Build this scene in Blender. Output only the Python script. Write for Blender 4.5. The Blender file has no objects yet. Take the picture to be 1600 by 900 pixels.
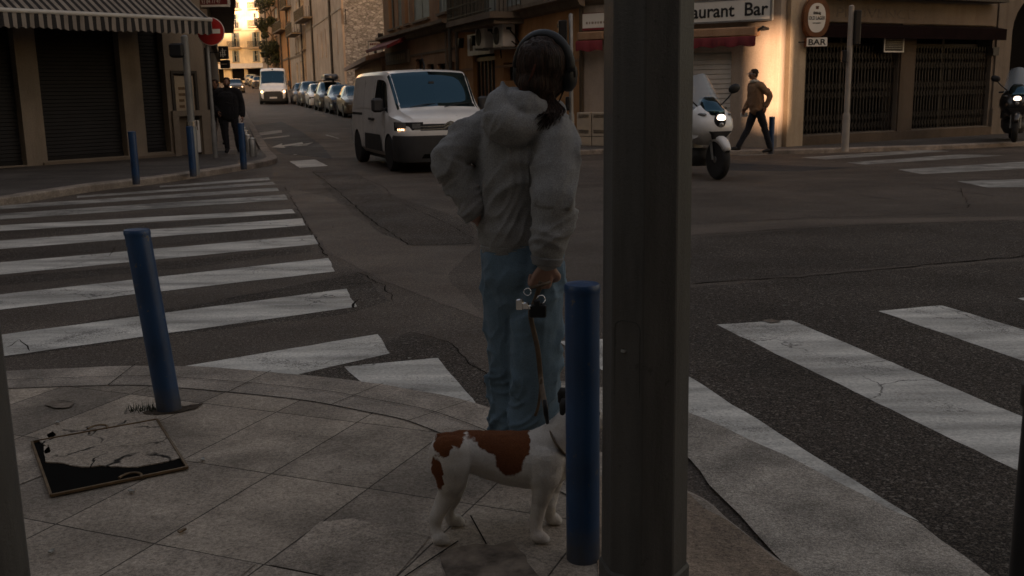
import bpy, bmesh, math, random
from mathutils import Vector, Matrix, noise as mnoise
C = bpy.context.scene.collection
SC = bpy.context.scene
R_ = math.radians
random.seed(7)

# ------------------------------------------------------------------ camera
FPX, CAMH, PITCH, ROLL = 1556.0, 1.42, R_(11.25), R_(1.0)
fwd = Vector((0, math.cos(PITCH), -math.sin(PITCH)))
_r = Vector((1, 0, 0)); _u = _r.cross(fwd)
RGT = _r * math.cos(ROLL) - _u * math.sin(ROLL)
UPV = _u * math.cos(ROLL) + _r * math.sin(ROLL)
cam = bpy.data.cameras.new('camera'); cam.sensor_width = 36; cam.lens = 36 * FPX / 1600
cam.clip_end = 2000; cam.clip_start = 0.05
co = bpy.data.objects.new('camera', cam); C.objects.link(co)
M = Matrix((RGT, UPV, -fwd)).transposed().to_4x4(); M.translation = (0, 0, CAMH)
co.matrix_world = M; SC.camera = co
cam.dof.use_dof = True; cam.dof.focus_distance = 4.2; cam.dof.aperture_fstop = 11.0

# ------------------------------------------------------------------ light
SUN_EL, SUN_AZ = R_(5.0), R_(15.0)          # light travels along (-sin az, cos az)
L = Vector((-math.sin(SUN_AZ) * math.cos(SUN_EL), math.cos(SUN_AZ) * math.cos(SUN_EL), -math.sin(SUN_EL)))
W = bpy.data.worlds.new('World'); SC.world = W; W.use_nodes = True
nt = W.node_tree; bg = nt.nodes['Background']
sky = nt.nodes.new('ShaderNodeTexSky'); sky.sky_type = 'NISHITA'; sky.sun_disc = False
sky.sun_elevation = SUN_EL
sky.sun_rotation = math.atan2(-L.x, -L.y)
sky.air_density = 1.0; sky.dust_density = 4.0; sky.ozone_density = 0.6
nt.links.new(sky.outputs[0], bg.inputs[0]); bg.inputs[1].default_value = 0.12
sl = bpy.data.lights.new('sun', 'SUN'); sl.energy = 5.0; sl.angle = R_(1.0); sl.color = (1.0, 0.74, 0.50)
so = bpy.data.objects.new('sun', sl); C.objects.link(so)
so.rotation_euler = L.to_track_quat('-Z', 'Y').to_euler(); so.location = (0, -30, 60)
SC.view_settings.view_transform = 'Standard'; SC.view_settings.look = 'None'
SC.view_settings.gamma = 1.0; SC.view_settings.exposure = 2.15
SC.view_settings.use_white_balance = True; SC.view_settings.white_balance_temperature = 8100; SC.view_settings.white_balance_tint = 27
SC.view_settings.use_curve_mapping = False
SC.cycles.max_bounces = 6; SC.cycles.use_denoising = True

# ------------------------------------------------------------------ terrain and pixel helpers
SA = R_(15.3); SX, SY = -math.sin(SA), math.cos(SA)       # direction of the street going away
_px = [25, 50, 75, 127, 180, 260]; _pz = [0, .27, .68, 1.9, 3.7, 6.6]
def prof(t):
    if t <= _px[0]: return 0.0
    for i in range(len(_px) - 1):
        if t <= _px[i + 1]:
            f = (t - _px[i]) / (_px[i + 1] - _px[i]); return _pz[i] + f * (_pz[i + 1] - _pz[i])
    return _pz[-1]
def ter(x, y): return prof(x * SX + y * SY)
def ray(px, py): return (fwd * FPX + RGT * (px - 800) - UPV * (py - 450))
CAM = Vector((0, 0, CAMH))
def G(px, py, dz=0.0):
    d = ray(px, py); d /= math.hypot(d.x, d.y)
    t = 0.5; st = .5
    while t < 400:
        p = CAM + d * t
        if p.z <= ter(p.x, p.y) + dz: break
        t += st
    lo, hi = t - st, t
    for _ in range(24):
        m = (lo + hi) / 2; p = CAM + d * m
        if p.z <= ter(p.x, p.y) + dz: hi = m
        else: lo = m
    p = CAM + d * hi
    return Vector((p.x, p.y, ter(p.x, p.y) + dz))
def atY(px, py, Y):
    d = ray(px, py); return CAM + d * (Y / d.y)
def proj(p):
    v = Vector(p) - CAM; k = v.dot(fwd)
    return 800 + FPX * v.dot(RGT) / k, 450 - FPX * v.dot(UPV) / k

# ------------------------------------------------------------------ materials
def nodes(name):
    m = bpy.data.materials.new(name); m.use_nodes = True
    return m, m.node_tree, m.node_tree.nodes['Principled BSDF']
def N(nt, typ, **kw):
    n = nt.nodes.new(typ)
    for k, v in kw.items():
        if k.startswith('i_'):
            key = k[2:]; key = int(key) if key.isdigit() else key.replace('_', ' ')
            n.inputs[key].default_value = v
        else: setattr(n, k, v)
    return n
def ramp(nt, fac, stops, interp='LINEAR'):
    r = nt.nodes.new('ShaderNodeValToRGB'); e = r.color_ramp.elements; r.color_ramp.interpolation = interp
    while len(e) < len(stops): e.new(0.5)
    for i, (p, c) in enumerate(stops):
        e[i].position = p; e[i].color = (c[0], c[1], c[2], 1) if hasattr(c, '__len__') else (c, c, c, 1)
    nt.links.new(fac, r.inputs[0]); return r.outputs[0]
def mixc(nt, fac, a, b, mode='MIX'):
    m = nt.nodes.new('ShaderNodeMix'); m.data_type = 'RGBA'; m.blend_type = mode
    for s, v in ((0, fac), (6, a), (7, b)):
        if isinstance(v, bpy.types.NodeSocket): nt.links.new(v, m.inputs[s])
        else: m.inputs[s].default_value = v if s == 0 else (v[0], v[1], v[2], 1)
    return m.outputs[2]
def math_(nt, op, a, b=None, c=None):
    m = nt.nodes.new('ShaderNodeMath'); m.operation = op
    for i, v in enumerate((a, b, c)):
        if v is None: continue
        if isinstance(v, bpy.types.NodeSocket): nt.links.new(v, m.inputs[i])
        else: m.inputs[i].default_value = v
    return m.outputs[0]
def coords(nt, scale=(1, 1, 1), rot=(0, 0, 0), out='Object'):
    tc = nt.nodes.new('ShaderNodeTexCoord'); mp = nt.nodes.new('ShaderNodeMapping')
    mp.inputs['Scale'].default_value = scale; mp.inputs['Rotation'].default_value = rot
    nt.links.new(tc.outputs[out], mp.inputs[0]); return mp.outputs[0]
def noise_(nt, vec, scale, detail=4, rough=.55, dist=0):
    n = N(nt, 'ShaderNodeTexNoise'); n.inputs['Scale'].default_value = scale; n.inputs['Detail'].default_value = detail
    n.inputs['Roughness'].default_value = rough; n.inputs['Distortion'].default_value = dist
    nt.links.new(vec, n.inputs['Vector']); return n.outputs[0]
def bump(nt, b, h, strength=.3, dist=.01):
    n = nt.nodes.new('ShaderNodeBump'); n.inputs['Strength'].default_value = strength; n.inputs['Distance'].default_value = dist
    nt.links.new(h, n.inputs['Height']); nt.links.new(n.outputs[0], b.inputs['Normal'])
def sc3(c, k): return tuple(min(1, x * k) for x in c)
def mat(name, col, rough=.6, metal=0, var=.15, scale=8, bmp=.0, bscale=60, spec=.5, coat=0):
    m, nt, b = nodes(name)
    v = coords(nt)
    if var:
        f = noise_(nt, v, scale, 5)
        c = ramp(nt, f, [(.3, sc3(col, 1 - var)), (.7, sc3(col, 1 + var))]); nt.links.new(c, b.inputs['Base Color'])
    else: b.inputs['Base Color'].default_value = (*col, 1)
    b.inputs['Roughness'].default_value = rough; b.inputs['Metallic'].default_value = metal
    b.inputs['Specular IOR Level'].default_value = spec
    b.inputs['Coat Weight'].default_value = coat; b.inputs['Coat Roughness'].default_value = .08
    if bmp: bump(nt, b, noise_(nt, v, bscale, 4), bmp, .01)
    return m
def plaster(name, col, stain=(.5, .42, .36), k=.5, bmp=.35):
    """painted render: blotches, vertical rain streaks, fine grain"""
    m, nt, b = nodes(name); v = coords(nt)
    big = ramp(nt, noise_(nt, v, .55, 6, .6, .4), [(.32, sc3(col, .72)), (.68, sc3(col, 1.15))])
    vs = coords(nt, (2.2, 2.2, .22)); st = ramp(nt, noise_(nt, vs, 1.6, 7, .65), [(.48, 0), (.75, 1)])
    c = mixc(nt, math_(nt, 'MULTIPLY', st, k), big, tuple(a * s for a, s in zip(col, stain)))
    gr = ramp(nt, noise_(nt, v, 38, 3, .7), [(.3, .86), (.7, 1.08)])
    c = mixc(nt, 1.0, c, gr, 'MULTIPLY')
    vo = N(nt, 'ShaderNodeTexNoise', i_Scale=2.6, i_Detail=8.0); nt.links.new(v, vo.inputs['Vector'])
    ch = ramp(nt, vo.outputs[0], [(.66, 0), (.70, 1)])
    c = mixc(nt, math_(nt, 'MULTIPLY', ch, .35), c, sc3(col, .55))
    nt.links.new(c, b.inputs['Base Color']); b.inputs['Roughness'].default_value = .9
    b.inputs['Specular IOR Level'].default_value = .2
    bump(nt, b, noise_(nt, v, 30, 6, .65), bmp, .02); return m
def stonewall(name):
    m, nt, b = nodes(name); v = coords(nt, (1, 1, 1.9))
    w = N(nt, 'ShaderNodeTexNoise', i_Scale=1.2, i_Detail=3.0); nt.links.new(v, w.inputs['Vector'])
    ad = N(nt, 'ShaderNodeVectorMath', operation='MULTIPLY_ADD'); nt.links.new(w.outputs[1], ad.inputs[0])
    ad.inputs[1].default_value = (.25, .25, .25); nt.links.new(v, ad.inputs[2])
    a = N(nt, 'ShaderNodeTexVoronoi', i_Scale=3.3); a.feature = 'F1'; nt.links.new(ad.outputs[0], a.inputs['Vector'])
    e = N(nt, 'ShaderNodeTexVoronoi', i_Scale=3.3); e.feature = 'DISTANCE_TO_EDGE'; nt.links.new(ad.outputs[0], e.inputs['Vector'])
    bw = N(nt, 'ShaderNodeRGBToBW'); nt.links.new(a.outputs['Color'], bw.inputs[0])
    st = ramp(nt, bw.outputs[0], [(.1, (.20, .18, .165)), (.5, (.30, .28, .26)), (.9, (.42, .395, .37))])
    st = mixc(nt, 1.0, st, ramp(nt, noise_(nt, v, 7, 8, .75), [(.3, .5), (.7, 1.25)]), 'MULTIPLY')
    j = ramp(nt, e.outputs['Distance'], [(.02, .25), (.10, 1)])
    c = mixc(nt, j, (.085, .072, .062), st); nt.links.new(c, b.inputs['Base Color']); b.inputs['Roughness'].default_value = .95
    bump(nt, b, math_(nt, 'ADD', j, noise_(nt, v, 12, 4)), .7, .05); return m
def asphalt(name, col, coarse=1.0, patch=.25):
    m, nt, b = nodes(name); v = coords(nt)
    s1 = noise_(nt, v, 125, 3, .75); s2 = noise_(nt, v, 520, 1, .5)
    lo = sc3(col, max(.12, 1 - .80 * coarse)); hi = sc3(col, 1 + 1.25 * coarse)
    c = ramp(nt, s1, [(.38, lo), (.5, col), (.63, hi)])
    vo = N(nt, 'ShaderNodeTexVoronoi', i_Scale=95.0); nt.links.new(v, vo.inputs['Vector'])
    bw = N(nt, 'ShaderNodeRGBToBW'); nt.links.new(vo.outputs['Color'], bw.inputs[0])
    c = mixc(nt, math_(nt, 'MULTIPLY', ramp(nt, bw.outputs[0], [(.78, 0), (.84, 1)]), .6 * coarse), c, (.22, .19, .165))
    c = mixc(nt, 1.0, c, ramp(nt, noise_(nt, v, .6, 6, .6, .3), [(.3, 1 - patch), (.7, 1 + patch)]), 'MULTIPLY')
    c = mixc(nt, 1.0, c, ramp(nt, noise_(nt, v, 42, 4, .85), [(.36, 1 - .5 * coarse), (.64, 1 + .55 * coarse)]), 'MULTIPLY')
    oil = ramp(nt, noise_(nt, v, 1.7, 5, .6, .8), [(.62, 0), (.74, 1)]); c = mixc(nt, math_(nt, 'MULTIPLY', oil, .45), c, sc3(col, .35))
    vs = coords(nt, (.25, 1.5, 1), (0, 0, R_(-8)))
    c = mixc(nt, 1.0, c, ramp(nt, noise_(nt, vs, .9, 5), [(.35, .86), (.65, 1.1)]), 'MULTIPLY')
    nt.links.new(c, b.inputs['Base Color'])
    nt.links.new(ramp(nt, noise_(nt, v, 1.3, 4), [(.3, .62), (.7, .85)]), b.inputs['Roughness'])
    b.inputs['Specular IOR Level'].default_value = .16
    bump(nt, b, math_(nt, 'ADD', s1, math_(nt, 'MULTIPLY', s2, .5)), .8 * coarse, .012); return m
def roadpaint(name, col=(.60, .565, .51), wear=.5):
    m, nt, b = nodes(name); v = coords(nt)
    n1 = noise_(nt, v, 2.2, 8, .68, .6); n2 = noise_(nt, v, 110, 2, .6)
    c = ramp(nt, noise_(nt, coords(nt, (.6, 3, 1)), 1.7, 6), [(.3, sc3(col, .42)), (.68, sc3(col, 1.15))])
    f = math_(nt, 'ADD', math_(nt, 'MULTIPLY', n1, .6), math_(nt, 'MULTIPLY', n2, .4))
    k = ramp(nt, f, [(.60 - .12 * wear, 0), (.66 - .06 * wear, 1)])
    c = mixc(nt, math_(nt, 'MULTIPLY', k, .75), c, (.075, .066, .06))
    # hairline cracks
    cr = N(nt, 'ShaderNodeTexVoronoi', i_Scale=1.1); cr.feature = 'DISTANCE_TO_EDGE'
    w = N(nt, 'ShaderNodeTexNoise', i_Scale=3.0, i_Detail=6.0); nt.links.new(v, w.inputs['Vector'])
    ad = N(nt, 'ShaderNodeVectorMath', operation='MULTIPLY_ADD'); nt.links.new(w.outputs[1], ad.inputs[0])
    ad.inputs[1].default_value = (.5, .5, .5); nt.links.new(v, ad.inputs[2]); nt.links.new(ad.outputs[0], cr.inputs['Vector'])
    ck = ramp(nt, cr.outputs['Distance'], [(.002, 1), (.007, 0)])
    msk = ramp(nt, noise_(nt, v, .8, 2), [(.50, 0), (.56, 1)])
    c = mixc(nt, math_(nt, 'MULTIPLY', math_(nt, 'MULTIPLY', ck, msk), .85), c, (.03, .027, .025))
    nt.links.new(c, b.inputs['Base Color']); b.inputs['Roughness'].default_value = .7; b.inputs['Specular IOR Level'].default_value = .2
    c = mixc(nt, 1.0, c, ramp(nt, noise_(nt, v, 60, 4, .8), [(.36, .72), (.62, 1.12)]), 'MULTIPLY'); nt.links.new(c, b.inputs['Base Color'])
    bump(nt, b, math_(nt, 'ADD', n2, noise_(nt, v, 300, 1)), .3, .004); return m
def glass(name, col=(.02, .03, .035), rough=.04):
    m, nt, b = nodes(name); b.inputs['Base Color'].default_value = (*col, 1)
    b.inputs['Roughness'].default_value = rough; b.inputs['Specular IOR Level'].default_value = .9
    b.inputs['IOR'].default_value = 1.55; return m
def emit(name, col, s):
    m, nt, b = nodes(name); b.inputs['Emission Color'].default_value = (*col, 1); b.inputs['Emission Strength'].default_value = s
    b.inputs['Base Color'].default_value = (*col, 1); return m
MT = {}
MT['asphalt'] = asphalt('asphalt', (.088, .068, .055), .8)
MT['asphalt_old'] = asphalt('asphalt_old', (.066, .052, .043), 1.25)
MT['asphalt_smooth'] = asphalt('asphalt_smooth', (.112, .086, .069), .5)
MT['asphalt_dark'] = asphalt('asphalt_dark', (.040, .038, .038), .6)
MT['paint'] = roadpaint('road_paint'); MT['paint_worn'] = roadpaint('road_paint_worn', (.42, .40, .36), 1.2)
MT['crack'] = mat('crack', (.020, .017, .015), .95, spec=0)
MT['beige'] = plaster('beige_render', (.25, .205, .16))
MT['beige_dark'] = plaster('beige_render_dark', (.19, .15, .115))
MT['orange'] = plaster('ochre_render', (.48, .245, .110))
MT['brown'] = plaster('brown_render', (.36, .215, .130))
MT['sand'] = plaster('sand_render', (.38, .31, .25))
MT['pinkish'] = plaster('pinkish_render', (.42, .32, .25), k=.35)
MT['yellow'] = plaster('yellow_render', (.68, .58, .42), k=.25)
MT['cream'] = plaster('cream_render', (.46, .37, .27), k=.6)
MT['stone'] = stonewall('rubble_stone')
MT['roof'] = mat('roof_tile', (.22, .13, .09), .9, var=.3, scale=3, bmp=.4, bscale=8)
MT['cornice'] = plaster('cornice_stone', (.20, .155, .115))
MT['shutter_metal'] = mat('shutter_metal', (.014, .013, .013), .6, .0, .25, 2, spec=.2)
MT['shutter_light'] = mat('light_shutter_metal', (.52, .47, .41), .5, .1, .15, 2)
MT['grille'] = mat('iron_grille', (.030, .025, .021), .55, .4)
MT['void'] = mat('dark_interior', (.006, .0055, .005), .8, spec=.02)
MT['blue'] = mat('blue_paint', (.012, .060, .190), .38, 0, .35, 6, .15, 40)
MT['steel'] = mat('galvanised_steel', (.33, .33, .32), .42, .75, .2, 6, .1)
MT['grey_metal'] = mat('grey_painted_metal', (.20, .20, .19), .5, .3, .2, 5, .1)
MT['black'] = mat('black_plastic', (.009, .009, .010), .5, 0, .2, spec=.3)
MT['rubber'] = mat('tyre_rubber', (.018, .017, .017), .8, 0, .2, 20, .2)
MT['white_sign'] = mat('white_sign_face', (.68, .66, .60), .4, 0, .06, 4)
MT['red'] = mat('red_enamel', (.42, .022, .018), .35, 0, .15, 4)
MT['white_box'] = mat('white_casing', (.60, .58, .54), .45, 0, .12, 4)
MT['wood'] = mat('varnished_wood', (.16, .062, .028), .35, 0, .3, 6)
MT['ink'] = mat('black_lettering', (.012, .012, .012), .5, 0, 0)
MT['ink_red'] = mat('dark_red_lettering', (.16, .02, .02), .5, 0, 0)
MT['faded'] = mat('faded_lettering', (.26, .20, .15), .9, 0, .2)
MT['shutter_grey'] = mat('grey_blue_shutter_paint', (.17, .20, .195), .6, 0, .15, 4)
MT['shutter_pale'] = mat('pale_shutter_paint', (.42, .38, .32), .6, 0, .15, 4)
MT['glass'] = glass('window_glass')
MT['red_cloth'] = mat('dark_red_canvas', (.16, .018, .022), .85, 0, .3, 3)
MT['leaf'] = mat('leaf', (.020, .028, .012), .7, 0, .5, 2)
MT['bark'] = mat('bark', (.09, .065, .045), .9, 0, .3, 5, .6, 12)
MT['concrete'] = mat('concrete', (.30, .265, .23), .85, 0, .25, 2.2, .5, 50)

# ------------------------------------------------------------------ mesh builder
FR = {}
class MB:
    def __init__(s, fm=None): s.v = []; s.f = []; s.fm = fm; s.mi = []; s.cur = 0
    def _p(s, p):
        p = Vector(p); return s.fm @ p if s.fm is not None else p
    def add(s, pts, faces):
        o = len(s.v); s.v += [s._p(p) for p in pts]
        for f in faces: s.f.append([o + i for i in f]); s.mi.append(s.cur)
        return s
    def quad(s, a, b, c, d): return s.add([a, b, c, d], [(0, 1, 2, 3)])
    def hexa(s, p): return s.add(p, [(0, 3, 2, 1), (4, 5, 6, 7), (0, 1, 5, 4), (1, 2, 6, 5), (2, 3, 7, 6), (3, 0, 4, 7)])
    def box(s, x0, x1, y0, y1, z0, z1):
        if x1 < x0: x0, x1 = x1, x0
        if y1 < y0: y0, y1 = y1, y0
        if z1 < z0: z0, z1 = z1, z0
        return s.hexa([(x0, y0, z0), (x1, y0, z0), (x1, y1, z0), (x0, y1, z0), (x0, y0, z1), (x1, y0, z1), (x1, y1, z1), (x0, y1, z1)])
    def bbox(s, x0, x1, y0, y1, z0, z1, c=.01):     # box with chamfered edges
        if x1 < x0: x0, x1 = x1, x0
        if y1 < y0: y0, y1 = y1, y0
        if z1 < z0: z0, z1 = z1, z0
        rs = []
        for z, i in ((z0, c), (z0 + c, 0), (z1 - c, 0), (z1, c)):
            k = c
            rs.append([(x0 + i + k, y0 + i, z), (x1 - i - k, y0 + i, z), (x1 - i, y0 + i + k, z), (x1 - i, y1 - i - k, z),
                       (x1 - i - k, y1 - i, z), (x0 + i + k, y1 - i, z), (x0 + i, y1 - i - k, z), (x0 + i, y0 + i + k, z)])
        return s.loft(rs)
    def loft(s, rings, caps=True, closed=True):
        n = len(rings[0]); pts = [p for r in rings for p in r]; fs = []
        for i in range(len(rings) - 1):
            for j in range(n if closed else n - 1):
                k = (j + 1) % n; fs.append((i * n + j, i * n + k, (i + 1) * n + k, (i + 1) * n + j))
        if caps:
            fs.append(tuple(reversed(range(n)))); fs.append(tuple(range((len(rings) - 1) * n, len(rings) * n)))
        return s.add(pts, fs)
    def tube(s, path, rad, seg=12, caps=True):
        path = [Vector(p) for p in path]; rings = []
        if not hasattr(rad, '__len__'): rad = [rad] * len(path)
        pu = None
        for i, p in enumerate(path):
            t = (path[min(i + 1, len(path) - 1)] - path[max(i - 1, 0)])
            t = t.normalized() if t.length > 1e-9 else Vector((0, 0, 1))
            u = pu if pu is not None else (Vector((1, 0, 0)) if abs(t.x) < .9 else Vector((0, 1, 0)))
            u = (u - t * u.dot(t)).normalized(); w = t.cross(u); pu = u
            r = rad[i]; ra, rb = r if hasattr(r, '__len__') else (r, r)
            rings.append([p + u * ra * math.cos(2 * math.pi * k / seg) + w * rb * math.sin(2 * math.pi * k / seg) for k in range(seg)])
        return s.loft(rings, caps)
    def lathe(s, prof_, seg=24, c=(0, 0, 0), axis='z'):
        rings = []
        for r, z in prof_:
            ring = []
            for k in range(seg):
                a = 2 * math.pi * k / seg; x, y = r * math.cos(a), r * math.sin(a)
                q = (x, y, z) if axis == 'z' else ((z, x, y) if axis == 'x' else (y, z, x))
                ring.append(Vector(q) + Vector(c))
            rings.append(ring)
        return s.loft(rings)
    def prism(s, poly, z0, z1):
        n = len(poly); return s.loft([[(p[0], p[1], z0) for p in poly], [(p[0], p[1], z1) for p in poly]])
    def prism_y(s, poly, y0, y1):     # poly in x,z
        return s.loft([[(p[0], y0, p[1]) for p in poly], [(p[0], y1, p[1]) for p in poly]])
    def ellipsoid(s, c, r, seg=16, rot=None):
        rings = []; c = Vector(c)
        for i in range(1, seg // 2):
            a = math.pi * i / (seg // 2); ring = []
            for k in range(seg):
                b = 2 * math.pi * k / seg
                q = Vector((r[0] * math.sin(a) * math.cos(b), r[1] * math.sin(a) * math.sin(b), -r[2] * math.cos(a)))
                if rot is not None: q = rot @ q
                ring.append(c + q)
            rings.append(ring)
        return s.loft(rings)
    def build(s, name, m, parent=None, smooth=False, loc=None, world=False, auto=False):
        """parent given: verts are local to the parent unless world=True"""
        vs = s.v
        if parent is not None and world:
            inv = FR[parent.name].inverted(); vs = [inv @ p for p in vs]
        if loc is not None:
            lv = Vector(loc); vs = [p - lv for p in vs]
        me = bpy.data.meshes.new(name); me.from_pydata([tuple(p) for p in vs], [], s.f)
        ms = m if isinstance(m, (list, tuple)) else [m]
        for q in ms: me.materials.append(MT[q] if isinstance(q, str) else q)
        if len(ms) > 1: me.polygons.foreach_set('material_index', s.mi)
        bm = bmesh.new(); bm.from_mesh(me); bmesh.ops.recalc_face_normals(bm, faces=bm.faces)
        if auto:
            for e in bm.edges:
                if len(e.link_faces) == 2 and e.calc_face_angle(0) > auto: e.smooth = False
        bm.to_mesh(me); bm.free()
        if smooth or auto: me.polygons.foreach_set('use_smooth', [True] * len(me.polygons))
        o = bpy.data.objects.new(name, me); C.objects.link(o)
        if loc is not None: o.location = lv
        if parent is not None: o.parent = parent
        return o
def tag(o, label, cat, group=None):
    o['label'] = label; o['category'] = cat
    if group: o['group'] = group
    return o
def struct(o, kind='structure'): o['kind'] = kind; return o
def empty(name, loc=(0, 0, 0), rz=0, label=None, cat=None, group=None):
    o = bpy.data.objects.new(name, None); C.objects.link(o); o.location = loc; o.rotation_euler = (0, 0, rz)
    o.empty_display_size = .2
    FR[o.name] = Matrix.Translation(Vector(loc)) @ Matrix.Rotation(rz, 4, 'Z')
    if label: tag(o, label, cat, group)
    return o
def copy_tree(o, loc=None, rz=None, label=None, parent=None, mats=None):
    c = o.copy(); C.objects.link(c)
    if parent is not None: c.parent = parent
    if loc is not None: c.location = loc
    if rz is not None: c.rotation_euler = (0, 0, rz)
    if label: c['label'] = label
    for ch in list(o.children): copy_tree(ch, parent=c, mats=mats)
    if mats and c.type == 'MESH':
        for sl_ in c.material_slots:
            pass
        for i, sl_ in enumerate(c.material_slots):
            if sl_.material and sl_.material.name in mats:
                sl_.link = 'OBJECT'; sl_.material = MT[mats[sl_.material.name]]
    return c
def text_mesh(body, size, m, parent, mat4, depth=.004, name='lettering', sx=1.0, bold=0.0, align='LEFT'):
    cu = bpy.data.curves.new('t', 'FONT'); cu.body = body; cu.size = size; cu.extrude = depth; cu.offset = bold; cu.align_x = align
    ob = bpy.data.objects.new('t', cu); C.objects.link(ob)
    me = bpy.data.meshes.new_from_object(ob); bpy.data.objects.remove(ob); bpy.data.curves.remove(cu)
    me.transform(mat4 @ Matrix.Rotation(R_(90), 4, 'X') @ Matrix.Diagonal((sx, 1, 1, 1)))
    me.materials.clear(); me.materials.append(MT[m])
    o = bpy.data.objects.new(name, me); C.objects.link(o); o.parent = parent; return o

# vertical facade frame: x along the wall, +y into the building, z world height
class Fac:
    def __init__(s, A, B):
        s.A = Vector((A[0], A[1], 0)); d = Vector((B[0] - A[0], B[1] - A[1], 0)); s.len = d.length; s.u = d.normalized()
        s.n = Vector((-s.u.y, s.u.x, 0)); s.rz = math.atan2(s.u.y, s.u.x)
        s.M = Matrix.Translation(s.A) @ Matrix.Rotation(s.rz, 4, 'Z')
    def hit(s, px, py, off=0.0):
        d = ray(px, py); A = s.A + s.n * off
        t = (A - CAM).dot(s.n) / d.dot(s.n); p = CAM + d * t
        return (p - s.A).dot(s.u), p.z
    def rect(s, x0, y0, x1, y1, off=0.0):
        a = s.hit(x0, (y0 + y1) / 2, off)[0]; b = s.hit(x1, (y0 + y1) / 2, off)[0]
        xm = (x0 + x1) / 2; return a, b, s.hit(xm, y1, off)[1], s.hit(xm, y0, off)[1]
    def thing(s, name, label, cat, group=None):
        return empty(name, (s.A.x, s.A.y, 0), s.rz, label, cat, group)
    def w(s, u, y, z): return s.M @ Vector((u, y, z))
def wall(F, parent, m, u0, u1, z0, z1, ops=(), th=.28, depth=9.0, name='wall', roof=True, zb=-1.0):
    """front skin with real openings (u0,u1,z0,z1), reveals, and a solid body behind"""
    b = MB()
    us = sorted({u0, u1, *[o[0] for o in ops], *[o[1] for o in ops]}); us = [u for u in us if u0 <= u <= u1]
    zs = sorted({zb, z1, *[o[2] for o in ops], *[o[3] for o in ops]}); zs = [z for z in zs if zb <= z <= z1]
    for i in range(len(us) - 1):
        for j in range(len(zs) - 1):
            cu, cz = (us[i] + us[i + 1]) / 2, (zs[j] + zs[j + 1]) / 2
            if any(o[0] < cu < o[1] and o[2] < cz < o[3] for o in ops): continue
            b.quad((us[i], 0, zs[j]), (us[i + 1], 0, zs[j]), (us[i + 1], 0, zs[j + 1]), (us[i], 0, zs[j + 1]))
    for (a, c, d, e) in ops:
        a, c, d, e = max(a, u0), min(c, u1), max(d, zb), min(e, z1)
        b.quad((a, 0, d), (a, th, d), (a, th, e), (a, 0, e)); b.quad((c, 0, d), (c, th, d), (c, th, e), (c, 0, e))
        b.quad((a, 0, e), (a, th, e), (c, th, e), (c, 0, e)); b.quad((a, 0, d), (a, th, d), (c, th, d), (c, 0, d))
    for u in (u0, u1): b.quad((u, 0, zb), (u, depth, zb), (u, depth, z1), (u, 0, z1))
    b.quad((u0, th, zb), (u1, th, zb), (u1, th, z1), (u0, th, z1))
    b.quad((u0, depth, zb), (u1, depth, zb), (u1, depth, z1), (u0, depth, z1))
    b.quad((u0, 0, z1), (u1, 0, z1), (u1, depth, z1), (u0, depth, z1))
    o = b.build(name, m, parent)
    if roof: MB().box(u0 - .25, u1 + .25, -.35, depth + .2, z1 + .003, z1 + .25).build('roof', 'roof', parent)
    return o
def panel(parent, u0, u1, z0, z1, y0, y1, m, name): return MB().box(u0, u1, y0, y1, z0, z1).build(name, m, parent)
def slats(b, u0, u1, z0, z1, y, pitch, dep=.015):
    z = z0
    while z < z1 - .01:
        t = min(z + pitch, z1)
        b.add([(u0, y, z), (u1, y, z), (u1, y - dep, z + (t - z) * .15), (u0, y - dep, z + (t - z) * .15), (u1, y, t), (u0, y, t)],
              [(0, 1, 2, 3), (3, 2, 4, 5)]); z = t
def roller(parent, u0, u1, z0, z1, y, m, pitch=.09, name='roller_shutter'):
    b = MB(); slats(b, u0, u1, z0, z1, y, pitch); b.box(u0, u1, y + .02, y + .05, z0, z1)
    b.box(u0, u1, y - .03, y + .02, z0, z0 + .07)
    return b.build(name, m, parent)
def window(parent, u0, u1, z0, z1, y=.14, fm='shutter_pale', glassm='glass', sill=True, mull=1, shut=None, sh_y=-.05):
    w_ = u1 - u0; h_ = z1 - z0; t = min(.07, w_ * .1); b = MB()
    b.box(u0, u0 + t, y, y + .06, z0, z1); b.box(u1 - t, u1, y, y + .06, z0, z1)
    b.box(u0 + t, u1 - t, y, y + .06, z0, z0 + t); b.box(u0 + t, u1 - t, y, y + .06, z1 - t, z1)
    for k in range(1, mull + 1):
        c = u0 + w_ * k / (mull + 1); b.box(c - t / 2, c + t / 2, y, y + .06, z0 + t, z1 - t)
    zc = z0 + h_ * .62; b.box(u0 + t, u1 - t, y + .002, y + .05, zc - t / 3, zc + t / 3)
    f = b.build('window', fm, parent)
    MB().box(u0 + t, u1 - t, y + .03, y + .04, z0 + t, z1 - t).build('pane', glassm, f)
    if sill: MB().box(u0 - .08, u1 + .08, -.09, y, z0 - .08, z0 - .003).build('sill', 'cornice', f)
    if shut:
        if shut[0] == 'closed': rg = ((u0, u0 + w_ / 2 - .01), (u0 + w_ / 2 + .01, u1)); yy = .03
        else: rg = ((u0 - w_ / 2, u0 - .02), (u1 + .02, u1 + w_ / 2)); yy = sh_y
        for a, c in rg:
            b = MB(); fw = .06
            b.box(a, a + fw, yy, yy + .035, z0, z1); b.box(c - fw, c, yy, yy + .035, z0, z1)
            for zz in (z0, z0 + h_ * .45, z1 - fw): b.box(a + fw, c - fw, yy, yy + .035, zz, zz + fw)
            slats(b, a + fw, c - fw, z0 + fw, z1 - fw, yy + .025, .06, .012)
            b.build('shutter', shut[1], parent)
    return f
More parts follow.
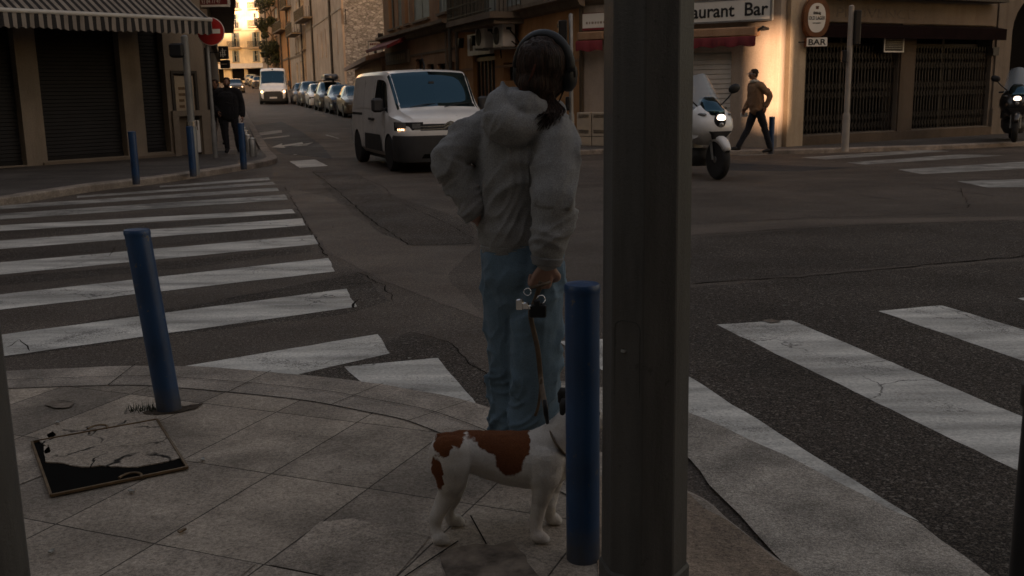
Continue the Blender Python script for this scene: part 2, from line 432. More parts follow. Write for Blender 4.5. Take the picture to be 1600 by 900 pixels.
def cornice(parent, u0, u1, z, h=.22, d=.25, m='cornice', name='cornice', y=0):
    b = MB(); pr = [(y - .003, z), (y - d * .35, z + h * .15), (y - d * .5, z + h * .55), (y - d, z + h * .7), (y - d, z + h), (y - .003, z + h + .03)]
    b.loft([[(u0, p[0], p[1]) for p in pr], [(u1, p[0], p[1]) for p in pr]])
    return b.build(name, m, parent)
# ------------------------------------------------------------------ ground
def ST(lat, t, dz=0): return Vector((lat * math.cos(SA) + t * SX, lat * math.sin(SA) + t * SY, prof(t) + dz))
def lat_t(p): return (p[0] * math.cos(SA) + p[1] * math.sin(SA), p[0] * SX + p[1] * SY)
b = MB(); ts = [-200, 0] + _px + [700]; ls = [-350, -20, 0, 20, 350]
for i in range(len(ts) - 1):
    for j in range(len(ls) - 1):
        b.quad(ST(ls[j], ts[i]), ST(ls[j + 1], ts[i]), ST(ls[j + 1], ts[i + 1]), ST(ls[j], ts[i + 1]))
struct(b.build('road', 'asphalt'))
def jag(pts, amp, step=.12, seed=0):
    out = []
    for i in range(len(pts)):
        a, c = Vector(pts[i]), Vector(pts[(i + 1) % len(pts)]); n = max(1, int((c - a).length / step)); n = min(n, 80)
        d = (c - a).normalized(); q = Vector((-d.y, d.x, 0))
        for k in range(n):
            p = a.lerp(c, k / n)
            if k: p = p + q * amp * (mnoise.noise(Vector((p.x * 3.1 + seed, p.y * 3.1, seed))) + .6 * mnoise.noise(Vector((p.x * 11, p.y * 11, seed))))
            out.append(p)
    return out
def tri_sheet(pts, name, m, dz=0.0):
    me = bpy.data.meshes.new(name); bm = bmesh.new()
    vs = [bm.verts.new((p[0], p[1], p[2] + dz)) for p in pts]
    f = bm.faces.new(vs); bmesh.ops.triangulate(bm, faces=[f]); bmesh.ops.recalc_face_normals(bm, faces=bm.faces)
    if sum(f.normal.z for f in bm.faces) < 0: bmesh.ops.reverse_faces(bm, faces=bm.faces)
    bm.to_mesh(me); bm.free(); me.materials.append(MT[m]); o = bpy.data.objects.new(name, me); C.objects.link(o)
    return struct(o)
def sheet(name, px, dz, m, amp=0.0, seed=0, step=.12):
    pts = [G(*p, dz) for p in px]
    if amp: pts = jag(pts, amp, step, seed)
    return tri_sheet(pts, name, m)
def extend(a, c, k): return c + (a - c) * k
def stripe(px, m='paint', ext=0, name='crossing_stripe', dz=.0032, amp=.012, seed=0):
    """px: right-top, right-bottom, left-bottom, left-top; ext lengthens it to the left on the ground"""
    p = [G(*q, dz) for q in px]
    if ext: p[2] = extend(p[2], p[1], ext); p[3] = extend(p[3], p[0], ext)
    return tri_sheet(jag(p, amp, .1, seed), name, m)
# left zebra crossing
for i, q in enumerate([((542, 451), (558, 479), (0, 557), (0, 523)), ((513, 403), (523, 424), (0, 484), (0, 460)),
          ((490, 367), (497, 381), (0, 429), (0, 410)), ((472, 341), (477, 352), (0, 389), (0, 376)),
          ((456, 327), (462, 333), (0, 361), (0, 352)), ((445, 304), (450, 312), (0, 343), (0, 334)),
          ((433, 293), (436, 298), (0, 327), (0, 321)), ((427, 284), (430, 288), (120, 309), (120, 306)),
          ((419, 277), (422, 281), (250, 293), (250, 290.5))]):
    stripe(q, 'paint' if i < 5 else 'paint_worn', 1.6 if i < 7 else 1.0, seed=i)
stripe(((590, 522), (609, 552), (400, 600), (250, 578)), seed=20)
tri_sheet(jag([G(*p, .0032) for p in ((538, 573), (684, 559), (745, 632), (600, 625))], .01, .1, 5), 'crossing_stripe', 'paint')
# near right zebra
stripe(((1120, 507), (1235, 500), (1800, 735), (1800, 838)), 'paint', seed=30)
stripe(((1372, 486), (1471, 477), (1800, 574), (1800, 632)), 'paint', seed=31)
stripe(((872, 533), (980, 528), (1437, 815), (1060, 655)), 'paint', seed=32)
stripe(((1590, 466), (1690, 456), (1900, 520), (1900, 565)), 'paint', seed=33)
# far right zebra
for i, q in enumerate([((1252, 246), (1290, 249), (1487, 236), (1440, 234)), ((1322, 254), (1352, 257), (1568, 243), (1500, 241)),
          ((1403, 265), (1440, 272), (1760, 255), (1640, 250)), ((1495, 283), (1543, 293), (1760, 290), (1700, 277)),
          ((1140, 241), (1160, 243), (1400, 235), (1330, 234))]):
    stripe(q, 'paint_worn', seed=40 + i)
# markings in the side street
stripe(((452, 252), (492, 249), (512, 259), (468, 262)), 'paint', seed=50)
for q in (((405, 207), (440, 203), (441, 207), (404, 212)), ((409, 216), (452, 211), (453, 213), (409, 218)),
          ((458, 240), (500, 236), (501, 238), (459, 242)), ((510, 210), (530, 216), (530, 217), (508, 211))):
    stripe(q, 'paint_worn', seed=51, amp=.004)
tri_sheet([G(*p, .0032) for p in ((424, 230), (441, 224), (440, 227), (472, 222), (474, 224.5), (444, 229), (446, 231))], 'road_arrow', 'paint')
tri_sheet([G(*p, .0032) for p in ((455, 228), (490, 222), (480, 227), (492, 231))], 'road_arrow', 'paint_worn')
# old coarse patches, smooth bands and cracks
PT = [([(-300, 600), (-300, 560), (0, 525), (330, 472), (560, 425), (610, 470), (545, 490), (300, 520), (0, 560)], 'asphalt_old'),
      ([(-300, 470), (0, 434), (300, 405), (490, 384), (492, 392), (300, 418), (0, 446), (-300, 490)], 'asphalt_old'),
      ([(-300, 425), (0, 391), (300, 366), (476, 352), (484, 366), (300, 380), (0, 408), (-300, 440)], 'asphalt_old'),
      ([(-300, 380), (0, 362), (300, 345), (462, 333), (466, 340), (300, 352), (0, 374), (-300, 395)], 'asphalt_old'),
      ([(452, 592), (640, 518), (700, 535), (770, 590), (775, 640), (700, 618)], 'asphalt_old'),
      ([(488, 268), (560, 272), (600, 300), (650, 318), (735, 345), (742, 380), (640, 383), (590, 360), (560, 330), (520, 308)], 'asphalt_old'),
      ([(398, 196), (440, 190), (470, 205), (500, 225), (520, 248), (440, 240), (410, 218)], 'asphalt_dark'),
      ([(1075, 372), (1330, 352), (1620, 345), (1800, 350), (1800, 455), (1600, 402), (1350, 418), (1078, 444)], 'asphalt_old'),
      ([(1078, 352), (1250, 343), (1600, 338), (1800, 340), (1800, 349), (1600, 344), (1300, 351), (1078, 368)], 'asphalt_smooth'),
      ([(445, 292), (520, 310), (590, 362), (640, 384), (745, 384), (700, 430), (760, 500), (600, 440), (520, 398), (470, 340)], 'asphalt_smooth'),
      ([(1140, 255), (1330, 262), (1250, 268), (1130, 266)], 'asphalt_dark'),
      ([(1078, 450), (1350, 424), (1600, 408), (1900, 420), (1900, 960), (1560, 930), (1100, 640), (1000, 520)], 'asphalt_old')]
for i, (q, m) in enumerate(PT): sheet('asphalt_patch', q, .0004 + .00016 * i, m, .05 if i != 8 else .03, i, .15)
def crack(px, w=.02, seed=0, dz=.0042):
    P = [G(*p, dz) for p in px]; pts = []
    for a, c in zip(P, P[1:]):
        n = max(2, int((c - a).length / .06)); n = min(n, 160)
        pts += [a.lerp(c, k / n) for k in range(n)]
    pts.append(P[-1]); lft, rgt = [], []
    for i, p in enumerate(pts):
        d = (pts[min(i + 1, len(pts) - 1)] - pts[max(i - 1, 0)]).normalized(); q = Vector((-d.y, d.x, 0))
        o = q * (.04 * mnoise.noise(p * 5 + Vector((seed, 0, 0))) + .015 * mnoise.noise(p * 25))
        ww = .6 * w * (.25 + .9 * abs(mnoise.noise(p * 4 + Vector((0, seed, 0)))) ) * (1 if 0 < i < len(pts) - 1 else .05)
        lft.append(p + o + q * ww); rgt.append(p + o - q * ww)
    b = MB(); n = len(lft)
    b.add(lft + rgt, [(i, i + 1, n + i + 1, n + i) for i in range(n - 1)]); return struct(b.build('road_crack', 'crack'))
for i, (q, w) in enumerate([([(1078, 443), (1250, 433), (1400, 418), (1620, 398)], .030), ([(1078, 367), (1250, 357), (1400, 350), (1590, 343)], .016),
        ([(1078, 349), (1250, 341), (1500, 333)], .014), ([(445, 292), (470, 335), (500, 385), (512, 400)], .016),
        ([(0, 432), (200, 420), (360, 405), (495, 388)], .014), ([(560, 425), (600, 448), (615, 470)], .014),
        ([(640, 518), (690, 530), (745, 572), (770, 610)], .014), ([(488, 268), (530, 300), (575, 340), (640, 383), (742, 380)], .018),
        ([(560, 275), (600, 292), (612, 305), (560, 318)], .014), ([(0, 545), (30, 530), (52, 548)], .012),
        ([(630, 318), (700, 350), (740, 372)], .012), ([(1500, 293), (1515, 325)], .015),
        ([(538, 470), (560, 468), (545, 482)], .02), ([(1110, 362), (1150, 366)], .01), ([(1340, 304), (1400, 312)], .02),
        ([(1450, 293), (1555, 306)], .02), ([(330, 470), (450, 452), (600, 440)], .008), ([(60, 425), (170, 400), (180, 385)], .01)]):
    crack(q, w, i)

# near pavement -------------------------------------------------------
def slab_mat():
    m, nt, b = nodes('pavement_slabs'); v = coords(nt, (1, 1, 1), (0, 0, R_(-67.7)))
    tc = nt.nodes.new('ShaderNodeTexCoord').outputs['Object']
    wv = noise_(nt, tc, 9, 4)
    br = N(nt, 'ShaderNodeTexBrick'); br.offset = 0; br.inputs['Scale'].default_value = 1.0
    br.inputs['Brick Width'].default_value = .62; br.inputs['Row Height'].default_value = .415
    br.inputs['Mortar Size'].default_value = .003; br.inputs['Mortar Smooth'].default_value = .1; br.inputs['Bias'].default_value = 0
    br.inputs['Color1'].default_value = (.225, .185, .152, 1); br.inputs['Color2'].default_value = (.40, .325, .26, 1)
    br.inputs['Mortar'].default_value = (.07, .058, .048, 1)
    mp = nt.nodes.new('ShaderNodeMapping'); mp.inputs['Location'].default_value = SLAB_OFF
    nt.links.new(v, mp.inputs[0])
    w2 = N(nt, 'ShaderNodeTexNoise', i_Scale=6.0, i_Detail=4.0); nt.links.new(tc, w2.inputs['Vector'])
    sb = N(nt, 'ShaderNodeVectorMath', operation='MULTIPLY_ADD'); nt.links.new(w2.outputs[1], sb.inputs[0])
    sb.inputs[1].default_value = (.008, .008, 0); nt.links.new(mp.outputs[0], sb.inputs[2]); nt.links.new(sb.outputs[0], br.inputs['Vector'])
    c = mixc(nt, 1.0, br.outputs['Color'], ramp(nt, noise_(nt, tc, 2.3, 8, .62, .5), [(.30, .60), (.5, 1.0), (.70, 1.45)]), 'MULTIPLY')
    c = mixc(nt, 1.0, c, ramp(nt, noise_(nt, tc, 80, 6, .88), [(.36, .50), (.64, 1.5)]), 'MULTIPLY')
    sp = ramp(nt, noise_(nt, tc, 5.5, 5, .6), [(.66, 0), (.74, 1)])
    c = mixc(nt, math_(nt, 'MULTIPLY', sp, .55), c, (.045, .038, .033))
    g = ramp(nt, noise_(nt, tc, 34, 2), [(.72, 0), (.75, 1)]); c = mixc(nt, math_(nt, 'MULTIPLY', g, .6), c, (.04, .035, .03))
    # hairline cracks
    cr = N(nt, 'ShaderNodeTexVoronoi', i_Scale=1.6); cr.feature = 'DISTANCE_TO_EDGE'
    ad = N(nt, 'ShaderNodeVectorMath', operation='MULTIPLY_ADD'); nt.links.new(w2.outputs[1], ad.inputs[0])
    ad.inputs[1].default_value = (.6, .6, 0); nt.links.new(tc, ad.inputs[2]); nt.links.new(ad.outputs[0], cr.inputs['Vector'])
    k = math_(nt, 'MULTIPLY', ramp(nt, cr.outputs['Distance'], [(.001, 1), (.005, 0)]), ramp(nt, noise_(nt, tc, 1.4, 2), [(.52, 0), (.6, 1)]))
    c = mixc(nt, math_(nt, 'MULTIPLY', k, .7), c, (.03, .027, .025))
    nt.links.new(c, b.inputs['Base Color']); b.inputs['Roughness'].default_value = .85; b.inputs['Specular IOR Level'].default_value = .15
    h = math_(nt, 'ADD', math_(nt, 'MULTIPLY', br.outputs['Fac'], -1.2), noise_(nt, tc, 130, 4, .7))
    bump(nt, b, h, .8, .010); return m
# align the joint grid with the line through two measured points
pA = G(228, 856, .03); rot = Matrix.Rotation(R_(-67.7), 3, 'Z'); qA = rot @ Vector((pA.x, pA.y, 0))
pB = G(34, 808, .03); qB = rot @ Vector((pB.x, pB.y, 0))
SLAB_OFF = (-(qB.x % .62), -(qA.y % .415), 0)
MT['slabs'] = slab_mat()
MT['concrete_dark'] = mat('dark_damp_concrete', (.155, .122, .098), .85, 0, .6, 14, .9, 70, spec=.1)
def speck_concrete(name, col, speck):
    m, nt, b = nodes(name); v = coords(nt)
    c = ramp(nt, noise_(nt, v, 2.6, 8, .65, .3), [(.3, sc3(col, .6)), (.7, sc3(col, 1.25))])
    s = math_(nt, 'ADD', math_(nt, 'MULTIPLY', noise_(nt, v, 170, 4, .8), .66), math_(nt, 'MULTIPLY', noise_(nt, v, 3.5, 5), .38))
    k = ramp(nt, s, [(.47, 0), (.60, 1)]); c = mixc(nt, math_(nt, 'MULTIPLY', k, speck), c, (.035, .031, .028))
    nt.links.new(c, b.inputs['Base Color']); b.inputs['Roughness'].default_value = .85; b.inputs['Specular IOR Level'].default_value = .15
    c = mixc(nt, 1.0, c, ramp(nt, noise_(nt, v, 70, 5, .85), [(.36, .55), (.64, 1.4)]), 'MULTIPLY'); nt.links.new(c, b.inputs['Base Color']); bump(nt, b, noise_(nt, v, 95, 4), .8, .010); return m
MT['kerbstone'] = speck_concrete('worn_kerb_stone', (.36, .30, .25), .5)
MT['apron'] = speck_concrete('worn_granite_apron', (.42, .365, .31), .6)
MT['pinkpave'] = speck_concrete('reddish_worn_concrete', (.34, .25, .185), .5)
OUT = [(-700, 640), (-300, 600), (0, 583), (150, 577), (280, 575), (430, 585), (560, 598), (650, 613), (745, 632), (870, 676), (960, 715), (1077, 768), (1140, 812), (1210, 870), (1265, 905), (1380, 1010), (1500, 1150)]
ptsO = [G(*p) for p in OUT]
def dens(P, n=6):      # smooth open polyline
    out = []
    for i in range(len(P) - 1):
        p0, p1, p2, p3 = P[max(i - 1, 0)], P[i], P[i + 1], P[min(i + 2, len(P) - 1)]
        for k in range(n):
            t = k / n; out.append(.5 * ((2 * p1) + (p2 - p0) * t + (2 * p0 - 5 * p1 + 4 * p2 - p3) * t * t + (3 * p1 - p0 - 3 * p2 + p3) * t ** 3))
    out.append(P[-1]); return out
ko = dens(ptsO); ki = []
for i, p in enumerate(ko):
    d = (ko[min(i + 1, len(ko) - 1)] - ko[max(i - 1, 0)]).normalized(); ki.append(p + Vector((d.y, -d.x, 0)) * .42)
back = [Vector((3, -7, 0)), Vector((-12, -7, 0)), Vector((-12, ko[0].y - .5, 0))]
def raise_(P, z): return [Vector((p.x, p.y, z)) for p in P]
tri_sheet(raise_(ki, .03) + raise_(back, .03), 'near_pavement', 'slabs')
b = MB(); n = len(ko); w_ = [Vector((p.x + .01 * mnoise.noise(p * 6), p.y + .02 * mnoise.noise(p * 5), 0)) for p in ko]
b.add(raise_(w_, 0.001) + raise_([p.lerp(q, .08) for p, q in zip(w_, ki)], .022) + raise_(ki, .031), [(r * n + i, r * n + i + 1, (r + 1) * n + i + 1, (r + 1) * n + i) for r in range(2) for i in range(n - 1)])
struct(b.build('near_kerb', 'kerbstone', smooth=True))
# joints across the kerb and the line of narrow stones behind it
def inner(k, off): 
    return [p.lerp(q, off) for p, q in zip(ko, ki)][k]
b = MB()
for r, wd in ((.62, .005), (1.0, .006)):
    for i in range(n - 1):
        a, c = ko[i].lerp(ki[i], r), ko[i + 1].lerp(ki[i + 1], r); a2, c2 = ko[i].lerp(ki[i], r + wd / .42), ko[i + 1].lerp(ki[i + 1], r + wd / .42)
        z = .0335; b.quad(*[Vector((p.x, p.y, z)) for p in (a, c, c2, a2)])
for i in range(3, n, 9):
    a, c = ko[i].lerp(ki[i], .1), ki[i]; d = Vector((.005, 0, 0)); b.quad(*[Vector((p.x, p.y, .0335)) for p in (a, a + d, c + d, c)])
struct(b.build('kerb_joints', 'crack'))
sheet('apron', [(850, 590), (990, 612), (1078, 645), (1230, 712), (1437, 817), (1545, 898), (1700, 1010), (1450, 1080), (1250, 905), (1180, 832), (1077, 716), (960, 655), (860, 610)], .012, 'apron', .02, 3)
sheet('pavement_edge', [(1000, 738), (1077, 771), (1140, 815), (1210, 873), (1265, 906), (1100, 1000), (930, 960), (930, 745)], .0345, 'pinkpave', .03, 4)
# stained darker slabs by the dog and lighter ones at the bottom edge
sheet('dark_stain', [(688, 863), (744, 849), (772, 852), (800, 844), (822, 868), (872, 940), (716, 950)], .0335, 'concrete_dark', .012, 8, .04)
MT['slab_light'] = speck_concrete('pale_slab', (.38, .31, .25), .35)
for q in ([(166, 895), (212, 868), (280, 857), (400, 880), (330, 940), (120, 940)], [(422, 882), (500, 815), (550, 810), (672, 838), (618, 900), (560, 912)],
          [(20, 722), (64, 712), (68, 742), (22, 760)]):
    sheet('pavement_slab', q, .0335, 'slab_light', .008, 9)
b = MB()       # dark joints round the drain channel by the dog
for p0, p1, w in (((610, 915), (716, 845), .012), ((735, 805), (760, 850), .010)):
    a, c = G(*p0, .036), G(*p1, .036); d = (c - a).normalized(); q = Vector((-d.y, d.x, 0)) * w * .25; b.quad(a - q, a + q, c + q, c - q)
struct(b.build('pavement_joint', 'crack'))

# broken inspection cover ------------------------------------------------
corn = [G(*p, .036) for p in ((50, 692), (245, 657), (293, 732), (80, 776))]
cc = sum(corn, Vector()) / 4
cov = empty('inspection_cover', (cc.x, cc.y, .03), 0, 'broken inspection cover with cracked cement infill near the leaning blue bollard', 'manhole cover')
MT['rust'] = mat('rusty_brass_edge', (.14, .085, .045), .55, .5, .35, 20)
b = MB(); lc = [p - Vector((cc.x, cc.y, .03)) for p in corn]
for i in range(4):
    a, c = lc[i], lc[(i + 1) % 4]; d = (c - a).normalized(); q = Vector((-d.y, d.x, 0)) * (.0045 if i != 0 else .003)
    b.hexa([a - q + Vector((0, 0, -.0)), a + q, c + q, c - q, a - q + Vector((0, 0, .009)), a + q + Vector((0, 0, .009)), c + q + Vector((0, 0, .009)), c - q + Vector((0, 0, .009))])
b.build('frame', 'rust', cov)
for i in (0,): pass
b = MB(); b.add([p + Vector((0, 0, -.0005)) for p in lc], [(0, 1, 2, 3)]); b.build('pit', 'void', cov)
def inc(px): return [G(*p, .0) - Vector((cc.x, cc.y, 0)) for p in px]
def cracked():
    m = speck_concrete('cracked_cement', (.40, .325, .26), .35); nt = m.node_tree; b = nt.nodes['Principled BSDF']; src = b.inputs['Base Color'].links[0].from_socket
    v = coords(nt); w = N(nt, 'ShaderNodeTexNoise', i_Scale=9.0, i_Detail=5.0); nt.links.new(v, w.inputs['Vector'])
    ad = N(nt, 'ShaderNodeVectorMath', operation='MULTIPLY_ADD'); nt.links.new(w.outputs[1], ad.inputs[0]); ad.inputs[1].default_value = (.16, .16, 0); nt.links.new(v, ad.inputs[2])
    cr = N(nt, 'ShaderNodeTexVoronoi', i_Scale=4.2); cr.feature = 'DISTANCE_TO_EDGE'; nt.links.new(ad.outputs[0], cr.inputs['Vector'])
    k = math_(nt, 'MULTIPLY', ramp(nt, cr.outputs['Distance'], [(.012, 1), (.03, 0)]), ramp(nt, noise_(nt, v, 3.5, 2), [(.42, .15), (.52, 1)]))
    c = mixc(nt, k, src, (.018, .015, .013)); nt.links.new(c, b.inputs['Base Color']); return m
MT['cracked'] = cracked()
def flat(P, z0, z1, name, m, par):
    me = bpy.data.meshes.new(name); bm = bmesh.new(); vs = [bm.verts.new((p.x, p.y, z1)) for p in P]; f = bm.faces.new(vs)
    r_ = bmesh.ops.extrude_face_region(bm, geom=[f]); bmesh.ops.translate(bm, verts=[g for g in r_['geom'] if isinstance(g, bmesh.types.BMVert)], vec=(0, 0, z0 - z1))
    bmesh.ops.triangulate(bm, faces=bm.faces); bmesh.ops.recalc_face_normals(bm, faces=bm.faces); bm.to_mesh(me); bm.free(); me.materials.append(MT[m]); o = bpy.data.objects.new(name, me); C.objects.link(o); o.parent = par
flat(jag(inc([(72, 690), (100, 684), (122, 685), (150, 677), (172, 676), (240, 661), (256, 680), (288, 729), (262, 736), (215, 745), (186, 744), (160, 742), (138, 745), (118, 743), (98, 738), (73, 737), (70, 722), (78, 712), (62, 700)]), .012, .02, 3), .0060, .0105, 'cement_infill', 'cracked', cov)
flat(jag(inc([(74, 694), (84, 688), (90, 694), (80, 700)]), .006, .02, 3), .0060, .0105, 'cement_piece', 'cracked', cov)
flat(jag(inc([(70, 712), (78, 710), (80, 722), (72, 724)]), .006, .02, 5), .0060, .0105, 'cement_piece', 'cracked', cov)
for base in ((203, 749), (152, 672)):
    b = MB(); c0 = G(*base, .036) - Vector((cc.x, cc.y, .03)); b.tube([c0 + Vector((.04 * math.cos(a), .05 * math.sin(a), .006)) for a in [math.pi * k / 8 for k in range(9)]], .005, 8)
    b.build('lifting_eye', 'rust', cov)
# pothole marks
for q in ([(70, 631), (92, 625), (116, 628), (108, 636), (86, 637)], [(1190, 500), (1205, 498), (1222, 502), (1204, 504)]):
    sheet('dark_mark', q, .038 if q[0][1] > 560 else .010, 'concrete_dark', .008, 2, .02)
MT['soil'] = mat('dusty_soil', (.055, .042, .032), .95, 0, .5, 25, .8, 60, spec=.05)
# weeds by the bollard
random.seed(3); b = MB(); wb = G(232, 641, .03)
for k in range(90):
    p = wb + Vector((random.gauss(0, .05), random.gauss(0, .02), 0)); a = random.uniform(0, 6.28); h = random.uniform(.012, .05)
    d = Vector((math.cos(a), math.sin(a), 0)) * .003; l = Vector((random.gauss(0, .012), random.gauss(0, .012), h))
    b.add([p - d, p + d, p + l], [(0, 1, 2)])
wo = b.build('weeds', 'leaf'); struct(wo, 'stuff')
sheet('soil', [(222, 645), (242, 638), (262, 637), (290, 634), (318, 630), (308, 638), (275, 645), (240, 648)], .0345, 'soil', .012, 6, .02)
# scraps of litter

random.seed(5)
for px_, py_ in ((317, 718), (205, 768), (90, 660), (284, 830), (80, 862), (66, 594), (1227, 478), (520, 355), (600, 330), (640, 560)):
    p = G(px_, py_, .037 if py_ > 590 else .008); a = random.uniform(0, 3); s = random.uniform(.008, .016); u = Vector((math.cos(a), math.sin(a), 0)) * s; v = Vector((-math.sin(a), math.cos(a), 0)) * s * .45
    b = MB(); b.hexa([p - u - v, p + u - v, p + u + v * .7, p - u * .8 + v, p - u - v + Vector((0, 0, .004)), p + u - v + Vector((0, 0, .006)), p + u + v * .7 + Vector((0, 0, .004)), p - u * .8 + v + Vector((0, 0, .007))])
    o = b.build('litter', random.choice(['paint_worn', 'rust']), loc=p)
    tag(o, 'tiny dry scrap of litter lying on the ground', 'litter', 'scraps of litter on the ground')

# far pavements ----------------------------------------------------------
KL = [G(*p) for p in ((-330, 355), (0, 322), (60, 313), (116, 304), (164, 297), (248, 287), (328, 275), (384, 266), (418, 259))] 
corner = [G(433, 254), G(431, 249)]
kb = [Vector((p.x, p.y, 0)) for p in dens(KL + corner, 4)]
sp_ = lat_t(kb[-1]); st2 = [ST(sp_[0] - .02 - .1 * min(1, (t - sp_[1]) / 10), t) for t in (24, 25, 50, 75, 127)]
def band(name, P, w, z, m, side=1):
    """a kerb of real height: P outer line, w width towards the pavement"""
    Q = []
    for i, p in enumerate(P):
        d = (P[min(i + 1, len(P) - 1)] - P[max(i - 1, 0)]); d.z = 0; d.normalize(); Q.append(p + Vector((-d.y, d.x, 0)) * w * side)
    n = len(P); b = MB(); zz = lambda P, z: [p + Vector((0, 0, z)) for p in P]
    I = [p.lerp(q, .12) for p, q in zip(P, Q)]
    b.add(zz(P, -.02) + zz(P, z - .02) + zz(I, z) + zz(Q, z), [(r * n + i, r * n + i + 1, (r + 1) * n + i + 1, (r + 1) * n + i) for r in range(3) for i in range(n - 1)])
    struct(b.build(name, m, smooth=False)); return Q
allk = kb + st2
Q = band('left_kerb', allk, .22, .115, 'kerbstone', 1)
MT['pave_far'] = asphalt('pavement_asphalt', (.082, .072, .064), .6)
wallp = [ST(-6, 127), ST(-6, 75), ST(-6, 50), ST(-6, 25), Vector((-30, 10, 0)), Vector((-34, 6, 0))]
nearQ = [q for q in Q[:len(kb) + 2]]
tri_sheet([Vector((q.x, q.y, .112)) for q in nearQ] + [Vector((*ST(-6, 25).xy, .112)), Vector((-30, 8, .112))], 'left_pavement', 'pave_far')
tq = [25, 50, 75, 127]; b = MB()
for t0, t1 in zip(tq, tq[1:]):
    b.quad(ST(-6, t0, .112), ST(.55, t0, .112), ST(.55, t1, .112), ST(-6, t1, .112))
struct(b.build('left_pavement', 'kerbstone'))
# right side pavement
KR = [ST(7.2, 127), ST(7.2, 75), ST(7.2, 50), ST(7.1, 27), G(885, 246), G(905, 242), G(940, 240.5), G(1100, 243), G(1240, 241), G(1480, 233.5), G(1640, 226.5), G(2200, 205)]
QR = band('right_kerb', KR, .2, .10, 'kerbstone', 1)
tri_sheet([Vector((q.x, q.y, .098)) for q in QR[3:]] + [Vector((45, 60, .098)), Vector((*ST(22, 27).xy, .098))], 'right_pavement', 'pave_far')
b = MB()
for t0, t1 in zip(tq, tq[1:]):
    b.quad(ST(7.4, t0, .1), ST(9.5, t0, .1), ST(9.5, t1, .1), ST(7.4, t1, .1))
struct(b.build('right_pavement', 'concrete'))
# ------------------------------------------------------------------ buildings
GF = None
def vp_dir(vx):      # horizontal direction whose vanishing point sits at pixel column vx on the horizon
    d = ray(vx, 145); d.z = 0; return d.normalized()
def meet(px, py, A, d):     # ground-plan point on line A+k*d seen at px
    r = ray(px, py); n = Vector((-d.y, d.x, 0)); A = Vector((A[0], A[1], 0)); t = (A - Vector((0, 0, 0))).dot(n) / Vector((r.x, r.y, 0)).dot(n)
    return Vector((r.x * t, r.y * t, 0))
# ---- left corner shop with roller shutters
A0 = G(0, 272); B0 = G(330, 248); dAB = (B0 - A0).normalized(); A_ = A0 - dAB * 22
F = Fac(A_, B0); U = F.len
shop = F.thing('corner_shop', 'dark corner shop with tall black roller shutters between beige piers, under the striped awning', 'shop building')
zt = F.hit(150, 46)[1] + .25; us = lambda x, y: F.hit(x, y)[0]
s0 = (us(43, 257) - 2.6, us(43, 257), F.hit(43, 258)[1], zt); s1 = (us(75, 252), us(201, 240), F.hit(75, 252)[1], zt); s2 = (us(231, 238), us(268, 233), F.hit(231, 239)[1], zt)
sm = (s0[0] - 3.6, s0[0] - .5, s0[2], zt); sn = (s0[0] - 8, s0[0] - 4.2, s0[2], zt)
cab = F.rect(281, 181, 314, 249); pan = F.rect(272, 115, 305, 174)
upw = [(u, u + 1.1, 5.2, 7.2) for u in (4, 8, 12, 16, 20, 24)]
ops = [s0, s1, s2, sm, sn, (cab[0], cab[1], .1, cab[3]), pan] + [w for w in upw if w[1] < U - .5] + [(a, c, d + 3.4, e + 3.4) for a, c, d, e in upw if c < U - .5]
wall(F, shop, 'beige', 0, U, 0, 14, ops, .3, 9)
for i, s in enumerate((s0, s1, s2, sm, sn)): roller(shop, s[0], s[1], s[2], s[3], .22, 'shutter_metal', .075)
for (a, c, d, e) in ops[7:]: window(shop, a, c, d, e, shut=('closed', 'shutter_grey'))
b = MB(); 
for a, c in ((0, sn[0]), (sn[0], s0[1] + .0), (s1[0], us(231, 238)), (us(231, 238), us(272, 236))): pass
b.box(s1[0] - .1, us(272, 236), -.05, -.003, -.2, s1[2] - .02); b.box(0, s0[1] + .02, -.05, -.003, -.2, s0[2] - .02)
b.build('plinth', 'beige_dark', shop)
b = MB(); pf = us(272, 236)
b.box(pf, cab[0] - .02, -.07, -.003, -.2, cab[3] + .12); b.box(cab[1] + .02, U + .02, -.07, -.003, -.2, cab[3] + .12); b.box(cab[0] - .02, cab[1] + .02, -.07, -.003, cab[3], cab[3] + .12)
b.build('pilaster', 'beige', shop)
b = MB(); e_ = .06
for r in ((pan[0] - e_, pan[0], pan[2] - e_, pan[3] + e_), (pan[1], pan[1] + e_, pan[2] - e_, pan[3] + e_), (pan[0], pan[1], pan[2] - e_, pan[2]), (pan[0], pan[1], pan[3], pan[3] + e_)): b.box(r[0], r[1], -.03, -.003, r[2], r[3])
b.build('panel_frame', 'grille', shop)
MB().box(pan[0] + .04, pan[1] - .02, .02, .05, pan[2] + .01, pan[3] - .05).build('notice_panel', 'cream', shop)
b = MB(); random.seed(2)
for k in range(5):
    z = pan[3] - .35 - k * .13; b.box(pan[0] + .12, pan[0] + .12 + random.uniform(.12, .24), .012, .018, z, z + .06)
b.build('notice_lettering', 'rust', shop)
cx0 = us(303, 215); meter = MB().bbox(cx0, cab[1] - .02, -.02, .18, .16, cab[3] - .1, .01).build('meter_box', 'white_box', shop)
b = MB(); cw = cab[1] - cx0
for z0, z1 in ((cab[3] - .32, cab[3] - .16), (.75, .88)): b.box(cx0 + .1, cab[1] - .1, -.026, -.02, z0, z1)
b.build('vent', 'rust', meter)
MB().box(cab[0], cx0 - .01, .1, .12, .12, cab[3]).build('door', 'beige_dark', shop)
